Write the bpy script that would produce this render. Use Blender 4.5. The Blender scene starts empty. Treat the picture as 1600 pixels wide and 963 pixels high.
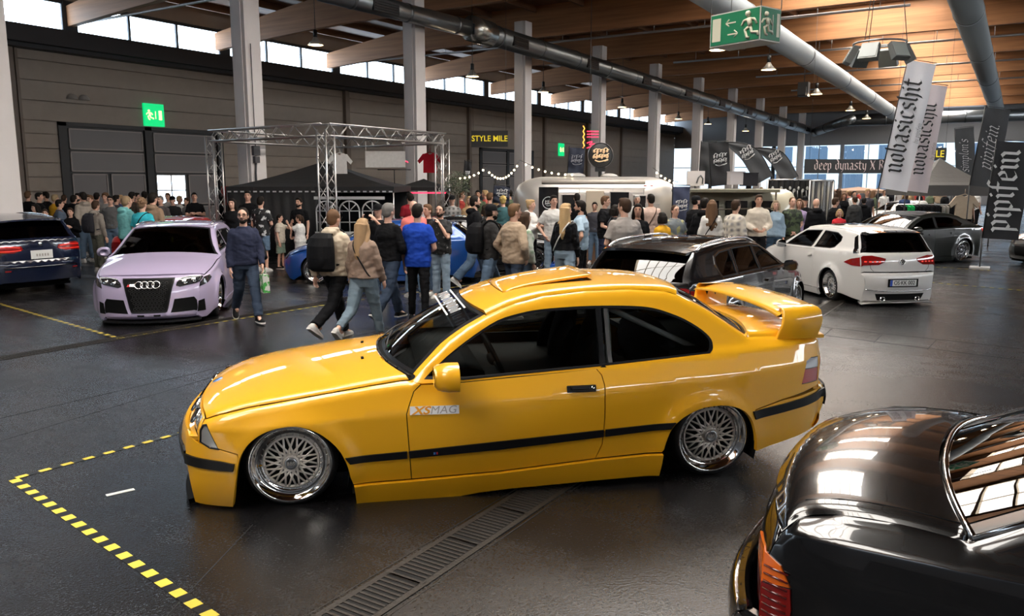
import bpy, math, random
from math import *
from mathutils import Vector, Matrix, Euler, noise
from mathutils.geometry import delaunay_2d_cdt
random.seed(7)
SC = bpy.context.scene
COL = SC.collection

# ------------------------------------------------------------------ camera, world, exposure
CAM_H = 2.05; YAW = radians(32.2); FPX = 1256.0
PITCH = atan((481.5 - 283.0) / FPX)
VV = Vector((cos(PITCH) * cos(YAW), cos(PITCH) * sin(YAW), -sin(PITCH)))
VR = Vector((sin(YAW), -cos(YAW), 0)); VU = VR.cross(VV)
cd = bpy.data.cameras.new('camera'); cam = bpy.data.objects.new('camera', cd); COL.objects.link(cam)
cd.sensor_width = 36; cd.lens = FPX / 1600 * 36; cd.clip_end = 400; cd.clip_start = 0.05
cam.matrix_world = Matrix(((VR.x, VU.x, -VV.x, 0), (VR.y, VU.y, -VV.y, 0), (VR.z, VU.z, -VV.z, CAM_H), (0, 0, 0, 1)))
SC.camera = cam
vs = SC.view_settings
vs.view_transform = 'Standard'; vs.look = 'None'; vs.gamma = 1; vs.use_curve_mapping = False
vs.exposure = 0.0
SC.cycles.max_bounces = 7; SC.cycles.diffuse_bounces = 3; SC.cycles.glossy_bounces = 4
SC.cycles.transparent_max_bounces = 12; SC.cycles.caustics_reflective = False; SC.cycles.caustics_refractive = False
SC.cycles.sample_clamp_indirect = 4; SC.cycles.use_denoising = True
w = bpy.data.worlds.new('world'); SC.world = w; w.use_nodes = True
w.node_tree.nodes['Background'].inputs[0].default_value = (0.75, 0.87, 1.0, 1)
w.node_tree.nodes['Background'].inputs[1].default_value = 2.2
SKYLIGHT = 15.0      # daylight through the roof lights
RIGHTW = 17.0
CLEREST = 9.0       # daylight through the high side windows

def ray(px, py): return VV * FPX + VR * (px - 800) + VU * (481.5 - py)
def gnd(px, py, z=0.0):          # where a sight line meets the level z
    d = ray(px, py); return Vector((0, 0, CAM_H)) + d * ((z - CAM_H) / d.z)
def atd(px, d, z=0.0):           # point at distance d along the view's level axis, height z
    h = Vector((cos(YAW), sin(YAW), 0)); q = h * d + VR * ((px - 800) / FPX * (d * cos(PITCH) ))
    q.z = z; return q

# ------------------------------------------------------------------ materials
MATS = {}
def mat(name, col=(.5, .5, .5), rough=.5, metal=0, coat=0, emit=None, es=0, noise=None, bump=None, spec=.5, coat_rough=.03):
    if name in MATS: return MATS[name]
    m = bpy.data.materials.new(name); m.use_nodes = True; nt = m.node_tree; b = nt.nodes['Principled BSDF']
    b.inputs['Base Color'].default_value = (*col, 1); b.inputs['Roughness'].default_value = rough
    b.inputs['Metallic'].default_value = metal; b.inputs['Coat Weight'].default_value = coat
    b.inputs['Coat Roughness'].default_value = coat_rough; b.inputs['Specular IOR Level'].default_value = spec
    if emit: b.inputs['Emission Color'].default_value = (*emit, 1); b.inputs['Emission Strength'].default_value = es
    tc = nt.nodes.new('ShaderNodeTexCoord')
    if noise:     # (scale, amount)
        n = nt.nodes.new('ShaderNodeTexNoise'); n.inputs['Scale'].default_value = noise[0]; n.inputs['Detail'].default_value = 4
        nt.links.new(tc.outputs['Object'], n.inputs['Vector'])
        r = nt.nodes.new('ShaderNodeMix'); r.data_type = 'RGBA'; a = noise[1]
        r.inputs[6].default_value = (*[c * (1 - a) for c in col], 1); r.inputs[7].default_value = (*[min(1, c * (1 + a)) for c in col], 1)
        nt.links.new(n.outputs['Fac'], r.inputs[0]); nt.links.new(r.outputs[2], b.inputs['Base Color'])
    if bump:      # (scale, strength)
        n = nt.nodes.new('ShaderNodeTexNoise'); n.inputs['Scale'].default_value = bump[0]; n.inputs['Detail'].default_value = 3
        nt.links.new(tc.outputs['Object'], n.inputs['Vector'])
        bp = nt.nodes.new('ShaderNodeBump'); bp.inputs['Strength'].default_value = bump[1]; bp.inputs['Distance'].default_value = .02
        nt.links.new(n.outputs['Fac'], bp.inputs['Height']); nt.links.new(bp.outputs['Normal'], b.inputs['Normal'])
    MATS[name] = m; return m
def glass(name, tint=(.1, .12, .12), rough=.0):
    if name in MATS: return MATS[name]
    m = bpy.data.materials.new(name); m.use_nodes = True; nt = m.node_tree; nt.nodes.clear()
    o = nt.nodes.new('ShaderNodeOutputMaterial'); mx = nt.nodes.new('ShaderNodeMixShader'); fr = nt.nodes.new('ShaderNodeFresnel')
    fr.inputs['IOR'].default_value = 1.55
    t = nt.nodes.new('ShaderNodeBsdfTransparent'); t.inputs[0].default_value = (*tint, 1)
    g = nt.nodes.new('ShaderNodeBsdfGlossy'); g.inputs['Roughness'].default_value = rough; g.inputs[0].default_value = (1, 1, 1, 1)
    nt.links.new(fr.outputs[0], mx.inputs[0]); nt.links.new(t.outputs[0], mx.inputs[1]); nt.links.new(g.outputs[0], mx.inputs[2])
    nt.links.new(mx.outputs[0], o.inputs[0]); MATS[name] = m; return m

# ------------------------------------------------------------------ object helpers
def setp(o, label=None, cat=None, group=None, kind=None):
    if label: o['label'] = label
    if cat: o['category'] = cat
    if group: o['group'] = group
    if kind: o['kind'] = kind
    return o
def empty(name, loc=(0, 0, 0), rz=0, label=None, cat=None, group=None):
    o = bpy.data.objects.new(name, None); COL.objects.link(o); o.location = loc; o.rotation_euler = (0, 0, rz)
    o.empty_display_size = .2
    return setp(o, label, cat, group)
def link(name, me, m=None, parent=None, loc=None, rot=None):
    o = bpy.data.objects.new(name, me); COL.objects.link(o)
    if m is not None and len(me.materials) == 0:
        for q in (m if isinstance(m, (list, tuple)) else [m]): me.materials.append(q)
    if parent is not None: o.parent = parent
    if loc is not None: o.location = loc
    if rot is not None: o.rotation_euler = rot
    return o
class MB:
    """collects shapes for one mesh"""
    def __init__(s): s.v = []; s.f = []; s.mi = []; s.sm = []
    def add(s, vs, fs, mi=0, smooth=False, M=None):
        k = len(s.v); s.v += [tuple(M @ Vector(p)) if M else tuple(p) for p in vs]
        for f in fs: s.f.append(tuple(k + i for i in f)); s.mi.append(mi); s.sm.append(smooth)
        return s
    def box(s, c, d, mi=0, M=None, rz=0, taper=1.0):
        x, y, z = d[0] / 2, d[1] / 2, d[2] / 2; R = Matrix.Translation(c) @ Matrix.Rotation(rz, 4, 'Z')
        if M: R = M @ R
        vs = [(sx * x * (taper if sz > 0 else 1), sy * y * (taper if sz > 0 else 1), sz * z) for sz in (-1, 1) for sx, sy in ((-1, -1), (1, -1), (1, 1), (-1, 1))]
        return s.add(vs, [(3, 2, 1, 0), (4, 5, 6, 7), (0, 1, 5, 4), (1, 2, 6, 5), (2, 3, 7, 6), (3, 0, 4, 7)], mi, False, R)
    def bbox(s, a, b, mi=0, M=None):
        return s.box([(p + q) / 2 for p, q in zip(a, b)], [abs(q - p) for p, q in zip(a, b)], mi, M)
    def tube(s, pts, r, n=8, mi=0, closed=False, caps=True, M=None):
        pts = [Vector(p) for p in pts]; N = len(pts); rs = r if isinstance(r, (list, tuple)) else [r] * N; vs = []; up = None
        for i, p in enumerate(pts):
            a = pts[i - 1] if (i > 0 or closed) else p; b = pts[(i + 1) % N] if (i < N - 1 or closed) else p
            t = (b - a).normalized()
            if up is None:
                up = Vector((0, 0, 1)) if abs(t.z) < .9 else Vector((1, 0, 0))
            e1 = t.cross(up).normalized(); up = e1.cross(t).normalized()
            for k in range(n):
                q = 2 * pi * k / n; vs.append(p + (e1 * cos(q) + up * sin(q)) * rs[i])
        fs = []
        for i in range(N if closed else N - 1):
            j = (i + 1) % N
            for k in range(n): fs.append((i * n + k, i * n + (k + 1) % n, j * n + (k + 1) % n, j * n + k))
        if caps and not closed: fs.append(tuple(range(n - 1, -1, -1))); fs.append(tuple((N - 1) * n + k for k in range(n)))
        return s.add(vs, fs, mi, True, M)
    def lathe(s, prof, n=32, axis='Z', mi=0, M=None, arc=2 * pi, a0=0):
        """prof: (radius, height) pairs, turned about an axis"""
        vs = []; full = abs(arc - 2 * pi) < 1e-6; nn = n if full else n + 1
        for k in range(nn):
            q = a0 + arc * k / n
            for r, h in prof:
                if axis == 'Z': vs.append((r * cos(q), r * sin(q), h))
                elif axis == 'Y': vs.append((r * cos(q), h, r * sin(q)))
                else: vs.append((h, r * cos(q), r * sin(q)))
        P = len(prof); fs = []
        for k in range(n):
            j = (k + 1) % nn
            for i in range(P - 1):
                f = (k * P + i, k * P + i + 1, j * P + i + 1, j * P + i)
                fs.append(f if axis != 'Y' else f)
        return s.add(vs, fs, mi, True, M)
    def sph(s, c, r, nu=12, nv=8, mi=0, M=None):
        r = r if isinstance(r, (list, tuple)) else (r, r, r); vs = []; fs = []
        for i in range(nv + 1):
            t = pi * i / nv
            for k in range(nu):
                q = 2 * pi * k / nu; vs.append((c[0] + r[0] * sin(t) * cos(q), c[1] + r[1] * sin(t) * sin(q), c[2] + r[2] * cos(t)))
        for i in range(nv):
            for k in range(nu):
                fs.append((i * nu + k, (i + 1) * nu + k, (i + 1) * nu + (k + 1) % nu, i * nu + (k + 1) % nu))
        return s.add(vs, fs, mi, True, M)
    def prism(s, poly, h, mi=0, M=None, z0=0):
        """poly of (x, y), extruded along z"""
        n = len(poly); vs = [(x, y, z0) for x, y in poly] + [(x, y, z0 + h) for x, y in poly]
        fs = [tuple(range(n - 1, -1, -1)), tuple(range(n, 2 * n))] + [(i, (i + 1) % n, n + (i + 1) % n, n + i) for i in range(n)]
        return s.add(vs, fs, mi, False, M)
    def mesh(s, name='m'):
        me = bpy.data.meshes.new(name); me.from_pydata(s.v, [], s.f)
        me.polygons.foreach_set('use_smooth', s.sm); me.polygons.foreach_set('material_index', s.mi); me.update()
        return me
    def build(s, name, m, parent=None, loc=None, rot=None):
        me = s.mesh(name)
        return link(name, me, m, parent, loc, rot)
def AX(o, ex, ey, ez=None):
    """matrix from origin and two axes"""
    ex = Vector(ex).normalized(); ez2 = Vector(ez) if ez is not None else ex.cross(Vector(ey)); ez2 = ez2.normalized(); ey = ez2.cross(ex).normalized()
    return Matrix(((ex.x, ey.x, ez2.x, o[0]), (ex.y, ey.y, ez2.y, o[1]), (ex.z, ey.z, ez2.z, o[2]), (0, 0, 0, 1)))
TMP = bpy.data.scenes.new('tmp')
def evaluated(o):
    vl = TMP.view_layers[0]; vl.update(); dg = vl.depsgraph
    return bpy.data.meshes.new_from_object(o.evaluated_get(dg), depsgraph=dg)
_tc = {}
def text_mesh(txt, size=1.0, ext=.004, shear=0, bold=0, align='CENTER', width=1.0, spacing=1.0):
    key = (txt, size, ext, shear, bold, align, width, spacing)
    if key in _tc: return _tc[key].copy()
    c = bpy.data.curves.new('t', 'FONT'); c.body = txt; c.size = size; c.extrude = ext; c.shear = shear; c.offset = bold * size
    c.align_x = align; c.align_y = 'CENTER'; c.resolution_u = 4; c.space_character = spacing
    o = bpy.data.objects.new('t', c); TMP.collection.objects.link(o); me = evaluated(o)
    bpy.data.objects.remove(o)
    if width != 1.0:
        for v in me.vertices: v.co.x *= width
    _tc[key] = me; return me.copy()
def put_text(name, txt, M, m, parent=None, **kw):
    me = text_mesh(txt, **kw); me.transform(M); me.materials.clear(); return link(name, me, m, parent)
def crs(pts, n=6, closed=False):
    """Catmull-Rom through points of any dimension"""
    N = len(pts); out = []
    segs = N if closed else N - 1
    for i in range(segs):
        g = lambda k: pts[k % N] if closed else pts[max(0, min(N - 1, k))]
        p0, p1, p2, p3 = g(i - 1), g(i), g(i + 1), g(i + 2)
        for k in range(n):
            t = k / n
            out.append(tuple(.5 * ((2 * b) + (-a + c) * t + (2 * a - 5 * b + 4 * c - d) * t * t + (-a + 3 * b - 3 * c + d) * t ** 3) for a, b, c, d in zip(p0, p1, p2, p3)))
    if not closed: out.append(tuple(pts[-1]))
    return out
def lerp_tab(tab, x, smooth=True):
    """tab sorted by ascending key"""
    if x <= tab[0][0]: return tab[0][1]
    if x >= tab[-1][0]: return tab[-1][1]
    for i in range(len(tab) - 1):
        if x <= tab[i + 1][0]:
            x0, y0 = tab[i]; x1, y1 = tab[i + 1]; t = (x - x0) / (x1 - x0)
            if not smooth: return y0 + (y1 - y0) * t
            m = lambda k: 0 if k in (0, len(tab) - 1) and False else (tab[min(k + 1, len(tab) - 1)][1] - tab[max(k - 1, 0)][1]) / (tab[min(k + 1, len(tab) - 1)][0] - tab[max(k - 1, 0)][0])
            h = x1 - x0; a = m(i) * h; b = m(i + 1) * h; t2 = t * t; t3 = t2 * t
            return (2 * t3 - 3 * t2 + 1) * y0 + (t3 - 2 * t2 + t) * a + (-2 * t3 + 3 * t2) * y1 + (t3 - t2) * b
def in_poly(p, poly):
    x, y = p; c = False; j = len(poly) - 1
    for i in range(len(poly)):
        xi, yi = poly[i]; xj, yj = poly[j]
        if (yi > y) != (yj > y) and x < (xj - xi) * (y - yi) / (yj - yi) + xi: c = not c
        j = i
    return c
def arc(cx, cz, r, a0, a1, n=16, rz=None):
    rz = rz or r
    return [(cx + r * cos(radians(a0 + (a1 - a0) * k / n)), cz + rz * sin(radians(a0 + (a1 - a0) * k / n))) for k in range(n + 1)]
def dens(poly, h, closed=True):
    out = []; N = len(poly)
    for i in range(N if closed else N - 1):
        a = poly[i]; b = poly[(i + 1) % N]; d = hypot(b[0] - a[0], b[1] - a[1]); k = max(1, int(ceil(d / h)))
        if d < 1e-5: continue
        for j in range(k): out.append((a[0] + (b[0] - a[0]) * j / k, a[1] + (b[1] - a[1]) * j / k))
    if not closed: out.append(poly[-1])
    return out
def fill2d(outline, holes=(), h=.05, lines=()):
    """triangulate a region of the plane finely; returns points, triangles"""
    loops = [dens(outline, h)] + [dens(q, h) for q in holes]
    pts = []; edges = []
    for lp in loops:
        k = len(pts); pts += lp; edges += [(k + i, k + (i + 1) % len(lp)) for i in range(len(lp))]
    for ln in lines:
        d = [p for p in dens(ln, h, False) if in_poly(p, outline) and not any(in_poly(p, q) for q in holes)]
        if len(d) < 2: continue
        k = len(pts); pts += d; edges += [(k + i, k + i + 1) for i in range(len(d) - 1) if hypot(d[i + 1][0] - d[i][0], d[i + 1][1] - d[i][1]) < h * 1.5]
    x0 = min(p[0] for p in outline); x1 = max(p[0] for p in outline); y0 = min(p[1] for p in outline); y1 = max(p[1] for p in outline)
    # coarse lattice of boundary points to keep the interior ones clear
    cell = {}
    for p in pts: cell.setdefault((int(floor(p[0] / h)), int(floor(p[1] / h))), []).append(p)
    nx = int((x1 - x0) / h) + 1; ny = int((y1 - y0) / h) + 1
    for i in range(nx + 1):
        for j in range(ny + 1):
            p = (x0 + i * h + (h * .5 if j % 2 else 0), y0 + j * h)
            if not in_poly(p, outline) or any(in_poly(p, q) for q in holes): continue
            cx, cy = int(floor(p[0] / h)), int(floor(p[1] / h)); ok = True
            for a in (-1, 0, 1):
                for b in (-1, 0, 1):
                    for q in cell.get((cx + a, cy + b), ()):
                        if hypot(q[0] - p[0], q[1] - p[1]) < h * .45: ok = False
            if ok: pts.append(p)
    vs, _, fs, _, _, _ = delaunay_2d_cdt([Vector(p) for p in pts], edges, [], 0, 1e-6)
    tris = []
    for f in fs:
        c = (sum(vs[i].x for i in f) / len(f), sum(vs[i].y for i in f) / len(f))
        if in_poly(c, outline) and not any(in_poly(c, q) for q in holes):
            a, b, d = [vs[i] for i in f[:3]]
            if (b - a).cross(d - a) < 0: f = f[::-1]
            if abs((b - a).cross(d - a)) > 1e-9: tris.append(tuple(f))
    return [tuple(v) for v in vs], tris
def lifted(pts, tris, P, flange=0.0, flip=False, inward=None, offn=0.0, eps=.004):
    """lift a plane region with P(u, v) -> Vector; exact normals; flange goes inward along -normal"""
    V = []; N = []
    for u, v in pts:
        p = P(u, v); du = P(u + eps, v) - P(u - eps, v); dv = P(u, v + eps) - P(u, v - eps); n = du.cross(dv)
        n = n.normalized() if n.length > 1e-12 else Vector((0, 0, 1))
        if flip: n = -n
        V.append(p + n * offn); N.append(n)
    F = [t[::-1] if flip else t for t in tris]
    if flange:
        cnt = {}
        for t in F:
            for a, b in ((t[0], t[1]), (t[1], t[2]), (t[2], t[0])): cnt[(a, b)] = 1
        bd = [(a, b) for (a, b) in cnt if (b, a) not in cnt]
        for a, b in bd:
            ia = N[a]; k = len(V); q = (V[b] - V[a]).cross(N[a]).normalized()
            A2 = V[a] - N[a] * flange; B2 = V[b] - N[b] * flange
            V += [V[a], A2, B2, V[b]]; N += [q] * 4; F.append((k, k + 1, k + 2, k + 3))
    return V, N, F
def nmesh(name, V, N, F):
    me = bpy.data.meshes.new(name); me.from_pydata(V, [], F); me.update()
    me.polygons.foreach_set('use_smooth', [True] * len(me.polygons))
    me.normals_split_custom_set_from_vertices([tuple(n) for n in N])
    return me
# ------------------------------------------------------------------ the hall
def tag(o, kind): o['kind'] = kind; return o
def asphalt():
    m = bpy.data.materials.new('polished_asphalt'); m.use_nodes = True; nt = m.node_tree; b = nt.nodes['Principled BSDF']; L = nt.links.new
    tc = nt.nodes.new('ShaderNodeTexCoord')
    def noise(s, d=5, r=.6, sc=(1, 1, 1)):
        mp = nt.nodes.new('ShaderNodeMapping'); mp.inputs['Scale'].default_value = sc; L(tc.outputs['Object'], mp.inputs[0])
        n = nt.nodes.new('ShaderNodeTexNoise'); n.inputs['Scale'].default_value = s; n.inputs['Detail'].default_value = d; n.inputs['Roughness'].default_value = r; L(mp.outputs[0], n.inputs['Vector']); return n
    def ramp(src, a, b_, ca, cb):
        r = nt.nodes.new('ShaderNodeMapRange'); r.inputs[1].default_value = a; r.inputs[2].default_value = b_; r.inputs[3].default_value = ca; r.inputs[4].default_value = cb; L(src, r.inputs[0]); return r.outputs[0]
    big = noise(.35, 6, .65); streak = noise(1.2, 4, .6, (1, .25, 1)); fine = noise(60, 3, .7); gr = noise(220, 2, .8)
    cr = nt.nodes.new('ShaderNodeValToRGB'); cr.color_ramp.elements[0].color = (.004, .004, .005, 1); cr.color_ramp.elements[1].color = (.020, .018, .017, 1)
    cr.color_ramp.elements[0].position = .3; cr.color_ramp.elements[1].position = .75
    mx = nt.nodes.new('ShaderNodeMath'); mx.operation = 'ADD'; L(big.outputs['Fac'], mx.inputs[0])
    f2 = ramp(fine.outputs['Fac'], .35, .75, -.12, .16); L(f2, mx.inputs[1]); L(mx.outputs[0], cr.inputs[0])
    # light aggregate specks
    sp = ramp(gr.outputs['Fac'], .62, .74, 0, 1); mix = nt.nodes.new('ShaderNodeMix'); mix.data_type = 'RGBA'; L(sp, mix.inputs[0]); L(cr.outputs[0], mix.inputs[6]); mix.inputs[7].default_value = (.10, .095, .09, 1)
    L(mix.outputs[2], b.inputs['Base Color'])
    a = nt.nodes.new('ShaderNodeMath'); a.operation = 'ADD'; L(ramp(big.outputs['Fac'], .35, .65, .10, .24), a.inputs[0]); L(ramp(streak.outputs['Fac'], .3, .7, -.03, .12), a.inputs[1])
    a2 = nt.nodes.new('ShaderNodeMath'); a2.operation = 'ADD'; L(a.outputs[0], a2.inputs[0]); L(ramp(fine.outputs['Fac'], .3, .7, -.05, .10), a2.inputs[1]); L(a2.outputs[0], b.inputs['Roughness'])
    b.inputs['Specular IOR Level'].default_value = .42
    bp = nt.nodes.new('ShaderNodeBump'); bp.inputs['Strength'].default_value = .5; bp.inputs['Distance'].default_value = .005
    ad = nt.nodes.new('ShaderNodeMath'); ad.operation = 'ADD'; L(fine.outputs['Fac'], ad.inputs[0]); L(ramp(streak.outputs['Fac'], .2, .8, 0, 1.2), ad.inputs[1]); L(ad.outputs[0], bp.inputs['Height']); L(bp.outputs[0], b.inputs['Normal'])
    return m
def wood(name, col, sc=(.3, 8, 8)):
    m = bpy.data.materials.new(name); m.use_nodes = True; nt = m.node_tree; b = nt.nodes['Principled BSDF']; L = nt.links.new
    tc = nt.nodes.new('ShaderNodeTexCoord'); mp = nt.nodes.new('ShaderNodeMapping'); mp.inputs['Scale'].default_value = sc; L(tc.outputs['Object'], mp.inputs[0])
    n = nt.nodes.new('ShaderNodeTexNoise'); n.inputs['Scale'].default_value = 1; n.inputs['Detail'].default_value = 6; L(mp.outputs[0], n.inputs['Vector'])
    r = nt.nodes.new('ShaderNodeValToRGB'); r.color_ramp.elements[0].position = .3; r.color_ramp.elements[1].position = .7
    r.color_ramp.elements[0].color = (*[c * .72 for c in col], 1); r.color_ramp.elements[1].color = (*[c * 1.2 for c in col], 1); L(n.outputs['Fac'], r.inputs[0]); L(r.outputs[0], b.inputs['Base Color']); b.inputs['Roughness'].default_value = .6
    return m
XA, XB, YW, YR = -14.0, 84.0, 32.2, -24.0
ZB = 8.45
FLOOR = asphalt()
b = MB(); b.bbox((XA - 4, YR - 1, -.3), (XB + 30, YW + 2, 0)); tag(b.build('floor', FLOOR), 'structure')
WALLM = mat('wall_panel', (.34, .29, .245), .7, noise=(3, .1)); SOFF = mat('soffit_grey', (.035, .038, .045), .6); WHITE = mat('white_concrete', (.74, .69, .66), .6, noise=(2, .06))
DKFR = mat('dark_frame', (.03, .038, .045), .5)
PANE = mat('daylit_pane', (.9, .9, .9), .4, emit=(.66, .83, 1.0), es=CLEREST)
# side wall of long horizontal cassettes, gates left open
GATES = [(17.9, 25.3, 4.35), (47.0, 54.0, 4.35)]
b = MB(); zc = [0, .55, 1.1, 1.65, 2.2, 2.75, 3.3, 3.85, 4.35, 5.1, 5.85, 6.6, 7.1]
for z0, z1 in zip(zc, zc[1:]):
    spans = [(XA, XB)]
    if z1 <= 4.36: spans = [(XA, 17.9), (25.3, 47.0), (54.0, XB)]
    for x0, x1 in spans:
        b.bbox((x0, YW, z0 + .012), (x1, YW + .15, z1 - .012)); b.bbox((x0, YW + .04, z0 - .02), (x1, YW + .14, z1 + .02))
tag(b.build('wall_left', WALLM), 'structure')
b = MB(); b.bbox((XA, YW - .9, 7.1), (XB, YW + .3, 7.72)); b.bbox((XA, YW - .55, 6.95), (XB, YW + .1, 7.1)); tag(b.build('trim_1', SOFF), 'structure')
WX = [18.6 + 7.3 * k for k in range(-4, 9)]
for i, x in enumerate(WX):
    b = MB(); x1 = x + 7.3; w3 = (x1 - x - .5) / 3
    b.bbox((x, YW + .02, 7.70), (x1, YW + .16, 7.80)); b.bbox((x, YW + .02, 8.86), (x1, YW + .16, 9.0))
    for k in range(4): b.bbox((x + .25 + k * w3 - .05, YW + .0, 7.75), (x + .25 + k * w3 + .05, YW + .16, 8.9))
    b.bbox((x - .26, YW - .02, 7.7), (x + .26, YW + .18, 9.0))
    f = b.build('window_%d' % (i + 1), DKFR); tag(f, 'structure')
    b = MB(); b.bbox((x, YW + .10, 7.78), (x1, YW + .12, 8.9)); b.build('pane', PANE, f)
b = MB(); b.bbox((XA, YW + .02, 8.98), (XB, YW + .3, 11)); tag(b.build('wall_upper', WALLM), 'structure')
# wall posts and cladding ducts
for i, x in enumerate([16.0, 26.6, 33.6, 40.9, 45.4, 55.6, 63, 70]):
    b = MB(); b.bbox((x, YW - .22, 0), (x + .22, YW, 7.0)); b.bbox((x + .34, YW - .1, 0), (x + .44, YW, 7.0)); tag(b.build('trim_%d' % (i + 2), mat('post_brown', (.20, .16, .13), .6)), 'structure')
GP = mat('gate_panel', (.20, .19, .195), .6); GF = mat('gate_frame_alu', (.32, .29, .27), .5); 
for gi, (x0, x1, zt) in enumerate(GATES):
    b = MB(); xm = (x0 + x1) / 2
    for x in (x0, xm, x1): b.bbox((x - .16, YW - .08, 0), (x + .16, YW + .1, zt))
    b.bbox((x0 - .16, YW - .08, zt - .15), (x1 + .16, YW + .1, zt)); b.bbox((x0, YW + .02, 0), (x1, YW + .12, zt))
    g = tag(b.build('door_%d' % (gi + 1), mat('gate_black', (.012, .012, .013), .5)), 'structure')
    for h_, xa in enumerate((x0, xm)):
        rows = [(3.30, 4.12), (2.42, 3.22), (1.0, 2.34), (.1, .92)]
        for z0, z1 in rows:
            cells = [(xa + .26, xa + 3.45)] if z0 > 2.4 else [(xa + .26, xa + 1.75), (xa + 1.9, xa + 3.45)]
            for ci, (a, c_) in enumerate(cells):
                q = MB(); t = .05
                for bb in (((a, z0), (c_, z0 + t)), ((a, z1 - t), (c_, z1)), ((a, z0), (a + t, z1)), ((c_ - t, z0), (c_, z1))): q.bbox((bb[0][0], YW - .03, bb[0][1]), (bb[1][0], YW + .04, bb[1][1]))
                fr = q.build('gate_section', GF, g)
                q = MB(); q.bbox((a + t, YW, z0 + t), (c_ - t, YW + .03, z1 - t))
                lit = gi == 0 and h_ == 1 and ci == 0 and z0 == 1.0
                q.build('pane' if lit else 'panel', PANE if lit else GP, fr)
                if lit:
                    q = MB(); q.bbox(((a + c_) / 2 - .03, YW - .03, z0), ((a + c_) / 2 + .03, YW, z1)); q.bbox((a, YW - .03, 1.62), (c_, YW, 1.67)); q.build('glazing_bar', GF, fr)
# white concrete pillars
for k in range(-1, 10):
    x = 15.75 + 7.4 * k + (.62 if k == -1 else 0)
    b = MB(); b.bbox((x - .27, 18.4, 0), (x + .27, 18.95, ZB + .3)); b.bbox((x - .30, 18.52, 0), (x + .30, 18.83, ZB + .3))
    p = tag(b.build('pillar', WHITE), 'structure'); 
    setp(p, 'white concrete roof pillar, number %d from the left along the hall' % (k + 2) if False else None)
# roof: glulam beams with board deck, roof lights over the middle strip
WD = wood('glulam', (.33, .145, .055), (8, .35, 8)); DK = wood('roof_boards', (.17, .08, .038), (.35, 4, 4)); WD2 = wood('glulam_pale', (.42, .30, .20), (8, .35, 8))
BX = [-9.5, -2, 5.0, 11.5, 18.6, 25.5, 32.6, 40.2, 48.4, 57.0, 65, 73, 81]
SKY_Y = (3.6, 8.2); ZD = ZB + 1.55
def beam_z(y):       # underside: lower at the side wall
    return ZB - .42 * max(0, min(1, (y - 24) / 8.2)) ** 1.2
for i, x in enumerate(BX):
    b = MB(); ys = [YR, -12, 0, 12, 20, 24, 26, 28, 30, YW]; vs = []
    for y in ys:
        z0 = beam_z(y); z1 = z0 + (1.36 if y < 24 else 1.36 - .6 * (y - 24) / 8.2)
        vs += [(x - .13, y, z0), (x + .13, y, z0), (x + .13, y, z1), (x - .13, y, z1)]
    fs = [(4 * k + j, 4 * k + (j + 1) % 4, 4 * k + 4 + (j + 1) % 4, 4 * k + 4 + j) for k in range(len(ys) - 1) for j in range(4)] + [(3, 2, 1, 0), tuple(len(vs) - 4 + j for j in range(4))]
    b.add(vs, fs); o = tag(b.build('beam', WD if True else WD2), 'structure')
# deck: split around the roof light openings
b = MB(); zd = ZD - .2
b.bbox((XA - 2, SKY_Y[1], zd), (XB, YW + .3, zd + .2)); b.bbox((XA - 2, YR, zd), (XB, SKY_Y[0], zd + .2))
ys_k = 0
for x0, x1 in zip([XA - 2] + BX, BX + [XB]):
    for (ya, yb) in (SKY_Y,):
        b.bbox((x0, ya, zd), (x0 + (1.0 if x0 > XA - 2 else 0) + .001, yb, zd + .2)); b.bbox((x1 - .5, ya, zd), (x1, yb, zd + .2))
for y in [YR + 2.4 * k for k in range(24)]:       # purlins
    if SKY_Y[0] < y < SKY_Y[1]: continue
    b.bbox((XA - 2, y - .06, zd - .28), (XB, y + .06, zd))
tag(b.build('ceiling', DK), 'structure')
SKYP = mat('roof_light_pane', (.9, .9, .9), .4, emit=(1.0, .96, .90), es=SKYLIGHT)
SHAFT = mat('light_shaft', (.75, .62, .48), .6)
n_w = 20
for x0, x1 in zip(BX, BX[1:]):
    for (ya, yb) in (SKY_Y,):
        a, c_ = x0 + 1.0, x1 - .5
        b = MB(); z0, z1 = zd, zd + .3
        for bb in (((a - .1, ya), (a, yb)), ((c_, ya), (c_ + .1, yb)), ((a, ya - .1), (c_, ya)), ((a, yb), (c_, yb + .1))): b.bbox((bb[0][0], bb[0][1], z0), (bb[1][0], bb[1][1], z1))
        for k in range(1, 5): yy = ya + (yb - ya) * k / 5; b.bbox((a, yy - .04, z1 - .1), (c_, yy + .04, z1 - .02))
        b.bbox(((a + c_) / 2 - .04, ya, z1 - .1), ((a + c_) / 2 + .04, yb, z1 - .02))
        f = tag(b.build('window_%d' % n_w, SHAFT), 'structure'); n_w += 1
        q = MB(); q.bbox((a, ya, z1), (c_, yb, z1 + .03)); q.build('pane', SKYP, f)
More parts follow.
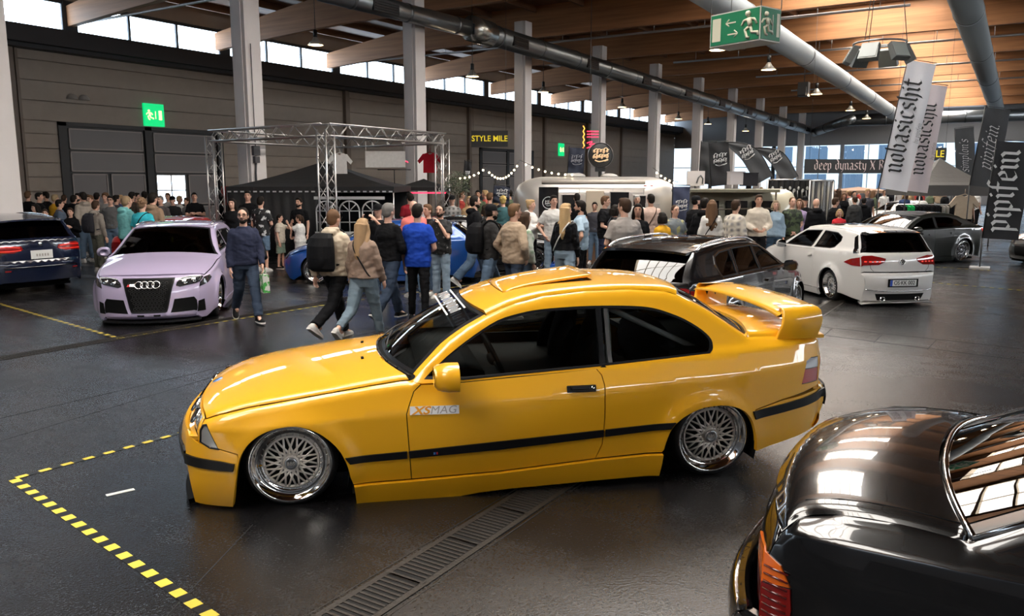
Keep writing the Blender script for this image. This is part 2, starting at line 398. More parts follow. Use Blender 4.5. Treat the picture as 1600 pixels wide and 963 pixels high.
# end wall with tall glazing
b = MB(); b.bbox((XB, YR, 5.5), (XB + .3, YW, 11)); b.bbox((XB, YR, 0), (XB + .3, YW, 1.2)); tag(b.build('wall_end', mat('end_wall_grey', (.22, .22, .23), .7)), 'structure')
GLW = glass('hall_glass', (.8, .86, .9))
k = 0; y = YR
while y < YW - 1:
    b = MB(); b.bbox((XB, y, 1.2), (XB + .2, y + .35, 5.5))
    for dy in (2.3, 4.3): b.bbox((XB + .05, y + dy - .03, 1.2), (XB + .12, y + dy + .03, 5.5))
    b.bbox((XB + .05, y, 3.4), (XB + .12, y + 6.5, 3.48))
    f = tag(b.build('window_%d' % (60 + k), DKFR if k % 2 else mat('end_frame', (.3, .32, .34), .5)), 'structure')
    q = MB(); q.bbox((XB + .13, y + .35, 1.2), (XB + .15, min(YW, y + 6.5), 5.5)); q.build('pane', GLW, f); y += 6.5; k += 1
b = MB(); b.bbox((XA - 4, YR - .4, 0), (XB, YR, 6.6)); b.bbox((XA - 4, YR - .4, 8.2), (XB, YR, 11)); tag(b.build('wall_right', WALLM), 'structure')
for i, x in enumerate([-14 + 7.3 * k for k in range(0, 13)]):
    b = MB()
    for k in range(4): b.bbox((x + k * 2.43 - .08, YR - .2, 6.6), (x + k * 2.43 + .08, YR, 8.2))
    f = b.build('window_%d' % (i + 80), DKFR); tag(f, 'structure'); q = MB(); q.bbox((x + .1, YR - .15, 6.6), (x + 7.2, YR - .12, 8.2)); q.build('pane', mat('daylit_pane_right', (.9, .9, .9), .4, emit=(.90, .95, 1.0), es=RIGHTW), f)
b = MB(); b.bbox((XA - 4, YR, 0), (XA - 3.7, YW, 11)); tag(b.build('wall_back', mat('end_wall_grey', (.22, .22, .23), .7)), 'structure')
# the yard outside the end glazing: a pale office block
b = MB(); b.bbox((XB + 22, YR - 20, 0), (XB + 24, YW + 20, 12))
o = b.build('office_block', mat('facade_pale', (.62, .68, .74), .7)); setp(o, 'pale blue-white block outside beyond the far glazing', 'building')
for r_ in range(3):
    for c_ in range(16):
        b = MB(); y = YR - 14 + c_ * 4.2; b.bbox((XB + 21.9, y, 1 + r_ * 3.4), (XB + 22.02, y + 2.6, 2.9 + r_ * 3.4)); b.build('office_window', mat('facade_window', (.12, .18, .26), .15, .3), o)
sun = bpy.data.lights.new('sun', 'SUN'); sun.energy = 8.0; sun.angle = .05; so = bpy.data.objects.new('sun', sun); COL.objects.link(so); so.rotation_euler = (0, radians(-55), 0)
# ------------------------------------------------------------------ cars: local frame x forward (0 at the front axle), y left, z up
class Car:
    def __init__(s, name, label, loc, rz, scale=1.0, W=None, zb=.75, prof=None, tumble=.45, shb=.03, flares=(), rho=.04, rc=.5, crease=None, cs=.12, h=.05, group=None, tcurve=0.0):
        s.root = empty(name, loc, rz, label, 'car', group); s.root.scale = (scale,) * 3
        s.W = sorted(W); s.zb = sorted(zb) if isinstance(zb, list) else [(-9, zb), (9, zb)]; s.prof = prof or [(0, .06), (.2, .02), (.45, 0), (.7, .0), (1, .02)]
        s.tumble = tumble; s.shb = shb; s.fl = flares; s.rho = rho; s.rc = rc; s.h = h; s.crease = sorted(crease) if crease else None; s.cs = cs
        s.patches = {}; s.ztop = None; s.tcurve = tcurve
    def f(s, x, z):
        W = lerp_tab(s.W, x); zb = lerp_tab(s.zb, x, False)
        if z <= zb: ins = lerp_tab(s.prof, max(0, z / zb), True)
        else:
            d = z - zb; q = min(1, d / .06); ins = s.prof[-1][1] + s.shb * q * q * (3 - 2 * q) + s.tumble * d + s.tcurve * d * d
        if s.crease:
            zc = lerp_tab(s.crease, x, False)
            if z > zc: ins += s.cs * min(z - zc, max(.0, zb - zc + .02))
        y = W - ins
        for (fx, fz, R, amp, wd) in s.fl:
            r = hypot(x - fx, z - fz)
            if z < fz - .05: g = 1 if r < R else 0
            y += amp * (1.0 if r < R else exp(-((r - R) / wd) ** 2))
        if s.ztop:
            e = lerp_tab(s.ztop, x, False) - z
            if e < s.rho: t = min(1, (s.rho - max(e, 0)) / s.rho); y -= s.rc * s.rho * (1 - sqrt(max(0, 1 - t * t)))
        return max(y, .02)
    def set_ztop(s, pts): s.ztop = sorted(pts)
    def panel(s, name, outline, m, off=0.0, holes=(), parent=None, sides=(1, -1), flange=.03, h=None, lines=(), label=None):
        lines = list(lines)
        if s.ztop and max(z for x, z in outline) > .3:
            x0 = min(x for x, z in outline); x1 = max(x for x, z in outline); n = max(4, int((x1 - x0) / .05)); xs = [x0 + (x1 - x0) * k / n for k in range(n + 1)]
            for k in (.12, .35, .65, 1.0): lines.append([(x, lerp_tab(s.ztop, x, False) - s.rho * k) for x in xs])
            for dz in (.0, .028): lines.append([(x, lerp_tab(s.zb, x, False) + dz) for x in xs])
        pts, tris = fill2d(outline, holes, h or s.h, lines); out = []
        for sd in sides:
            P = lambda x, z: Vector((x, sd * s.f(x, z), z))
            V, N, F = lifted(pts, tris, P, flange, flip=(sd > 0), offn=off)
            o = link(name, nmesh(name, V, N, F), m, parent or s.root); out.append(o)
            if label: o['label'] = label
        return out
    def patch(s, key, st, n=8, pw=2.3, drop=True):
        """ribbon of stations (x, z, crown, bow) joining both sides"""
        c = crs(st, n); L = [0]
        for a, b in zip(c, c[1:]): L.append(L[-1] + max(1e-4, hypot(a[0] - b[0], a[1] - b[1])))
        s.patches[key] = (c, L, pw, drop); return s
    def PP(s, key):
        c, L, pw, drop = s.patches[key]; T = L[-1]
        def P(t, q):
            t = t * T
            if t <= 0: i = 0
            elif t >= T: i = len(c) - 2
            else:
                i = 0
                while i < len(c) - 2 and L[i + 1] < t: i += 1
            k = (t - L[i]) / (L[i + 1] - L[i]); a, b = c[i], c[i + 1]
            x, z, cr, bw = [p + (r - p) * k for p, r in zip(a, b)]
            ye = s.f(x, z); aq = min(abs(q), 1.02); e = (1 - aq) * ye
            rd = 0
            if drop:
                tt = max(0, min(1, (s.rho - e) / s.rho)); rd = s.rc * s.rho * sqrt(max(0, 1 - tt * tt))
            g = 1 - aq ** pw
            return Vector((x + bw * g, ye * q, z + cr * g + (rd if drop else 0)))
        return P
    def skin(s, name, key, m, t0=0, t1=1, s0=-1, s1=1, off=0.0, parent=None, ns=None, nt=None, label=None, flange=.025, poly=None, holes=(), h=None):
        """t, s region of a ribbon as its own mesh; poly in (t, s) for shaped pieces"""
        P = s.PP(key); T = s.patches[key][1][-1]; ye = 0.8
        h = h or s.h; poly = poly or [(t0, s0), (t1, s0), (t1, s1), (t0, s1)]
        sc = lambda q: [(a * T, b * ye) for a, b in q]
        edge = []
        if s.patches[key][3]:
            for kk in (.1, .35, .7, 1.0):
                for sg in (1, -1): edge.append([(T * i / 12, sg * ye * (1 - s.rho * kk / .8)) for i in range(13)])
        pts, tris = fill2d(sc(poly), [sc(q) for q in holes], h, edge)
        Q = lambda a, b: P(a / T, b / ye)
        V, N, F = lifted(pts, tris, Q, flange, flip=False, offn=off)
        # outward: for a ribbon running front-bottom -> top -> rear the normal must point up/out
        mid = len(pts) // 2; ctr = Vector((-1.3, 0, .5)); sg = sum((V[i] - Vector((max(-2.6, min(0, V[i].x)), 0, .45))).dot(N[i]) for i in range(0, len(pts), max(1, len(pts) // 40)))
        if sg < 0: V, N, F = lifted(pts, tris, Q, flange, flip=True, offn=off)
        o = link(name, nmesh(name, V, N, F), m, parent or s.root)
        if label: o['label'] = label
        return o
    def frame_on(s, key, t, q):
        """matrix on a ribbon: x across the car (to its left), y up the ribbon, z outward"""
        P = s.PP(key); p = P(t, q); e = .004
        du = (P(t + e, q) - P(t - e, q)); dv = (P(t, q + e) - P(t, q - e)).normalized()
        n = du.cross(dv).normalized()
        if n.dot(p - Vector((max(-2.6, min(0, p.x)), 0, .4))) < 0: n = -n
        return p, dv, n
    def side_frame(s, x, z, sd=1):
        P = lambda a, b: Vector((a, sd * s.f(a, b), b)); e = .01; p = P(x, z)
        dx = (P(x - e, z) - P(x + e, z)) * (1 if sd > 0 else -1); dz = P(x, z + e) - P(x, z - e)
        n = dx.cross(dz).normalized(); return AX(p, dx, dz)
    def liner(s, xc, zc, R, z0=.1, depth=.34, z1=None):
        """dark wheel housings"""
        for sd in (1, -1):
            b = MB(); vs = []; n = 18
            for k in range(n + 1):
                a = radians(-15 + 210 * k / n); x = xc + R * cos(a); z = max(.03, zc + R * sin(a)); y = s.f(x, max(z, .15)) - .02
                vs += [(x, sd * y, z), (x, sd * (y - depth), z)]
            b.add(vs, [(2 * k, 2 * k + 1, 2 * k + 3, 2 * k + 2) for k in range(n)])
            c = [(vs[2 * k + 1]) for k in range(n + 1)]; b.add(c, [tuple(range(n + 1))])
            b.build('wheel_housing', mat('black_plastic', (.005, .005, .005), .8, spec=.15), s.root)
    def floor(s, x0, x1, z=.09, hw=.6):
        b = MB(); b.bbox((x0, -hw, z), (x1, hw, z + .05)); b.build('underbody', mat('black_plastic', (.005, .005, .005), .8, spec=.15), s.root)
    def core(s, x0, x1, z0, z1, ins=.06):
        """dark inner tub that closes the panel gaps"""
        b = MB(); n = 24; vs = []
        for i in range(n + 1):
            x = x0 + (x1 - x0) * i / n
            zt = min(z1, lerp_tab(s.ztop, x, False) - .06) if s.ztop else z1
            y = s.f(x, (z0 + zt) / 2) - ins
            y = min(y, s.f(x, z0) - .03, s.f(x, zt) - .03)
            vs += [(x, y, z0), (x, y, zt), (x, -y, zt), (x, -y, z0)]
        fs = []
        for i in range(n):
            for k in range(3): fs.append((4 * i + k, 4 * i + k + 1, 4 * i + 5 + k, 4 * i + 4 + k))
        b.add(vs, fs); b.build('inner_body', mat('interior_black', (.012, .012, .012), .7), s.root)

# ------------------------------------------------------------------ wheels
def mat_rubber(): return mat('tyre_rubber', (.012, .012, .013), .55)
def mat_chrome(): return mat('polished_lip', (.75, .74, .72), .07, 1)
def wheel(car, x, y, z, Rt, Rr, width, style, m_face, camber=0, n=None, face_r=None, steer=0, side=1, dish=.09, seed=0, hub=None, res=48):
    """outer face towards +y (side 1) or -y"""
    b = MB(); w2 = width / 2
    b.lathe([(Rr - .012, w2 - .01), (Rr + .006, w2 + .004), (Rt - .022, w2 - .012), (Rt - .005, w2 - .035), (Rt, w2 - .06), (Rt, -w2 + .04), (Rt - .02, -w2 + .01), (Rr, -w2), (Rr - .04, -w2 + .02)], res, 'Y', 0)
    t = b.build('wheel', mat_rubber(), car); t.location = (x, y, z); t.rotation_euler = (-camber * side, 0, (0 if side > 0 else pi) + steer * side)
    if side < 0: t.rotation_euler = (camber * -1, 0, pi + steer)
    fr = face_r or Rr * .72; fy = w2 - dish
    b = MB(); b.lathe([(Rr + .004, w2 + .006), (Rr + .006, w2 - .004), (Rr, w2 + .008), (Rr - .012, w2 + .004), (Rr - .016, w2 - .012), (Rr - .03, w2 - .02), (Rr - .034, w2 - .045), ((Rr - .03 + fr) / 2 + .005, fy + .014), (fr + .022, fy + .002), (fr - .004, fy)], res, 'Y')
    b.build('rim_lip', mat_chrome(), t)
    b = MB(); b.lathe([(fr + .01, fy - .02), (fr * .9, fy - .06), (Rr * .6, -w2 * .2), (.001, -w2 * .2)], res, 'Y')
    b.build('brake_and_barrel', mat('wheel_dark', (.02, .02, .02), .5), t)
    s = MB(); c = MB(); h = MB()
    R3 = lambda a: Matrix.Rotation(a, 4, 'Y')
    if style == 'mesh':
        n = n or 16; r0 = fr * .30; r1 = fr * .97; sp = 2 * pi / n
        def bar(a0, a1, wd, ra=r0, rb=r1, y0=None, y1=None):
            p = Vector((ra * cos(a0), (fy + .012) if y0 is None else y0, ra * sin(a0))); q = Vector((rb * cos(a1), (fy + .002) if y1 is None else y1, rb * sin(a1)))
            s.tube([p, (p + q) / 2 + Vector((0, .003, 0)), q], [wd * 1.25, wd, wd * .9], 5)
        for k in range(n):
            a = k * sp
            bar(a, a + sp * 1.35, .0072); bar(a, a - sp * 1.35, .0072)
        s.lathe([(fr + .004, fy - .006), (fr + .004, fy + .006), (fr - .008, fy + .006), (fr - .012, fy - .006)], res, 'Y')
        s.lathe([(r0 + .012, fy + .0), (r0 + .012, fy + .014), (r0 * .8, fy + .02), (.001, fy + .02)], 24, 'Y')
        for k in range(2 * n):
            a = (k + .5) * pi / n; c.sph(((fr + .012) * cos(a), fy + .006, (fr + .012) * sin(a)), .0042, 6, 4)
        h.lathe([(r0 * .78, fy + .01), (r0 * .78, fy + .034), (r0 * .7, fy + .04), (r0 * .5, fy + .036), (.001, fy + .036)], 8 if hub == 'hex' else 20, 'Y')
        s.build('mesh_spokes', m_face, t); c.build('rim_bolts', mat_chrome(), t)
        hc = h.build('hub_cap', mat('hub_silver', (.55, .56, .58), .25, .9), t)
    else:
        n = n or 10
        for k in range(n):
            a = 2 * pi * k / n
            da = .0 if style == 'multi' else .16 * 2 * pi / n
            for sg in ((0,) if style == 'multi' else (-1, 1)):
                aa = a + sg * da
                p = Vector((.04 * cos(aa), fy + .02, .04 * sin(aa))); q = Vector((fr * cos(aa + (sg * .05)), fy + .004, fr * sin(aa + sg * .05)))
                s.tube([p, (p + q) / 2 + Vector((0, -.006, 0)), q], [.014, .009, .012] if style == 'multi' else [.009, .008, .009], 6)
        s.lathe([(fr + .006, fy - .01), (fr + .006, fy + .006), (fr - .01, fy + .006), (fr - .014, fy - .01)], res, 'Y')
        s.lathe([(.06, fy), (.055, fy + .024), (.001, fy + .026)], 20, 'Y')
        s.build('spokes', m_face, t); h.lathe([(.032, fy + .02), (.03, fy + .034), (.001, fy + .036)], 16, 'Y'); hc = h.build('hub_cap', mat('hub_silver', (.55, .56, .58), .25, .9), t)
    return t, hc, fy
def mirror_pod(car, x, y, z, m, sd=1, sc=1.0):
    b = MB(); pr = [(-.085, .0), (-.09, .07), (-.06, .105), (.02, .11), (.07, .08), (.085, .03), (.06, -.02), (-.05, -.03)]
    pr = crs(pr, 3, True); n = len(pr); ds = [(0, .62), (.03, .95), (.06, 1.0), (.085, 1.0)]; vs = []
    # the housing is thick in x (travel), wide in y; glass faces rearward
    for dx, k in ((.075, .66), (.06, .88), (.01, 1.0), (-.045, 1.0)):
        for (yy, zz) in pr: vs.append((dx, sd * (yy + .09) * k * 1.0, .035 + (zz - .035) * k))
    fs = []
    for i in range(3):
        for k in range(n): fs.append((i * n + k, i * n + (k + 1) % n, (i + 1) * n + (k + 1) % n, (i + 1) * n + k))
    fs.append(tuple(range(n)))
    M = Matrix.Translation((x, y + sd * .03, z)) @ Matrix.Scale(sc, 4)
    b.add(vs, fs, 0, True, M); o = b.build('mirror_housing', m, car)
    g = MB(); g.add([(-.046, v[1], v[2]) for v in vs[-n:]], [tuple(range(n))], 0, False, M)
    g.tube([Vector((.0, -sd * .02, -.01)), Vector((0, sd * .05, .0))], .02, 8, 1, M=M)
    g.build('mirror_glass', [mat('mirror_glass', (.3, .32, .34), .03, 1), mat('black_plastic', (.005, .005, .005), .8, spec=.15)], o)
    return o
def seat(car, x, y, z, m, name='seat'):
    b = MB(); b.sph((0, 0, .10), (.26, .24, .09), 16, 8); b.sph((0, .2, .13), (.24, .06, .07), 10, 6); b.sph((0, -.2, .13), (.24, .06, .07), 10, 6)
    M2 = Matrix.Translation((-.22, 0, .12)) @ Matrix.Rotation(-.25, 4, 'Y')
    b.sph((0, 0, .28), (.08, .2, .32), 16, 10, M=M2); b.sph((.04, .19, .22), (.09, .05, .22), 10, 8, M=M2); b.sph((.04, -.19, .22), (.09, .05, .22), 10, 8, M=M2)
    b.sph((.02, 0, .60), (.06, .13, .10), 12, 8, M=M2)
    return b.build(name, m, car, (x, y, z))
# ------------------------------------------------------------------ the yellow coupe
YEL = mat('yellow_paint', (.88, .43, .010), .38, 0, 1.0, spec=.4)
BLK = mat('black_plastic', (.005, .005, .005), .8, spec=.15)
TRIM = mat('black_trim', (.006, .006, .007), .4, spec=.25)
GL = glass('car_glass', (.55, .58, .57))
GLD = glass('car_glass_dark', (.10, .105, .105))
A = gnd(456, 797); B = gnd(1112, 750); S = (A - B).length / 2.70
hd = (A - B).normalized(); rz = atan2(hd.y, hd.x); left = Vector((-hd.y, hd.x, 0))
HW = .855
def yellow_car():
    c = Car('sports_coupe', 'bright yellow lowered two-door coupe with rear wing and open sunroof, nearest whole car', A - left * HW * S, rz, S,
            W=[(.66, .62), (.60, .70), (.5, .77), (.35, .82), (0, .848), (-.7, .855), (-2, .855), (-2.7, .85), (-3.1, .825), (-3.35, .78), (-3.5, .71), (-3.58, .64)],
            zb=[(-3.5, .88), (-2.7, .833), (-.79, .728), (-.2, .69), (.5, .56), (.62, .52)],
            prof=[(0, .05), (.15, .02), (.35, .0), (.7, .0), (1, .01)], tumble=.48, shb=.02, rho=.05, rc=.55,
            flares=[(-.02, .19, .335, .018, .07), (-2.68, .20, .33, .022, .07)], crease=[(.6, .50), (-.22, .539), (-.70, .557), (-1.27, .60), (-1.955, .644), (-3.5, .752)], cs=.30, h=.035)
    r = c.root
    hoodE = [(.49, .552), (.40, .582), (.232, .620), (0, .655), (-.224, .686), (-.46, .716), (-.66, .738), (-.735, .742)]
    roofE = [(-1.235, 1.104), (-1.33, 1.143), (-1.42, 1.172), (-1.608, 1.214), (-1.9, 1.240), (-2.2, 1.246), (-2.44, 1.232), (-2.53, 1.205)]
    apil = [(-.735, .742), (-.85, .85), (-.969, .951), (-1.1, 1.035), (-1.235, 1.104)]
    cpil = [(-2.53, 1.205), (-2.7, 1.118), (-2.85, 1.018), (-2.985, .925)]
    deckE = [(-2.985, .925), (-3.2, .922), (-3.42, .915), (-3.52, .895)]
    c.set_ztop(hoodE + apil[1:] + roofE[1:] + cpil[1:] + deckE[1:])
    c.patch('bumper', [(.585, .02, 0, .10), (.60, .15, 0, .11), (.615, .30, 0, .12), (.62, .34, 0, .12), (.61, .42, 0, .11), (.59, .45, 0, .11)])
    c.patch('shelf', [(.59, .45, .0, .11), (.53, .46, .01, .11)], drop=False)
    c.patch('nose', [(.53, .46, .01, .11), (.52, .50, .01, .11), (.49, .552, .012, .10)])
    bow = [.10, .10, .09, .08, .07, .08, .13, .20]; crn = [.012, .022, .032, .04, .042, .042, .042, .04]
    c.patch('hood', [(x, z, cr, bw) for (x, z), cr, bw in zip(hoodE, crn, bow)])
    c.patch('cowl', [(-.735, .742, .05, .20), (-.77, .765, .05, .19)], drop=False)
    c.patch('screen', [(-.77, .768, .045, .19), (-.85, .845, .045, .18), (-.969, .951, .045, .15), (-1.1, 1.035, .045, .12), (-1.235, 1.104, .04, .09)], drop=False)
    c.patch('roof', [(x, z, cr, bw) for (x, z), cr, bw in zip(roofE, [.025, .022, .02, .02, .02, .02, .02, .02], [.09, .08, .07, .05, .0, -.02, -.06, -.08])])
    c.patch('rearglass', [(-2.53, 1.205, .04, -.08), (-2.7, 1.118, .04, -.09), (-2.85, 1.018, .035, -.11), (-2.985, .925, .03, -.14)], drop=False)
    c.patch('deck', [(x, z, cr, bw) for (x, z), cr, bw in zip(deckE, [.03, .03, .02, .015], [-.14, -.13, -.13, -.13])])
    c.patch('tail', [(-3.52, .895, .015, -.13), (-3.555, .85, .0, -.12), (-3.555, .70, 0, -.12), (-3.52, .53, 0, -.11)])
    c.patch('rearbumper', [(-3.55, .545, 0, -.11), (-3.60, .53, 0, -.12), (-3.615, .45, 0, -.12), (-3.58, .34, 0, -.12), (-3.50, .27, 0, -.11)])
    farch = [(.350, .015), (.315, .20), (.288, .33), (.235, .42), (.148, .485), (.037, .517), (-.073, .515), (-.182, .468), (-.273, .385), (-.327, .29), (-.354, .18), (-.367, .0)]
    rarch = [(-2.335, .06), (-2.345, .20), (-2.385, .345), (-2.45, .425), (-2.54, .478), (-2.64, .507), (-2.773, .509), (-2.89, .473), (-2.965, .40), (-3.0, .30), (-3.015, .19)]
    fa = crs(farch, 4); ra = crs(rarch, 4)
    ai = lambda L, x0, x1, zmin=0: [p for p in L if x1 <= p[0] <= x0 and p[1] >= zmin]
    # front bumper side, with the black rubbing strip as a piece of its own
    k = max(i for i, p in enumerate(fa[:12]) if p[1] < .352)
    c.panel('bumper', [(.585, .02), (.60, .15), (.615, .30), (.62, .34), (.61, .42), (.59, .45), (.53, .415), (.40, .385), (.30, .36)] + fa[:k + 1][::-1], YEL)
    c.skin('bumper', 'bumper', YEL)
    c.skin('bumper', 'shelf', YEL)
    c.panel('bumper_strip', [(.622, .335), (.617, .275), (.40, .262), (.325, .262), (.315, .305), (.40, .318)], TRIM, .014, flange=.02)
    c.skin('bumper_strip', 'bumper', TRIM, .58, .76, off=.014)
    c.skin('lower_grille', 'bumper', BLK, .12, .45, -.55, .55, off=.004)
    # black front lip
    b = MB(); n = 24; P = c.PP('bumper'); vs = []
    for i in range(n + 1):
        q = -1 + 2 * i / n; p = P(.02, q)
        vs += [(p.x - .02, p.y, .055), (p.x + .035, p.y * 1.02, .045), (p.x + .03, p.y * 1.02, .015), (p.x - .03, p.y, .02)]
    b.add(vs, [(4 * i + a, 4 * i + (a + 1) % 4, 4 * i + 4 + (a + 1) % 4, 4 * i + 4 + a) for i in range(n) for a in range(4)], 0, True); b.build('front_lip', BLK, r)
    # lamps and nose
    hl = [(.522, .425), (.517, .50), (.50, .53), (.475, .535), (.445, .47), (.405, .385), (.46, .39)]
    c.panel('fender', [(.53, .43), (.52, .50), (.49, .552)] + hoodE[1:] + [(-.79, .728), (-.745, .687), (-.712, .604), (-.696, .557), (-.707, .345), (-.719, .142), (-.37, .136)] +
            [p for p in fa[::-1] if p[1] > .137 and p[0] < .29 ] + [(.295, .365), (.40, .392)], YEL, holes=[hl], lines=[[(.45, .52), (-.22, .539), (-.69, .556)]])
    HLm = mat('headlamp_glass', (.52, .52, .50), .08, .6, 1)
    c.panel('headlamp', hl, HLm, -.004, label='clear corner headlamp')
    c.panel('headlamp_frame', hl, TRIM, .002, holes=[[(x + (.468 - x) * .12, z + (.46 - z) * .12) for x, z in hl]])
    c.skin('nose_panel', 'nose', YEL)
    for sg in (-1, 1):
        c.skin('headlamp', 'nose', HLm, off=.004, poly=[(.08, sg * .30), (.9, sg * .34), (.9, sg * .97), (.08, sg * .97)][::sg], flange=.01)
        b = MB()
        for q in (.45, .78):
            p, dv, nn = c.frame_on('nose', .5, sg * q); b.lathe([(.055, 0), (.05, .012), (.03, .004), (.001, .004)], 20, 'Z', M=AX(p + nn * .004, dv, nn.cross(dv), nn))
        b.build('lamp_lens', mat_chrome(), r)
        c.skin('kidney_grille', 'nose', BLK, off=.008, poly=[(.1, sg * .02), (.95, sg * .02), (.95, sg * .17), (.1, sg * .19)][::sg], flange=.012)
    c.skin('hood', 'hood', YEL, .008, .99, -.9985, .9985, flange=.008)
    p, dv, nn = c.frame_on('hood', .05, 0)
    b = MB(); b.lathe([(.036, 0), (.034, .006), (.001, .007)], 24, M=AX(p, dv, nn.cross(dv), nn)); b.build('hood_badge', mat('badge_blue', (.1, .2, .5), .2, .3, 1), r)
    b = MB()
    for q in (-.36, .36):
        p, dv, nn = c.frame_on('hood', .83, q); b.box((0, 0, .004), (.035, .018, .012), M=AX(p, dv, nn.cross(dv), nn))
    b.build('washer_jet', BLK, r)
    c.skin('cowl', 'cowl', BLK)
    b = MB()
    for q, ln in ((-.25, -.62), (.35, -.55)):
        pts = [c.PP('screen')(.03 + .05 * i, q + ln * i / 3 * .9) + Vector((.01, 0, .02)) for i in range(4)]
        b.tube(pts, .007, 5)
    for q in range(9):
        pts = [c.PP('cowl')(.5, -.8 + .2 * q + .18 * i / 3) + Vector((.01, 0, .012)) for i in range(4)]; b.tube(pts, .006, 5)
    b.build('wiper', TRIM, r)
    c.skin('windshield', 'screen', GL, .0, 1, -.93, .93, off=-.004, flange=0)
    hole = [(.04, -.92), (.965, -.90), (.965, .90), (.04, .92)]
    c.skin('screen_frame', 'screen', TRIM, 0, 1, -.955, .955, off=.001, holes=[hole], flange=.01)
    for sg in (-1, 1): c.skin('a_pillar', 'screen', YEL, poly=[(0, sg * .945), (1, sg * .945), (1, sg), (0, sg)][::sg], h=.03)
    # strip lettering on the top of the windscreen
    p, dv, nn = c.frame_on('screen', .86, .0); up = nn.cross(dv)
    if up.z < 0: up = -up
    WT = mat('white_vinyl_and_reflection', (.75, .75, .75), .4)
    b = MB(); M = AX(p + nn * .008, dv, up, nn)
    for k in range(11):       # short blurred strokes: the word is not legible
        x = -.42 + .084 * k; b.box((x - .022, 0, 0), (.013, .075, .002), M=M); b.box((x + .018, 0, 0), (.012, .075 if k % 3 else .05, .002), M=M); b.box((x, .032 * (-1) ** k, 0), (.045, .012, .002), M=M)
    b.build('screen_sticker', WT, r)
    b = MB(); M = AX(p + nn * .007, dv, up, nn); b.box((0, -.062, 0), (.9, .012, .002), M=M); b.box((0, .062, 0), (.9, .012, .002), M=M); b.build('screen_stripe', WT, r)
    # roof with sliding panel standing open
    sr = [(.16, -.60), (.60, -.60), (.60, .60), (.16, .60)]
    c.skin('roof', 'roof', YEL, 0, 1, holes=[sr])
    P = c.PP('roof'); b = MB(); vs = []; n, m_ = 10, 14
    for i in range(n + 1):
        for j in range(m_ + 1):
            t = .165 + (.595 - .165) * i / n; q = -.593 + 1.186 * j / m_; vv = P(t, q) + Vector((0, 0, .004 + .036 * (i / n) ** 1.3)); vs.append(vv)
    fs = [(i * (m_ + 1) + j, i * (m_ + 1) + j + 1, (i + 1) * (m_ + 1) + j + 1, (i + 1) * (m_ + 1) + j) for i in range(n) for j in range(m_)]
    b.add(vs, fs, 0, True); so = b.build('sunroof_panel', YEL, r); md = so.modifiers.new('t', 'SOLIDIFY'); md.thickness = .015; md.offset = -1
    c.skin('sunroof_opening', 'roof', BLK, off=-.03, poly=[(.155, -.61), (.61, -.61), (.61, .61), (.155, .61)], flange=0)
    c.skin('rear_window', 'rearglass', glass('rear_glass', (.05, .055, .055)), 0, 1, -.93, .93, off=-.003, flange=0)
    c.skin('rear_window_frame', 'rearglass', TRIM, 0, 1, -.95, .95, off=.002, holes=[[(.04, -.915), (.95, -.89), (.95, .89), (.04, .915)]], flange=.01)
    for sg in (-1, 1): c.skin('c_pillar', 'rearglass', YEL, poly=[(0, sg * .945), (1, sg * .945), (1, sg), (0, sg)][::sg], h=.03)
    c.skin('trunk_lid', 'deck', YEL, 0, 1)
    c.skin('tail_panel', 'tail', YEL)
    c.skin('rear_bumper', 'rearbumper', YEL)
    c.skin('rear_bumper_strip', 'rearbumper', TRIM, .18, .48, off=.014)
    # sides
    win = crs([(-.815, .752), (-.964, .875), (-1.14, .992), (-1.303, 1.079), (-1.45, 1.118), (-1.583, 1.138), (-1.8, 1.150), (-1.994, 1.152), (-2.18, 1.147), (-2.304, 1.136), (-2.407, 1.112), (-2.55, 1.055), (-2.66, .985), (-2.715, .925), (-2.715, .872), (-2.685, .845)], 3) + \
        [(-2.3, .818), (-1.913, .791), (-1.357, .760), (-1.056, .742)]
    grow = lambda poly, d: [(x + (-1.75 - x) * -d / 1.0 * .5, z + (.95 - z) * -d) for x, z in poly]
    dr = [(-.796, .722), (-.751, .687), (-.718, .604), (-.702, .557), (-.713, .345), (-.725, .142)]
    dre = [(-1.895, .200), (-1.936, .295), (-1.950, .468), (-1.950, .678), (-1.935, .74), (-1.905, .776)]
    creaseL = [[(-.70, .557), (-1.27, .60), (-1.955, .644), (-3.45, .749)]]
    c.panel('door', dr + [(-1.27, .156)] + dre + [(-1.357, .744), (-1.056, .727)], YEL, lines=creaseL)
    dre2 = [(x - .007, z) for x, z in dre]
    rr = [p for p in ra if p[1] > .215]
    tl = [(-3.36, .60), (-3.40, .755), (-3.45, .775), (-3.53, .77), (-3.53, .60)]
    c.panel('quarter_panel', apil + roofE[1:] + cpil[1:] + deckE[1:] + [(-3.555, .85), (-3.555, .70), (-3.54, .575), (-3.2, .515), (-2.995, .462)] + [p for p in rr[::-1] if p[1] < .46 or p[0] > -2.97] +
            [(-2.34, .22), (-1.90, .200)] + dre2[1:] + [(-1.357, .750), (-1.056, .732), (-.80, .731)], YEL, holes=[win, tl], lines=creaseL)
    c.panel('side_window', win, GL, -.008, flange=0)
    wi = [(x + (-1.8 - x) * .022, z + (.945 - z) * .075) for x, z in win]
    c.panel('window_trim', win, TRIM, .003, holes=[wi], flange=.015, h=.03)
    c.panel('b_pillar', [(-1.935, .785), (-1.975, .785), (-1.99, 1.15), (-1.955, 1.15)], TRIM, .001, flange=.02)
    c.panel('window_seal', [(-1.995, .80), (-2.02, .80), (-2.03, 1.14), (-2.008, 1.14)], mat('dark_grey_seal', (.05, .05, .05), .5), .0, flange=.01)
    TLr = mat('taillight_red', (.45, .02, .02), .12, 0, 1); 
    c.panel('taillight', [(-3.365, .605), (-3.388, .70), (-3.53, .695), (-3.53, .605)], TLr, -.002, label='red lower tail lamp')
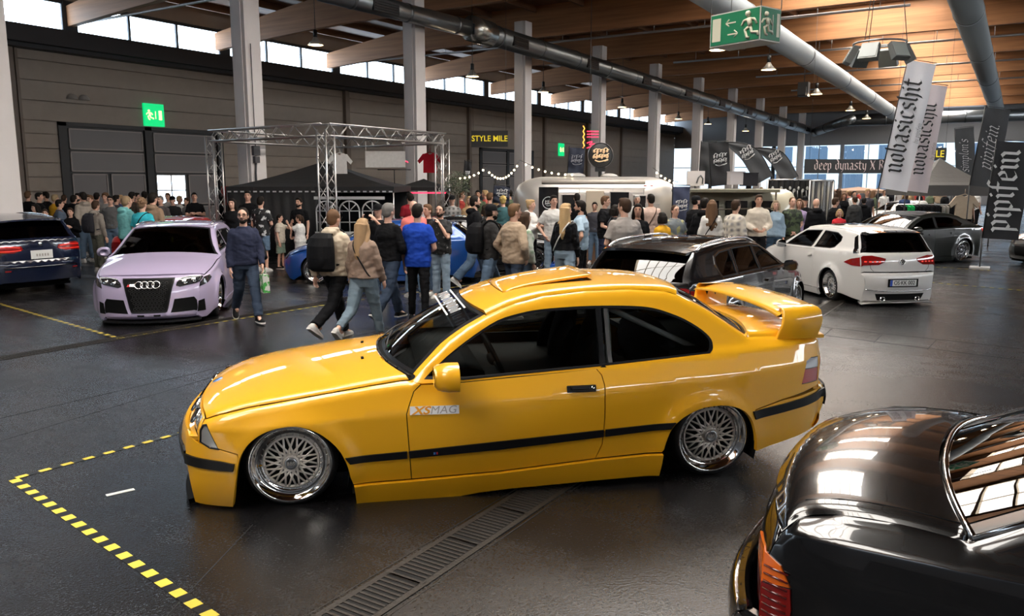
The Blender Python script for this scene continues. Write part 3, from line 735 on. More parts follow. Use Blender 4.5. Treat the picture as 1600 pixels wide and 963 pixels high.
    c.panel('taillight_clear', [(-3.39, .706), (-3.402, .752), (-3.45, .77), (-3.53, .765), (-3.53, .70)], mat('lamp_clear', (.7, .72, .75), .12, .3, 1), -.002, label='clear upper tail lamp')
    c.panel('taillight_frame', [(x * 1.0 + (.008 if x > -3.4 else 0), z + (.008 if z > .7 else -.008)) for x, z in tl], TRIM, -.006)
    for sg in (-1, 1): c.skin('taillight', 'tail', TLr, off=.004, poly=[(.45, sg * .62), (.9, sg * .62), (.9, sg * .99), (.45, sg * .99)][::sg], flange=.01); 
    b = MB(); p, dv, nn = c.frame_on('tail', .62, 0); b.box((0, 0, .004), (.5, .11, .006), M=AX(p, dv, nn.cross(dv), nn)); b.build('number_plate', mat('plate_white', (.7, .7, .68), .5), r)
    c.panel('bumper', [(-3.55, .545), (-3.60, .53), (-3.615, .45), (-3.58, .34), (-3.50, .27), (-3.02, .175)] + [(-3.008, .30), (-2.985, .40), (-2.985, .452), (-3.2, .505)], YEL)
    c.panel('bumper_strip', [(-2.975, .452), (-3.3, .497), (-3.612, .535), (-3.618, .475), (-3.3, .44), (-2.992, .398)], TRIM, .014, flange=.02)
    c.panel('side_moulding', [(-.325, .312), (-.697, .326), (-.697, .281), (-.353, .271)], TRIM, .012, flange=.015)
    c.panel('side_moulding', [(-.707, .326), (-1.27, .355), (-1.945, .390), (-1.945, .344), (-1.27, .302), (-.712, .281)], TRIM, .012, flange=.015)
    c.panel('side_moulding', [(-1.958, .391), (-2.425, .416), (-2.392, .374), (-1.958, .345)], TRIM, .012, flange=.015)
    c.panel('side_skirt', [(-.372, .126), (-.725, .131), (-1.27, .146), (-1.895, .189), (-2.345, .207), (-2.336, .06), (-1.9, .05), (-1.351, .035), (-1.15, .022), (-.929, -.008), (-.6, -.018), (-.385, -.025)], YEL, .02)
    c.panel('jacking_plug', arc(-.78, .085, .02, 0, 359, 16), YEL, .015, flange=.004)
    c.panel('jacking_plug', arc(-2.0, .125, .02, 0, 359, 16), YEL, .015, flange=.004)
    # handle
    for sd in (1, -1):
        M = c.side_frame(-1.80, .662, sd); b = MB()
        b.box((0, 0, .006), (.19, .045, .012), M=M); b.box((-.01 * sd, .004, .022), (.12, .026, .02), M=M)
        h_ = b.build('door_handle', TRIM, r); md = h_.modifiers.new('b', 'BEVEL'); md.width = .005; md.segments = 2
        b = MB(); b.lathe([(.012, .012), (.010, .018), (.001, .018)], 14, M=M @ Matrix.Translation((.072 * sd, .002, 0))); b.build('door_lock', mat_chrome(), r)
        M = c.side_frame(-.87, .575, sd)
        b = MB(); b.box((0, 0, .002), (.30, .052, .003), M=M @ Matrix.Rotation(-.012 * sd, 4, 'Z')); st = b.build('door_sticker', mat('white_vinyl_and_reflection', (.75, .75, .75), .4), r, None)
        YV = mat('yellow_vinyl', (.75, .30, .01), .5)
        put_text('sticker_letters', 'XS', M @ Matrix.Translation((-.085, -.002, .004)), YV, st, size=.066, ext=.0008, bold=.03, width=1.35, shear=.3)
        put_text('sticker_letters', 'MAG', M @ Matrix.Translation((.052, -.002, .004)), mat('grey_vinyl', (.35, .33, .3), .5), st, size=.066, ext=.0006, width=1.1, shear=.2, spacing=1.05)
    M = c.side_frame(-.88, .306, 1); b = MB()
    for i, cc in enumerate(((.1, .3, .7), (.02, .06, .35), (.6, .03, .03))):
        b2 = MB(); b2.box((-.018 + .009 * i, 0, .016), (.007, .014, .004), M=M); b2.build('stripe_badge', mat('badge%d' % i, cc, .4), r)
    for sd in (1, -1): mirror_pod(r, -.955, sd * (c.f(-.9, .76) + .02), .745, YEL, sd, 1.2)
    # inside
    c.liner(0, .2, .345); c.liner(-2.68, .2, .345); c.floor(.5, -3.15, hw=.5)
    c.core(-.36, -2.34, .05, .66, .05); c.core(-3.01, -3.5, .3, .8, .05)
    I = mat('interior_black', (.012, .012, .012), .7); G = mat('seat_cloth', (.035, .035, .04), .9)
    b = MB(); b.bbox((-2.45, -.7, .40), (-.7, .7, .44)); b.bbox((-3.0, -.66, .80), (-2.45, .66, .84)); b.build('cabin_floor', I, r)
    b = MB()
    for sd in (1, -1): b.bbox((-2.4, sd * .74, .45), (-.8, sd * .77, .74))
    b.build('door_card', I, r)
    b = MB(); vs = []
    prd = [(-.80, .74), (-.95, .79), (-1.10, .80), (-1.20, .77), (-1.22, .70), (-1.10, .60), (-.85, .55)]
    b.add([(x, y, z) for y in (-.70, .70) for x, z in prd], [(i, (i + 1) % 7, 7 + (i + 1) % 7, 7 + i) for i in range(7)] + [tuple(range(7)), tuple(range(13, 6, -1))], 0, True); b.build('dashboard', I, r)
    b = MB(); M = Matrix.Translation((-1.32, .36, .78)) @ Matrix.Rotation(radians(-65), 4, 'Y')
    b.tube([(.18 * cos(2 * pi * k / 24), .18 * sin(2 * pi * k / 24), 0) for k in range(24)], .015, 8, closed=True, M=M)
    for a in (0, 2.1, 4.2): b.tube([(0, 0, -.02), (.17 * cos(a), .17 * sin(a), 0)], .012, 6, M=M)
    b.sph((0, 0, -.02), (.05, .05, .03), 12, 6, M=M); b.build('steering_wheel', I, r)
    seat(r, -1.68, .36, .40, G); seat(r, -1.68, -.36, .40, G)
    b = MB(); b.sph((-2.35, .0, .52), (.25, .6, .10), 16, 8); b.sph((-2.52, .0, .75), (.10, .6, .24), 16, 8); b.build('rear_bench', G, r)
    CG = mat('cage_grey', (.85, .85, .80), .4)
    b = MB(); hoop = [(-2.05, -.60, .42), (-2.05, -.60, .80), (-2.05, -.52, 1.08), (-2.05, -.38, 1.17), (-2.05, .38, 1.17), (-2.05, .52, 1.08), (-2.05, .60, .80), (-2.05, .60, .42)]
    b.tube(crs(hoop, 4), .022, 10)
    for sd in (1, -1): b.tube([(-2.05, sd * .45, 1.13), (-2.75, sd * .5, .80)], .02, 10)
    b.tube([(-2.05, .55, .95), (-2.05, -.55, .50)], .02, 10); b.tube([(-2.05, -.5, .85), (-2.05, .5, .85)], .018, 10)
    b.build('roll_cage', CG, r)
    # rear wing
    W_ = MB(); n = 26
    sec = [(0, -.012), (.04, .010), (.12, .030), (.22, .040), (.30, .038), (.30, .022), (.18, .012), (.04, -.020)]
    vs = []
    for i in range(n + 1):
        q = -1 + 2 * i / n; y = q * .70; zz = 1.100 - .030 * abs(q) ** 3; xx = -3.215 + .02 * (abs(q) ** 2); kx = 1.0
        for a, b_ in sec: vs.append((xx - a * kx, y, zz + b_))
    m8 = len(sec); W_.add(vs, [(i * m8 + k, i * m8 + (k + 1) % m8, (i + 1) * m8 + (k + 1) % m8, (i + 1) * m8 + k) for i in range(n) for k in range(m8)] , 0, True)
    wing = W_.build('rear_wing', YEL, r)
    for sd in (1, -1):
        U = MB(); ln = [((-3.19, -3.50), .905, .695), ((-3.20, -3.505), .95, .71), ((-3.215, -3.515), 1.0, .722), ((-3.22, -3.52), 1.04, .722), ((-3.225, -3.515), 1.075, .705), ((-3.225, -3.51), 1.092, .67), ((-3.22, -3.51), 1.10, .60)]
        vs = []; ns_ = 8
        for (xa, xb), z, y in ln:
            for k in range(ns_):
                a = 2 * pi * k / ns_; xc = (xa + xb) / 2; hx = abs(xb - xa) / 2
                cx_ = max(-1, min(1, 1.3 * cos(a))); sy = max(-1, min(1, 1.3 * sin(a)))
                vs.append((xc + hx * cx_, sd * (y + .022 * sy), z + (.022 if z > 1.07 else 0)))
        U.add(vs, [(i * ns_ + k, i * ns_ + (k + 1) % ns_, (i + 1) * ns_ + (k + 1) % ns_, (i + 1) * ns_ + k) for i in range(len(ln) - 1) for k in range(ns_)] + [tuple(range((len(ln) - 1) * ns_, len(ln) * ns_))], 0, True)
        U.build('wing_end_plate', YEL, wing)
    b = MB()
    vs = []
    for i in range(n + 1):
        q = -1 + 2 * i / n; y = q * .715; z0 = .905 + .02 * (1 - q * q)
        for a, zz in ((-3.22, 0), (-3.22, .02), (-3.30, .030), (-3.45, .028), (-3.60 + .06 * q * q, .022), (-3.60 + .06 * q * q, .0)): vs.append((a, y, z0 + zz))
    b.add(vs, [(i * 6 + k, i * 6 + (k + 1) % 6, (i + 1) * 6 + (k + 1) % 6, (i + 1) * 6 + k) for i in range(n) for k in range(6)] + [tuple(range(6)), tuple(range(n * 6, n * 6 + 6))]); b.build('wing_foot', YEL, wing)
    b = MB()
    for dx in (0, .075):
        b.add([(-3.30 - dx, .699 - 1.398, 1.06), (-3.335 - dx, .699 - 1.398, 1.06), (-3.3175 - dx, .699 - 1.398, 1.01)], [(0, 1, 2)], 0, False, Matrix.Translation((0, .002, 0)))
        b.add([(-3.30 - dx, -.6985, 1.055), (-3.335 - dx, -.6985, 1.055), (-3.3175 - dx, -.6985, 1.01)], [(2, 1, 0)])
    b.build('wing_slot', BLK, wing)
    # wheels
    WH = mat('wheel_cream', (.82, .74, .65), .3, .0, .6)
    for sd in (1, -1):
        t, hc, fy = wheel(r, .0, sd * (.80 - .10), .272, .283, .243, .20, 'mesh', WH, radians(4), 16, .165, side=sd, hub='round', dish=.045)
        me = put_text('hub_letters', 'BBS', AX((0, fy + .038, 0), (-1, 0, 0), (0, 0, 1), (0, 1, 0)), mat('grey_vinyl', (.35, .33, .3), .5), t, size=.03, ext=.001, bold=.02)
        b = MB(); b.add([(.168, .058, -.012), (.20, .066, -.002), (.20, .066, -.022)], [(0, 1, 2), (2, 1, 0)]); b.build('valve_mark', YEL, t)
        t, hc, fy = wheel(r, -2.725, sd * (.79 - .12), .278, .285, .240, .24, 'mesh', WH, radians(4), 16, .182, side=sd, hub='round', dish=.055)
        put_text('hub_letters', 'BBS', AX((0, fy + .038, 0), (-1, 0, 0), (0, 0, 1), (0, 1, 0)), mat('grey_vinyl', (.35, .33, .3), .5), t, size=.03, ext=.001, bold=.02)
    return c
yellow = yellow_car()
# ------------------------------------------------------------------ the other cars
def paint(name, col, rough=.35, metal=0.0, coat=1.0): return mat(name, col, rough, metal, 0 if coat == 0 else 1.0)
def arch_pts(xc, zc, R, zmin, n=14):
    a = degrees(asin(max(-1, min(1, (zmin - zc) / R)))); return arc(xc, zc, R, a, 180 - a, n)      # front -> rear
def std_car(name, label, pos, rz, sc, pm, wb=2.6, W=.885, fo=.62, ro=.62, hood=None, screen=(-.47, .935, -1.25, 1.33), roof=None, glass_end=(-3.40, .96), tail=None, belt=None,
            doors=(-.52, -1.55, -2.25), wins=None, arch=(.30, .345), sill=.19, fbow=.2, rbow=.14, front=None, rear=None, roofm=None, tumble=.46, h=.07, wheel_kw=None, wm=None, style='multi', bottom=.10, gl=None, deck=None, trimm=None, fl=.03, hoodp=None, sunroof=False, dcrown=.03, group=None, steer=0, handles=(), wR=(.315, .24)):
    n_ = (W - .25)
    xf = front[-1][0] if front else fo; xr = rear[-1][0]
    Wt = [(front[0][0] + .10, W - .30), (front[0][0], W - .20), (front[0][0] - .1, W - .12), (front[0][0] - .3, W - .045), (0, W - .015), (-wb / 2, W), (-wb, W - .01), (rear[0][0] + .35, W - .05), (rear[0][0] + .15, W - .10), (rear[0][0], W - .17), (rear[0][0] - .08, W - .24)]
    c = Car(name, label, (pos[0], pos[1], 0), radians(rz), sc, W=Wt, zb=belt, prof=[(0, .05), (.18, .015), (.4, 0), (.75, .0), (1, .03)], tumble=tumble, shb=.03, rho=.05, rc=.5,
            flares=[(0, arch[0], arch[1] - .01, fl, .07), (-wb, arch[0], arch[1] - .01, fl, .07)], h=h, group=group)
    r = c.root; sx, sz, tx, tz_ = screen
    ap = [(sx, sz), (sx + (tx - sx) * .33, sz + (tz_ - sz) * .38), (sx + (tx - sx) * .66, sz + (tz_ - sz) * .72), (tx, tz_)]
    ge = glass_end; re_ = roof[-1]
    gp = [re_, ((re_[0] + ge[0]) / 2 - .01, (re_[1] + ge[1]) / 2 + .01), ge]
    dk = deck or []
    c.set_ztop(sorted(set(hood + ap[1:] + roof[1:] + gp[1:] + dk + [(front[-1][0] + .02, front[-1][1])])))
    c.patch('front', [(x, z, 0, fbow) for x, z in front])
    c.patch('hood', [(x, z, .02 + .05 * min(1, (front[-1][0] - x) / .4), fbow - (fbow - .14) * min(1, (front[-1][0] - x) / .6)) for x, z in [front[-1]] + hood + [(sx, sz)]])
    c.patch('screen', [(x, z, .05, .14 - .06 * i / 3) for i, (x, z) in enumerate(ap)], drop=False)
    nr = len(roof)
    c.patch('roof', [(x, z, .03, .08 - .14 * i / (nr - 1)) for i, (x, z) in enumerate(roof)])
    c.patch('glass', [(x, z, .03 + (dcrown - .03) * i / 2, -.06 - (rbow - .06) * i / 2) for i, (x, z) in enumerate(gp)], drop=False)
    last = ge
    if dk: c.patch('deck', [(x, z, dcrown, -rbow) for x, z in [ge] + dk]); last = dk[-1]
    c.patch('tail', [(x, z, .0, -rbow) for x, z in [last] + tail])
    c.patch('rearb', [(x, z, 0, -rbow) for x, z in rear])
    c.skin('front_bumper', 'front', pm); c.skin('hood', 'hood', hoodp or pm, .01, .99, -.993, .993)
    g1 = gl or GLD
    c.skin('windshield', 'screen', g1, .01, .99, -.93, .93, flange=0, off=-.004)
    c.skin('screen_frame', 'screen', TRIM, 0, 1, -.95, .95, off=.001, holes=[[(.05, -.91), (.95, -.91), (.95, .91), (.05, .91)]], flange=.01)
    for sg in (-1, 1): c.skin('a_pillar', 'screen', pm, poly=[(0, sg * .94), (1, sg * .94), (1, sg), (0, sg)][::sg], h=.05)
    c.skin('roof', 'roof', roofm or pm)
    c.skin('rear_window', 'glass', g1, .02, .98, -.9, .9, flange=0, off=.003)
    c.skin('rear_window_surround', 'glass', pm if not trimm else trimm)
    if dk: c.skin('trunk_lid', 'deck', pm)
    c.skin('tail_panel', 'tail', pm); c.skin('rear_bumper', 'rearb', pm)
    fa = arch_pts(0, arch[0], arch[1], sill); ra = arch_pts(-wb, arch[0], arch[1], max(sill, .2))
    d0, d1 = doors[0], doors[-1]; bz = lambda x: lerp_tab(c.zb, x, False) - .004
    xs = [d1 + (d0 - d1) * k / 6 for k in range(7)]
    out = [front[-1]] + hood + ap + roof[1:] + gp[1:] + dk + tail + rear + [(rear[-1][0] + .02, bottom + .05)] + ra[::-1] + [(d1, sill)] + [(x, bz(x)) for x in xs] + [(d0, sill)] + fa[::-1] + [(front[0][0] - .1, bottom)] + front[:-1]
    wins = wins or []
    c.panel('body_side', out, pm, holes=wins)
    for a, b_ in zip(doors, doors[1:]):
        k = [a - .004 + (b_ - a + .008) * i / 5 for i in range(6)]
        c.panel('door', [(x, bz(x) - .004) for x in k] + [(k[-1], sill + .005), (k[0], sill + .005)], pm)
    c.panel('side_skirt', [(fa[-1][0], sill - .006), (d1 - (0), sill - .006), (ra[0][0], sill - .006), (ra[0][0] + .01, .07), (fa[-1][0] - .01, .07)], pm, .012)
    for w_ in wins:
        c.panel('side_window', w_, g1, -.006, flange=0); cx = sum(p[0] for p in w_) / len(w_); cz = sum(p[1] for p in w_) / len(w_)
        c.panel('window_trim', w_, trimm or TRIM, .003, holes=[[(x + (cx - x) * .05, z + (cz - z) * .11) for x, z in w_]], flange=.01, h=.05)
    c.liner(0, arch[0], arch[1] + .01); c.liner(-wb, arch[0], arch[1] + .01); c.floor(front[0][0], rear[-1][0] + .1, bottom - .02)
    c.core(fa[-1][0], ra[0][0], .1, .8, .06); c.core(front[0][0] - .05, fa[0][0] + .0, .15, .55, .08); c.core(ra[-1][0], rear[0][0] + .12, .2, .72, .10)
    for x in handles:
        for sd in (1, -1):
            M = c.side_frame(x, bz(x) - .12, sd); b = MB(); b.box((0, 0, .012), (.18, .03, .03), M=M); b.build('door_handle', pm, r)
    for sd in (1, -1): mirror_pod(r, sx - .32, sd * (c.f(sx - .32, bz(sx - .32)) + .02), bz(sx - .3) + .01, pm, sd, 1.1)
    wk = dict(face_r=wR[1] * .7, dish=.05); wk.update(wheel_kw or {})
    for xx in (0, -wb):
        for sd in (1, -1): wheel(r, xx, sd * (W - .13), wR[0] - .01, wR[0], wR[1], .2, style, wm or mat('wheel_silver', (.55, .55, .56), .2, .9), radians(5 if xx else 3), side=sd, res=32, steer=(steer if xx == 0 else 0), **wk)
    I = mat('interior_black', (.012, .012, .012), .7)
    b = MB(); b.bbox((-2.9, -.68, .42), (-.5, .68, .46)); b.build('cabin_floor', I, r)
    b = MB(); b.bbox((sx - .6, -.66, .6), (sx - .15, .66, sz - .02)); b.build('dashboard', I, r)
    for sd in (1, -1): seat(r, sx - 1.25, sd * .36, .45, mat('seat_cloth', (.035, .035, .04), .9))
    b = MB(); b.sph((-2.5 + (0 if wb < 2.7 else -.1), 0, .78), (.14, .58, .26), 14, 8); b.build('rear_bench', mat('seat_cloth', (.035, .035, .04), .9), r)
    return c
def tz(c, key, z):
    cc, L, _, _ = c.patches[key]; best = min(range(len(cc)), key=lambda i: abs(cc[i][1] - z))
    i = best; 
    for j in (best - 1, best + 1):
        if 0 <= j < len(cc) and (cc[j][1] - z) * (cc[best][1] - z) < 0:
            k = (z - cc[best][1]) / (cc[j][1] - cc[best][1]); return (L[best] + (L[j] - L[best]) * k) / L[-1]
    return L[best] / L[-1]
def zs_poly(c, key, pts, sg=1):
    """(s, z) corner list to ribbon coordinates"""
    q = [(tz(c, key, z), sg * s) for s, z in pts]
    return q
def face(c, name, key, pts, m, off=.004, both=False, parent=None, flange=.012, label=None, h=None):
    o = []
    for sg in ((1, -1) if both else (1,)): o.append(c.skin(name, key, m, poly=zs_poly(c, key, pts, sg), off=off, flange=flange, parent=parent, label=label, h=h or .04))
    return o
def surf(c, key, s, z, upz=True):
    P = c.PP(key); t = tz(c, key, z); p, dv, nn = c.frame_on(key, t, s); up = nn.cross(dv)
    if up.z < 0: up = -up; 
    return p, dv, nn, up
def fmat(c, key, s, z, lift=.006, facing=1):
    """matrix on a front (facing 1) or rear (-1) face: x to the reader's right"""
    p, dv, nn, up = surf(c, key, s, z); ex = up.cross(nn)
    return AX(p + nn * lift, ex, up, nn)
CHR = mat('chrome', (.7, .7, .7), .1, 1); REDL = mat('lamp_red', (.24, .006, .006), .1, 0, 1); REDE = mat('lamp_red_lit', (.8, .02, .01), .3, emit=(1, .04, .02), es=.5); CLR = mat('lamp_clear', (.7, .72, .75), .12, .3, 1)
PLATE = mat('plate_white', (.7, .7, .68), .5); BLT = mat('black_letters', (.01, .01, .01), .5)
STDW5 = lambda f0, f1, f2, zb, zt: [[(f0, zb), (f0 - .30, zb + (zt - zb) * .52), (f0 - .62, zt - .02), (f1, zt), (f1, zb + .02)], [(f1 - .06, zb + .02), (f1 - .06, zt), (f2 + .35, zt - .02), (f2, zb + .10), (f2 + .03, zb + .05)]]

# lilac hatchback, nose towards the camera
LIL = mat('lilac_paint', (.42, .355, .51), .35, 0, 1)
def lilac():
    c = std_car('hatchback', 'pastel lilac hatchback with black grille seen from the front, left of the walkers', (7.45, 11.03), 224.2, .966, LIL, wb=2.58, W=.90,
        front=[(.66, .07), (.72, .12), (.70, .22), (.69, .35), (.67, .50), (.62, .62), (.54, .70)], hood=[(.40, .738), (.2, .78), (0, .818), (-.25, .862)], screen=(-.47, .90, -1.22, 1.315),
        roof=[(-1.22, 1.315), (-1.5, 1.35), (-2.0, 1.365), (-2.6, 1.34), (-3.1, 1.27)], glass_end=(-3.36, .98), tail=[(-3.40, .80), (-3.42, .60)], rear=[(-3.46, .60), (-3.47, .4), (-3.40, .22)],
        belt=[(-3.4, 1.0), (-2.0, .955), (-.47, .915), (.2, .77), (.55, .69), (.7, .60)], doors=(-.50, -1.50, -2.20), wins=STDW5(-.66, -1.5, -2.85, .965, 1.28), fbow=.20, style='multi', h=.06, fl=.045,
        wm=mat('wheel_silver', (.55, .55, .56), .2, .9), handles=(-1.35, -2.1), bottom=.07, steer=0)
    MESHB = mat('grille_mesh', (.003, .003, .003), .6, spec=.12); r = c.root
    face(c, 'grille_frame', 'front', [(-.49, .665), (.49, .665), (.50, .61), (.385, .175), (.345, .165), (-.345, .165), (-.385, .175), (-.50, .61)], TRIM, .012, h=.06)
    g = face(c, 'grille', 'front', [(-.465, .645), (.465, .645), (.47, .61), (.36, .195), (-.36, .195), (-.47, .61)], MESHB, .016, h=.06)[0]
    b = MB()
    for i in range(9):
        for j in range(-5, 6):
            s = .072 * (j + (.5 if i % 2 else 0)); z = .225 + .046 * i
            if abs(s) > .30 + .1 * (z - .2) / .45: continue
            M = fmat(c, 'front', s, z, .018); b.tube([(.021 * cos(2 * pi * k / 6), .021 * sin(2 * pi * k / 6), 0) for k in range(6)], .0035, 4, closed=True, M=M)
    b.build('grille_honeycomb', mat('grille_gloss', (.012, .012, .013), .4), g)
    b = MB()
    for k in range(4):
        M = fmat(c, 'front', 0, .565, .045) @ Matrix.Translation((-.12 + .08 * k, 0, .002 * k)); b.tube([(.054 * cos(2 * pi * i / 20), .054 * sin(2 * pi * i / 20), 0) for i in range(20)], .008, 6, closed=True, M=M)
    b.build('ring_emblem', CHR, g)
    M = fmat(c, 'front', -.30, .565, .036); put_text('grille_letters', 'RS3', M, CHR, g, size=.05, ext=.003, bold=.01)
    M = fmat(c, 'front', -.38, .565, .026); b = MB(); b.box((0, 0, 0), (.035, .035, .006), M=M @ Matrix(((1, .3, 0, 0), (0, 1, 0, 0), (0, 0, 1, 0), (0, 0, 0, 1)))); b.build('red_badge', mat('badge_red', (.6, .01, .02), .3), g)
    for sg in (1, -1):
        hp = [(.545, .555), (.55, .60), (.62, .665), (.80, .685), (.985, .675), (.985, .60), (.93, .575), (.62, .535)]
        hl = c.skin('headlamp', 'front', mat('headlamp_dark', (.06, .06, .065), .08, .5, 1), poly=zs_poly(c, 'front', hp, sg), off=.006, flange=.015, h=.04)
        b = MB()
        for s, z, rr in ((.70, .605, .042), (.86, .62, .04)):
            M = fmat(c, 'front', sg * s, z, .012); b.lathe([(rr, 0), (rr * .9, .012), (rr * .6, .004), (rr * .4, .014), (.001, .018)], 18, M=M)
        b.build('projector', CHR, hl)
        b = MB(); b.tube([fmat(c, 'front', sg * s, z, .014).to_translation() for s, z in ((.60, .65), (.75, .668), (.95, .665), (.955, .61))], .007, 6); b.build('light_strip', mat('lamp_white', (.8, .8, .8), .2), hl)
        face_p = [(.50, .36), (.98, .345), (.98, .15), (.45, .15)]
        c.skin('side_intake', 'front', MESHB, poly=zs_poly(c, 'front', [(.52, .36), (.90, .375), (.96, .32), (.99, .17), (.46, .16)], sg), off=.005, flange=.012, h=.05)
        c.panel('headlamp', [(.665, .545), (.64, .61), (.56, .682), (.44, .70), (.40, .66), (.52, .59)], mat('headlamp_dark', (.06, .06, .065), .08, .5, 1), .004, sides=(sg,), flange=.01)
        c.panel('side_intake', [(.712, .17), (.70, .33), (.62, .35), (.60, .17)], MESHB, .004, sides=(sg,), flange=.01)
        c.skin('lower_slot', 'front', MESHB, poly=zs_poly(c, 'front', [(.18 * sg - .08, .14), (.18 * sg + .07, .14), (.18 * sg + .07, .115), (.18 * sg - .08, .115)], 1), off=.004, flange=.008, h=.04)
    b = MB(); vs = []; n = 22
    for i in range(n + 1):
        q = -1 + 2 * i / n; p = c.PP('front')(0, q); vs += [(p.x - .1, p.y, .075), (p.x + .07, p.y * 1.03, .07), (p.x + .07, p.y * 1.03, .045), (p.x - .1, p.y, .045)]
    b.add(vs, [(4 * i + a, 4 * i + (a + 1) % 4, 4 * i + 4 + (a + 1) % 4, 4 * i + 4 + a) for i in range(n) for a in range(4)] + [(0, 1, 2, 3), tuple(4 * n + k for k in range(4))]); b.build('front_splitter', TRIM, r)
    b = MB()
    for sd in (1, -1): b.bbox((-2.2, sd * .86, .03), (-.4, sd * .93, .05))
    b.build('side_blade', TRIM, r)
    b = MB(); b.sph((-1.12, 0, 1.14), (.012, .022, .05), 10, 8); b.build('air_freshener', mat('yellow_green', (.5, .6, .03), .5), r)
    b = MB(); M = Matrix.Translation((-1.05, .36, .90)) @ Matrix.Rotation(radians(-65), 4, 'Y'); b.tube([(.18 * cos(2 * pi * k / 24), .18 * sin(2 * pi * k / 24), 0) for k in range(24)], .016, 8, closed=True, M=M); b.sph((0, 0, 0), (.07, .05, .03), 10, 6, M=M); b.build('steering_wheel', mat('wheel_grey', (.10, .10, .10), .4), r)
    for sd in (1, -1): b = MB(); b.tube([(x, sd * (c.f(x, z) - .02), z + .045) for x, z in ((-1.35, 1.335), (-1.8, 1.36), (-2.5, 1.345), (-3.0, 1.29))], .013, 6); b.build('roof_rail', CHR, r)
    return c
lilac()

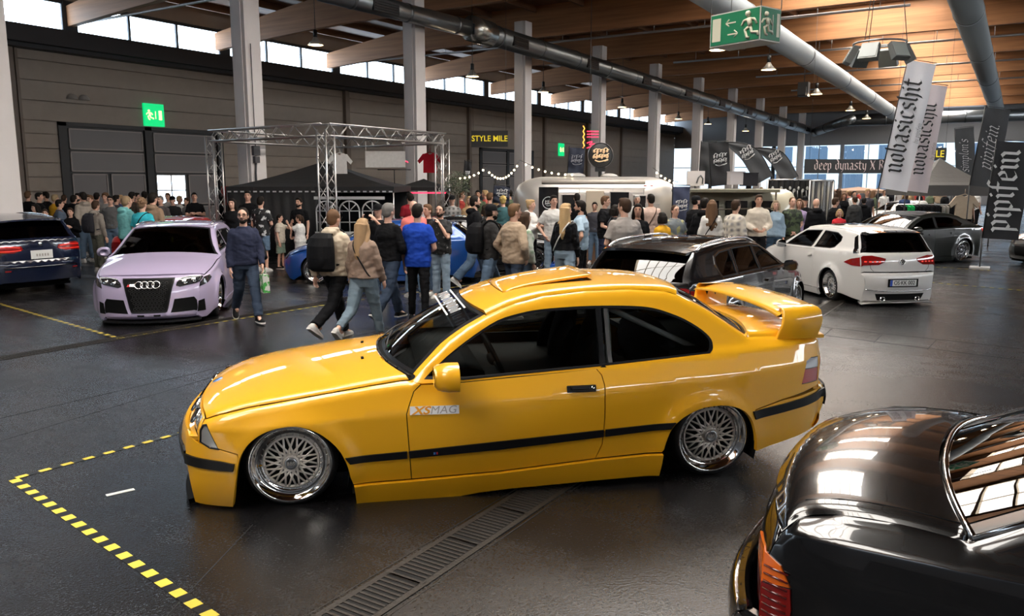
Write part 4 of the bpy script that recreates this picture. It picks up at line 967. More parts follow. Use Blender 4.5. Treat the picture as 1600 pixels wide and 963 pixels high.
# white hatchback seen from behind
WHT = mat('white_paint', (.66, .64, .61), .35, 0, 1)
def whitecar():
    c = std_car('hatchback', 'white three-door hatchback with black rear window seen from behind on the right', (16.97, 3.65), 40.4, .892, WHT, wb=2.63, W=.90,
        front=[(.60, .1), (.66, .25), (.66, .5), (.55, .68)], hood=[(.40, .735), (.2, .79), (0, .84), (-.25, .89)], screen=(-.50, .93, -1.28, 1.33),
        roof=[(-1.28, 1.33), (-1.6, 1.375), (-2.1, 1.39), (-2.7, 1.37), (-3.12, 1.325)], glass_end=(-3.36, .965), tail=[(-3.40, .93), (-3.44, .80), (-3.445, .62)], rear=[(-3.45, .60), (-3.50, .55), (-3.51, .38), (-3.47, .17), (-3.45, .08)],
        belt=[(-3.45, 1.0), (-2.6, .97), (-.50, .92), (.2, .77), (.55, .69), (.7, .60)], doors=(-.55, -2.0), wins=[[(-.70, .955), (-1.02, 1.15), (-1.30, 1.29), (-1.92, 1.325), (-1.80, .98)], [(-1.90, .985), (-2.02, 1.325), (-2.5, 1.31), (-2.72, 1.24), (-2.74, 1.16), (-2.62, 1.03), (-2.50, 1.0)]],
        rbow=.12, style='mesh', wm=mat('wheel_white', (.75, .73, .70), .3, .2, .6), wheel_kw=dict(face_r=.155, dish=.07, n=12), h=.06, fl=.04, handles=(-1.85,), bottom=.06, trimm=None, roofm=None, wR=(.31, .245))
    r = c.root; PB = mat('gloss_black', (.006, .006, .007), .06, 0, 1)
    c.skin('rear_glass_panel', 'glass', PB, .04, 1, -.985, .985, off=.004)
    c.skin('rear_window', 'glass', GLD, .12, .93, -.86, .86, off=.007, flange=0)
    c.panel('rear_glass_side', [(-3.13, 1.30), (-3.35, .975), (-3.25, .965), (-3.08, 1.25)], PB, .004)
    # panoramic roof and spoiler
    c.skin('panoramic_roof', 'roof', PB, .08, .50, -.82, .82, off=.003)
    b = MB(); n = 16; vs = []
    for i in range(n + 1):
        q = -1 + 2 * i / n; p = c.PP('roof')(1, q * .96); vs += [(p.x + .12, p.y, p.z + .012), (p.x - .17, p.y * .98, p.z - .02), (p.x - .17, p.y * .98, p.z - .045), (p.x + .05, p.y, p.z - .03)]
    b.add(vs, [(4 * i + a, 4 * i + (a + 1) % 4, 4 * i + 4 + (a + 1) % 4, 4 * i + 4 + a) for i in range(n) for a in range(4)] + [(0, 1, 2, 3), tuple(4 * n + k for k in range(4))], 0, False); b.build('roof_spoiler', PB, r)
    face(c, 'taillight', 'tail', [(.42, .86), (.45, .80), (.60, .745), (1.0, .735), (1.0, .905), (.75, .915), (.55, .885)], REDL, .008, True, h=.04)
    c.panel('taillight', [(-3.43, .74), (-3.40, .905), (-3.22, .865), (-3.05, .79), (-3.25, .745)], REDL, .006, flange=.01)
    for sg in (1, -1):
        b = MB()
        for k in range(4): b.add([fmat(c, 'tail', sg * (.55 + .11 * k + a), z, .012).to_translation() for a, z in ((0, .79), (.06, .79), (.06, .815), (0, .815))], [(0, 1, 2, 3)])
        b.build('lamp_segment', REDE, r)
    # hatch shut line, badge, plate
    b = MB(); b.tube([fmat(c, 'tail', s, z, .001).to_translation() for s, z in ((-.80, .75), (-.78, .68), (-.72, .632), (.72, .632), (.78, .68), (.80, .75))], .004, 4); b.build('tailgate_seam', BLK, r)
    M = fmat(c, 'tail', 0, .80, .01); b = MB(); b.tube([(.055 * cos(2 * pi * i / 24), .055 * sin(2 * pi * i / 24), 0) for i in range(24)], .006, 6, closed=True, M=M)
    b.tube([(-.033, .034, 0), (-.014, -.04, 0), (0, -.005, 0), (.014, -.04, 0), (.033, .034, 0)], .006, 5, M=M); b.tube([(-.016, .046, 0), (0, .008, 0), (.016, .046, 0)], .006, 5, M=M); em = b.build('round_emblem', CHR, r)
    b = MB(); b.lathe([(.052, -.004), (.001, -.003)], 24, M=M); b.build('emblem_ground', BLK, em)
    M = fmat(c, 'rearb', 0, .42, .012); b = MB(); b.box((0, 0, -.004), (.60, .15, .006), M=M); b.build('plate_recess', BLK, r)
    b = MB(); b.box((0, 0, .002), (.52, .11, .006), M=M); pl = b.build('number_plate', PLATE, r)
    b = MB(); b.box((-.238, 0, .0035), (.044, .11, .006), M=M); b.build('plate_blue_band', mat('plate_blue', (.02, .08, .45), .5), pl)
    put_text('plate_letters', 'OS·KK 002', M @ Matrix.Translation((.02, 0, .006)), BLT, pl, size=.105, ext=.001, bold=.012, width=.86)
    b = MB(); P = [fmat(c, 'rearb', s, z, .012).to_translation() for s, z in ((-.97, .30), (-.6, .275), (0, .27), (.6, .275), (.97, .30))]; b.tube(crs([tuple(p) for p in P], 4), .010, 6); b.build('bumper_trim', CHR, r)
    face(c, 'diffuser', 'rearb', [(-.70, .215), (.70, .215), (.62, .09), (-.62, .09)], BLK, .006, h=.06)
    b = MB()
    for s in (-.50, .50):
        p = fmat(c, 'rearb', s, .17, .0).to_translation(); b.lathe([(.045, .10), (.045, -.03), (.040, -.03), (.036, .09)], 20, 'X', M=Matrix.Translation((p.x + .0, p.y, .14)))
    b.build('exhaust_tip', CHR, r)
    b = MB(); vs = []
    for i in range(17):
        q = -1 + 2 * i / 16; p = c.PP('rearb')(1, q); vs += [(p.x + .1, p.y, .09), (p.x - .05 - .03 * abs(q), p.y * 1.02, .09 - .04 * abs(q) ** 3), (p.x - .05, p.y * 1.02, .07 - .04 * abs(q) ** 3), (p.x + .1, p.y, .06)]
    b.add(vs, [(4 * i + a, 4 * i + (a + 1) % 4, 4 * i + 4 + (a + 1) % 4, 4 * i + 4 + a) for i in range(16) for a in range(4)]); b.build('rear_lip', WHT, r)
    return c
whitecar()

# black estate behind the wing
BLKP = mat('black_paint', (.004, .004, .005), .25, 0, 1)
def estate():
    ROOFG = mat('gloss_black', (.006, .006, .007), .06, 0, 1)
    c = std_car('estate_car', 'glossy black estate car seen from behind, right beyond the yellow coupe', (12.21, 3.52), 356.4, .928, BLKP, wb=2.81, W=.91,
        front=[(.62, .1), (.70, .25), (.70, .5), (.58, .68)], hood=[(.40, .74), (.2, .80), (0, .845), (-.25, .89)], screen=(-.50, .93, -1.33, 1.32),
        roof=[(-1.33, 1.32), (-1.7, 1.37), (-2.3, 1.385), (-2.9, 1.37), (-3.50, 1.33)], glass_end=(-3.86, .97), tail=[(-3.88, .93), (-3.90, .75), (-3.88, .60)], rear=[(-3.92, .60), (-3.95, .5), (-3.90, .2)],
        belt=[(-3.9, .985), (-2.6, .965), (-.50, .92), (.2, .77), (.55, .69), (.7, .60)], doors=(-.55, -1.6, -2.42),
        wins=[[(-.70, .955), (-1.05, 1.15), (-1.36, 1.285), (-1.62, 1.315), (-1.62, .975)], [(-1.68, .975), (-1.68, 1.32), (-2.3, 1.325), (-2.42, 1.32), (-2.50, .985)], [(-2.56, .985), (-2.47, 1.32), (-2.85, 1.30), (-3.05, 1.25), (-3.10, 1.16), (-3.05, .99)]],
        rbow=.14, style='multi', h=.06, fl=.04, handles=(-1.45, -2.3), bottom=.08, trimm=None, wR=(.32, .27), wheel_kw=dict(n=14, face_r=.225, dish=.03), wm=mat('wheel_smoke', (.40, .40, .41), .15, 1))
    r = c.root
    ring = [(-.68, .945), (-1.05, 1.165), (-1.36, 1.30), (-1.62, 1.330), (-2.3, 1.340), (-2.87, 1.315), (-3.07, 1.26), (-3.125, 1.16), (-3.075, .975), (-1.6, .96)]
    cen = (-1.95, 1.13); inn = [(x + (cen[0] - x) * .013, z + (cen[1] - z) * .085) for x, z in ring]
    c.panel('window_chrome', ring, CHR, .006, holes=[inn], flange=.01, h=.05)
    for x0, x1 in ((-1.635, -1.665), (-2.515, -2.53)): c.panel('window_divider', [(x0, .98), (x0 + .005, 1.32), (x1 + .005, 1.32), (x1, .98)], CHR, .004, flange=.01, h=.05)
    c.skin('panoramic_roof', 'roof', ROOFG, .10, .75, -.8, .8, off=.003)
    for sd in (1, -1):
        b = MB(); pts = crs([(-1.45, sd * (c.f(-1.45, 1.33) - .03), 1.36), (-1.8, sd * (c.f(-1.8, 1.36) - .04), 1.43), (-2.6, sd * (c.f(-2.6, 1.36) - .04), 1.44), (-3.2, sd * (c.f(-3.2, 1.34) - .03), 1.41), (-3.42, sd * (c.f(-3.42, 1.32) - .03), 1.35)], 5); b.tube(pts, .018, 8); b.build('roof_rail', CHR, r)
    b = MB(); n = 16; vs = []
    for i in range(n + 1):
        q = -1 + 2 * i / n; p = c.PP('roof')(1, q * .97); vs += [(p.x + .10, p.y, p.z + .012), (p.x - .17, p.y * .98, p.z - .02), (p.x - .17, p.y * .98, p.z - .05), (p.x + .05, p.y, p.z - .03)]
    b.add(vs, [(4 * i + a, 4 * i + (a + 1) % 4, 4 * i + 4 + (a + 1) % 4, 4 * i + 4 + a) for i in range(n) for a in range(4)] + [(0, 1, 2, 3), tuple(4 * n + k for k in range(4))]); b.build('roof_spoiler', BLKP, r)
    face(c, 'taillight', 'tail', [(.40, .88), (.42, .76), (1.0, .72), (1.0, .91)], REDL, .008, True)
    c.panel('taillight', [(-3.89, .73), (-3.87, .90), (-3.60, .875), (-3.45, .83), (-3.6, .76)], REDL, .006, flange=.01)
    for sg in (1, -1):
        b = MB(); b.tube([fmat(c, 'tail', sg * s, z, .012).to_translation() for s, z in ((.46, .845), (.75, .86), (.98, .855))], .008, 5); b.tube([fmat(c, 'tail', sg * s, z, .012).to_translation() for s, z in ((.46, .79), (.75, .77), (.98, .765))], .008, 5); b.build('lamp_strip', REDE, r)
    return c
estate()

# dark blue estate at the left edge, seen from behind
NAVY = mat('navy_paint', (.006, .010, .028), .2, 0, 1)
def navy():
    c = std_car('estate_car', 'very dark blue estate car with red tail lamps at the left edge', (8.05, 19.14), 88.5, .978, NAVY, wb=2.92, W=.93,
        front=[(.62, .1), (.70, .25), (.70, .5), (.58, .68)], hood=[(.40, .74), (.2, .80), (0, .85), (-.25, .90)], screen=(-.50, .94, -1.35, 1.34),
        roof=[(-1.35, 1.34), (-1.7, 1.39), (-2.3, 1.405), (-2.9, 1.39), (-3.50, 1.34)], glass_end=(-3.72, 1.0), tail=[(-3.76, .95), (-3.78, .75), (-3.78, .60)], rear=[(-3.82, .60), (-3.85, .5), (-3.80, .2)],
        belt=[(-3.9, 1.0), (-2.6, .98), (-.50, .93), (.2, .78), (.55, .69), (.7, .60)], doors=(-.55, -1.6, -2.50), wins=STDW5(-.70, -1.66, -3.0, .98, 1.33), rbow=.12, style='multi', h=.07, bottom=.12, handles=(-1.5, -2.4), wm=mat('wheel_dark', (.02, .02, .02), .5), wR=(.33, .25))
    r = c.root
    face(c, 'taillight', 'tail', [(.44, .865), (.40, .80), (.60, .745), (1.0, .755), (1.0, .90), (.75, .90)], REDL, .008, True)
    c.panel('taillight', [(-3.78, .745), (-3.76, .90), (-3.55, .88), (-3.50, .78)], REDL, .006, flange=.01)
    for sg in (1, -1):
        b = MB(); b.tube([fmat(c, 'tail', sg * s, z, .012).to_translation() for s, z in ((.47, .84), (.72, .86), (.98, .86))], .009, 5); b.tube([fmat(c, 'tail', sg * s, z, .012).to_translation() for s, z in ((.45, .79), (.7, .78), (.98, .79))], .009, 5); b.build('lamp_strip', REDE, r)
    M = fmat(c, 'tail', 0, .70, .012); b = MB(); b.box((0, 0, 0), (.40, .16, .008), M=M); pl = b.build('number_plate', PLATE, r)
    b = MB()
    for k in range(5): b.box((-.09 + .05 * k, -.01, .006), (.03, .05, .002), M=M)
    b.build('plate_marks', mat('grey_vinyl', (.35, .33, .3), .5), pl)
    M = fmat(c, 'tail', 0, .90, .01); b = MB(); b.lathe([(.04, 0), (.038, .006), (.001, .008)], 20, M=M); b.build('round_emblem', CHR, r)
    b = MB(); b.tube([fmat(c, 'rearb', s, .48, .01).to_translation() for s in (-.9, -.45, 0, .45, .9)], .008, 5); b.build('bumper_trim', mat('chrome_dim', (.3, .3, .32), .2, 1), r)
    for s in (-.82, .82):
        b = MB(); M = fmat(c, 'rearb', s, .42, .01); b.box((0, 0, 0), (.1, .025, .006), M=M); b.build('reflector', REDL, r)
    for sd in (1, -1): b = MB(); b.tube(crs([(-1.5, sd * .60, 1.36), (-1.9, sd * .60, 1.44), (-2.8, sd * .58, 1.44), (-3.4, sd * .56, 1.37)], 5), .016, 8); b.build('roof_rail', CHR, r)
    b = MB(); n = 16; vs = []
    for i in range(n + 1):
        q = -1 + 2 * i / n; p = c.PP('roof')(1, q * .97); vs += [(p.x + .10, p.y, p.z + .012), (p.x - .15, p.y * .98, p.z - .01), (p.x - .15, p.y * .98, p.z - .04), (p.x + .05, p.y, p.z - .03)]
    b.add(vs, [(4 * i + a, 4 * i + (a + 1) % 4, 4 * i + 4 + (a + 1) % 4, 4 * i + 4 + a) for i in range(n) for a in range(4)] + [(0, 1, 2, 3), tuple(4 * n + k for k in range(4))]); b.build('roof_spoiler', NAVY, r)
    return c
navy()

# dark olive fastback beyond the white hatchback
OLV = mat('olive_paint', (.014, .016, .013), .3, .0, 1)
GOLD = mat('wheel_gold', (.45, .30, .10), .25, .9)
def fastback():
    c = std_car('fastback_saloon', 'dark olive-grey low fastback saloon in profile behind the white hatchback', (21.64, 3.39), 146.7, .925, OLV, wb=2.92, W=.96,
        front=[(.60, .1), (.72, .25), (.74, .45), (.60, .60)], hood=[(.40, .70), (.2, .76), (0, .80), (-.3, .85)], screen=(-.62, .90, -1.45, 1.27),
        roof=[(-1.45, 1.27), (-1.8, 1.325), (-2.2, 1.335), (-2.6, 1.30), (-3.0, 1.21)], glass_end=(-3.62, .99), tail=[(-3.85, .93), (-3.93, .80), (-3.93, .62)], rear=[(-3.96, .60), (-3.98, .45), (-3.88, .22)],
        belt=[(-3.9, .93), (-2.6, .95), (-.62, .89), (.2, .75), (.55, .62), (.8, .52)], doors=(-.70, -1.75, -2.53),
        wins=[[(-.85, .92), (-1.15, 1.09), (-1.48, 1.22), (-1.85, 1.265), (-1.85, .95)], [(-1.90, .95), (-1.90, 1.27), (-2.4, 1.26), (-2.75, 1.18), (-2.95, 1.06), (-2.85, .985)]],
        fbow=.16, rbow=.14, style='mesh', wm=mat('wheel_silver', (.55, .55, .56), .2, .9), wheel_kw=dict(face_r=.21, dish=.04, n=11), h=.07, handles=(-1.6, -2.45), bottom=.07, wR=(.33, .27), arch=(.31, .365), fl=.04)
    face(c, 'taillight', 'tail', [(.55, .90), (.6, .80), (1.0, .80), (1.0, .90)], REDE, .008, True)
    c.panel('taillight', [(-3.93, .80), (-3.86, .92), (-3.70, .92), (-3.78, .82)], REDE, .006, flange=.01)
    return c
fastback()
def small_coupe(label, pos, rz, sc, pm, wm, style='mesh', name='coupe', **kw):
    d = dict(wb=2.6, W=.89, front=[(.62, .1), (.72, .25), (.72, .45), (.60, .60)], hood=[(.40, .68), (.2, .73), (0, .77), (-.3, .82)], screen=(-.62, .87, -1.35, 1.23),
        roof=[(-1.35, 1.23), (-1.7, 1.27), (-2.1, 1.275), (-2.5, 1.23)], glass_end=(-3.05, .93), deck=[(-3.3, .92), (-3.45, .90)], tail=[(-3.50, .80), (-3.52, .62)], rear=[(-3.54, .60), (-3.56, .45), (-3.48, .22)],
        belt=[(-3.5, .90), (-2.6, .90), (-.62, .86), (.2, .73), (.55, .62), (.8, .52)], doors=(-.60, -2.15),
        wins=[[(-.80, .89), (-1.1, 1.06), (-1.40, 1.175), (-1.8, 1.21), (-2.3, 1.18), (-2.62, 1.02), (-2.6, .925)]], fbow=.16, rbow=.14, style=style, wm=wm, h=.09, handles=(-2.0,), bottom=.07, wR=(.31, .25), wheel_kw=dict(face_r=.18, dish=.05, n=12))
    d.update(kw); c = std_car(name, label, pos, rz, sc, pm, **d)
    for sg in (1, -1):
        face_l = c.skin('headlamp', 'front', mat('headlamp_dark', (.06, .06, .065), .08, .5, 1), poly=zs_poly(c, 'front', [(.50, .50), (.52, .575), (.97, .59), (.97, .50)], sg), off=.006, flange=.012, h=.06)
    c.skin('grille', 'front', BLK, poly=zs_poly(c, 'front', [(-.35, .45), (.35, .45), (.3, .2), (-.3, .2)]), off=.006, flange=.01, h=.08)
    face(c, 'taillight', 'tail', [(.6, .80), (.6, .68), (1.0, .68), (1.0, .80)], REDL, .008, True, h=.06)
    return c
p = gnd(1588, 413)
small_coupe('dark grey coupe with gold mesh wheels cut by the right edge', (p.x + .55, p.y + .75 - 1.45), 128, .95, mat('graphite_paint', (.03, .033, .033), .3, .2, 1), GOLD)
BLU = mat('blue_paint', (.010, .07, .30), .3, .3, 1)
small_coupe('bright blue car mostly hidden behind the people walking past', (12.2, 12.35), 122, .92, BLU, mat('wheel_dark', (.02, .02, .02), .5), 'multi', name='hatchback', W=.90, roof=[(-1.35, 1.27), (-1.7, 1.33), (-2.3, 1.33), (-3.0, 1.26)], screen=(-.6, .90, -1.35, 1.27), glass_end=(-3.35, .95), deck=[(-3.42, .93)], belt=[(-3.5, .95), (-2.6, .93), (-.62, .88), (.2, .75), (.55, .62), (.8, .52)],
            wins=[[(-.80, .92), (-1.1, 1.10), (-1.40, 1.22), (-2.0, 1.27), (-2.6, 1.22), (-2.85, 1.05), (-2.8, .97)]])
p = gnd(862, 412)
BC_ = atd(838, 18.95); BC_P = (BC_.x, BC_.y)
c = small_coupe('black coupe with painted white hood reflections beyond the man in the beige jacket', BC_P, -62, .95, BLKP, mat('wheel_dark', (.02, .02, .02), .5), 'multi')
for q in (-.34, -.2, .0, .2): c.skin('hood_reflection', 'hood', mat('white_vinyl_and_reflection', (.75, .75, .75), .4), .03, .97, q, q + .07, off=.003, flange=0, h=.1)  # white reflections on the hood, painted as flat strips
RC = atd(282, 18.9); RED_P = (RC.x + 1.3 * cos(radians(32)), RC.y + 1.3 * sin(radians(32)))
small_coupe('red car whose roof shows between the lilac hatchback and the crowd', RED_P, 32, .95, mat('red_paint', (.45, .012, .01), .3, 0, 1), mat('wheel_dark', (.02, .02, .02), .5), 'multi', name='saloon')
small_coupe('white car under the market tents behind the olive fastback', (33.5, 4.6), 150, .98, WHT, mat('wheel_silver', (.55, .55, .56), .2, .9), 'multi', name='saloon')
# black van behind the crowd on the left
c = std_car('van', 'black high-roofed van standing behind the crowd at the gate', (22.2, 23.5), 125, 1.0, BLKP, wb=3.0, W=.96, front=[(.62, .15), (.72, .3), (.72, .6), (.62, .85)], hood=[(.40, .98), (.1, 1.08)], screen=(-.2, 1.15, -.95, 1.82),
    roof=[(-.95, 1.82), (-1.5, 1.88), (-2.8, 1.88), (-3.75, 1.84)], glass_end=(-3.92, 1.15), tail=[(-3.95, .9), (-3.95, .6)], rear=[(-3.98, .60), (-4.0, .4), (-3.92, .22)], belt=[(-4, 1.15), (-.2, 1.12), (.2, 1.03), (.6, .86), (.8, .8)], doors=(-.42, -1.5, -2.55),
    wins=[[(-.42, 1.17), (-.75, 1.5), (-1.05, 1.75), (-1.5, 1.78), (-1.5, 1.18)], [(-1.56, 1.18), (-1.56, 1.78), (-2.5, 1.78), (-2.5, 1.18)], [(-2.58, 1.18), (-2.58, 1.78), (-3.6, 1.74), (-3.68, 1.18)]], h=.10, tumble=.18, style='multi')

# black saloon in the near right corner, tail to the left
def nearcar():
    GB = mat('near_black_paint', (.004, .004, .0045), .2, 0, 1)
    c = std_car('saloon', 'glossy black saloon tail with ribbed orange and red lamp in the near right corner', NEAR_POS, NEAR_RZ, 1.0, GB, wb=2.65, W=.90,
        front=[(.62, .1), (.72, .25), (.72, .45), (.60, .60)], hood=[(.40, .70), (.2, .75), (0, .80), (-.3, .85)], screen=(-.62, .90, -1.30, 1.28),
        roof=[(-1.30, 1.28), (-1.6, 1.335), (-2.0, 1.345), (-2.46, 1.27)], glass_end=(-3.10, .955), deck=[(-3.28, .96), (-3.46, .945), (-3.60, .90), (-3.66, .83)], dcrown=.055, tail=[(-3.70, .72), (-3.70, .52)], rear=[(-3.76, .52), (-3.82, .46), (-3.82, .32), (-3.72, .18)],
        belt=[(-3.6, .86), (-3.0, .89), (-2.6, .91), (-.62, .88), (.2, .75), (.55, .62), (.8, .52)], doors=(-.60, -1.6, -2.28),
        wins=[[(-.80, .91), (-1.1, 1.10), (-1.38, 1.23), (-1.62, 1.27), (-1.62, .93)], [(-1.68, .93), (-1.68, 1.28), (-2.05, 1.285), (-2.3, 1.24), (-2.62, 1.02), (-2.58, .95)]], fbow=.16, rbow=.13, style='multi', wm=mat('wheel_silver', (.55, .55, .56), .2, .9), h=.05, handles=(-1.5, -2.2), bottom=.1, wR=(.31, .22), gl=glass('near_glass', (.10, .11, .11)))
    r = c.root
    OR = mat('lamp_orange', (.75, .14, .01), .12, 0, 1); RD = mat('lamp_deep_red', (.22, .008, .006), .12, 0, 1)
    for sd in (1, -1):
        c.panel('taillight', [(-3.705, .66), (-3.70, .765), (-3.64, .74), (-3.60, .68)], OR, .006, sides=(sd,), flange=.01, label='orange upper lamp section')
        c.panel('taillight', [(-3.705, .49), (-3.705, .655), (-3.598, .675), (-3.59, .60), (-3.60, .49)], RD, .006, sides=(sd,), flange=.01, label='dark red lamp section')
        b = MB()
        for k in range(9):
            z = .505 + .027 * k
            b.tube([(x, sd * (c.f(x, z) + .008), z) for x in (-3.70, -3.66, -3.61)], .0045, 4)
        b.build('lamp_rib', mat('lamp_rib', (.10, .006, .004), .2, 0, 1), r)
        c.skin('taillight', 'tail', OR, poly=zs_poly(c, 'tail', [(.72, .66), (.72, .72), (1.0, .75), (1.0, .66)], sd), off=.006, flange=.01)
        c.skin('taillight', 'tail', RD, poly=zs_poly(c, 'tail', [(.72, .655), (.72, .53), (1.0, .53), (1.0, .655)], sd), off=.006, flange=.01)
    c.skin('bumper_chrome', 'rearb', CHR, .12, .42, off=.006)
    c.panel('bumper_chrome', [(-3.79, .49), (-3.82, .44), (-3.4, .44), (-3.4, .49)], CHR, .01)
    b = MB(); pts = [c.PP('glass')(.97, q) for q in [-1 + .1 * k for k in range(21)]]; b.tube([p + Vector((0, 0, .006)) for p in pts], .012, 6); pts = [c.PP('glass')(t, sd) for sd in (1,) for t in (.05, .3, .6, .97)]; b.tube(pts, .012, 6); b.tube([c.PP('glass')(t, -1) for t in (.05, .3, .6, .97)], .012, 6); b.build('rear_window_chrome', CHR, r)
    for sg in (-1, 1): b = MB(); b.tube([c.PP('deck')(t, sg * .93) + Vector((0, 0, .0)) for t in (.0, .2, .4, .6, .8)], .003, 4); b.build('trunk_seam', BLK, r)
    M = AX(c.PP('glass')(.35, .55) + Vector((-.006, 0, .01)), (0, -1, 0), (.9, 0, .45)); o = put_text('window_sticker', 'pfi', M, mat('white_vinyl_and_reflection', (.75, .75, .75), .4), r, size=.12, ext=.001, shear=.3)
    return c
NEAR_POS, NEAR_RZ = (3.47, -3.04), -90
nearcar()
# ------------------------------------------------------------------ people
def remeshed(mb, vox, smooth=2, name='m'):
    me = mb.mesh('tmp'); o = bpy.data.objects.new('tmp', me); TMP.collection.objects.link(o)
    r = o.modifiers.new('r', 'REMESH'); r.mode = 'VOXEL'; r.voxel_size = vox; r.use_smooth_shade = True
    if smooth: s = o.modifiers.new('s', 'SMOOTH'); s.iterations = smooth; s.factor = .5
    out = evaluated(o); out.name = name
    bpy.data.objects.remove(o); bpy.data.meshes.remove(me); out.materials.clear()
    return out
def ell(b, secs, n=16):
    """loft through level ellipses (cx, cy, z, rx, ry)"""
    vs = []
    for cx, cy, z, rx, ry in secs:
        for k in range(n): a = 2 * pi * k / n; vs.append((cx + rx * cos(a), cy + ry * sin(a), z))
    N = len(secs); fs = [(i * n + k, i * n + (k + 1) % n, (i + 1) * n + (k + 1) % n, (i + 1) * n + k) for i in range(N - 1) for k in range(n)]
    fs += [tuple(range(n - 1, -1, -1)), tuple((N - 1) * n + k for k in range(n))]; b.add(vs, fs)
def limb(b, pts, rs, n=10):
    for i in range(len(pts) - 1): b.tube([pts[i], pts[i + 1]], [rs[i], rs[i + 1]], n)
    for p, r in zip(pts, rs): b.sph(p, r, n, 8)
ARMS = {'down': ((-.01, .05, -.28), (.05, .06, -.53)), 'swingf': ((.06, .05, -.28), (.21, .03, -.49)), 'swingb': ((-.13, .06, -.26), (-.10, .08, -.51)), 'pocket': ((-.07, .13, -.27), (.06, .03, -.46)),
        'phone': ((.03, .06, -.28), (.25, -.07, -.18)), 'cross': ((.08, .06, -.27), (.21, -.17, -.22)), 'chin': ((.14, .02, -.24), (.155, -.13, .0)), 'hold': ((.01, .08, -.28), (.20, -.06, -.36)), 'clasp': ((-.01, .08, -.28), (.15, -.13, -.45)),
        'raise': ((.20, .05, -.10), (.34, -.04, .08)), 'strap': ((.05, .07, -.26), (.13, -.06, -.03))}
def body_pose(p):
    """joint positions of a 1.75 m figure facing +x"""
    J = {}; walk = p.get('legs', 'stand'); sw = .145 if p.get('fem') else .170
    if walk == 'stand': L = {1: (3, 3), -1: (-2, 3)}; sp = .115
    elif walk == 'wide': L = {1: (9, 3), -1: (-9, 4)}; sp = .15
    elif walk == 'walk': L = {1: (23, 6), -1: (-14, 30)}; sp = .095
    elif walk == 'walk2': L = {-1: (23, 6), 1: (-14, 30)}; sp = .095
    elif walk == 'stride': L = {1: (20, 4), -1: (-24, 34)}; sp = .09
    elif walk == 'stride2': L = {-1: (20, 4), 1: (-24, 34)}; sp = .09
    rel = {}
    for sd, (th, kn) in L.items():
        a = radians(th); k = Vector((.43 * sin(a), 0, -.43 * cos(a))); c = radians(th - kn); an = k + Vector((.405 * sin(c), 0, -.405 * cos(c)))
        fp = 0 if th > -8 else radians(38 if kn > 20 else 0); rel[sd] = (k, an, fp)
    lo = {sd: an.z - (.085 + (.10 if fp > .2 else 0)) for sd, (k, an, fp) in rel.items()}
    hz = -min(lo.values()); lean = p.get('lean', 0)
    for sd, (k, an, fp) in rel.items():
        H = Vector((0, sd * .085, hz)); dy = sd * (sp - .085); J['hip%d' % sd] = H; J['knee%d' % sd] = H + k + Vector((0, dy * .5, 0)); J['ank%d' % sd] = H + an + Vector((0, dy, 0)); J['fp%d' % sd] = fp
    J['hz'] = hz; up = lambda z: Vector((lean * (z - .93) * 1.0, 0, hz + z - .93)); J['up'] = up
    for sd in (1, -1):
        s = up(1.395) + Vector((0, sd * sw, 0)); e, w_ = ARMS[p.get('arm%d' % sd, 'down')]
        J['sh%d' % sd] = s; J['el%d' % sd] = s + Vector((e[0], e[1] * sd, e[2])); J['wr%d' % sd] = s + Vector((w_[0], w_[1] * sd, w_[2]))
    J['neck'] = up(1.46); J['head'] = up(1.625) + Vector((.015 + .02 * p.get('nod', 0), 0, -.01 * p.get('nod', 0)))
    return J
def torso_secs(p, J, ease=0, z0=.88, z1=1.47, flare=0):
    f = p.get('fem'); g = p.get('big', 1.0)
    T = [(.86, .10, .165), (.93, .125, .175), (1.0, .115, .16), (1.10, .10, .135), (1.2, .112, .142), (1.28, .128, .158), (1.36, .112, .160), (1.415, .085, .118), (1.45, .066, .078), (1.49, .05, .055)] if f else \
        [(.86, .10, .155), (.93, .12, .165), (1.0, .118, .162), (1.10, .115, .158), (1.2, .12, .165), (1.28, .128, .178), (1.36, .118, .185), (1.415, .09, .142), (1.45, .07, .092), (1.49, .055, .06)]
    zs = sorted(set([z0, z1] + [t[0] for t in T if z0 < t[0] < z1])); out = []
    for z in zs:
        rx = lerp_tab([(t[0], t[1]) for t in T], z, False); ry = lerp_tab([(t[0], t[2]) for t in T], z, False)
        gg = g if z < 1.36 else 1 + (g - 1) * .4; fl = flare * max(0, (1.25 - z)) ; c = J['up'](z)
        out.append((c.x + (.012 if f and 1.2 < z < 1.35 else 0) + (.02 * (g - 1) * 5 if z < 1.25 else 0), 0, c.z, rx * gg + ease + fl, ry * (1 + (gg - 1) * .7) + ease + fl))
    return out
def hand(b, wr, el, sd, curl=.5, big=1.0):
    d = (wr - el).normalized(); side = Vector((0, sd, 0)); side = (side - d * side.dot(d)).normalized(); fr = d.cross(side) * (1 if sd < 0 else -1)   # fr: forward-ish
    if fr.x < 0: fr = -fr
    pc = wr + d * .05
    M = Matrix(((fr.x, side.x, d.x, pc.x), (fr.y, side.y, d.y, pc.y), (fr.z, side.z, d.z, pc.z), (0, 0, 0, 1)))
    b.sph((0, 0, 0), (.042, .017, .055), 10, 8, M=M)
    for i, (o, L_) in enumerate(((.029, .065), (.010, .075), (-.010, .070), (-.028, .055))):
        p0 = Vector((o, 0, .035)); p1 = p0 + Vector((0, -.006 * curl, L_ * .45)); p2 = p1 + Vector((0, -.028 * curl, L_ * .40)); p3 = p2 + Vector((0, -.03 * curl, L_ * .12))
        b.tube([p0, p1, p2, p3], [.0095, .009, .008, .0065], 7, M=M)
    b.tube([(.028, 0, -.015), (.052, -.012, .015), (.058, -.022, .042)], [.013, .010, .008], 7, M=M)
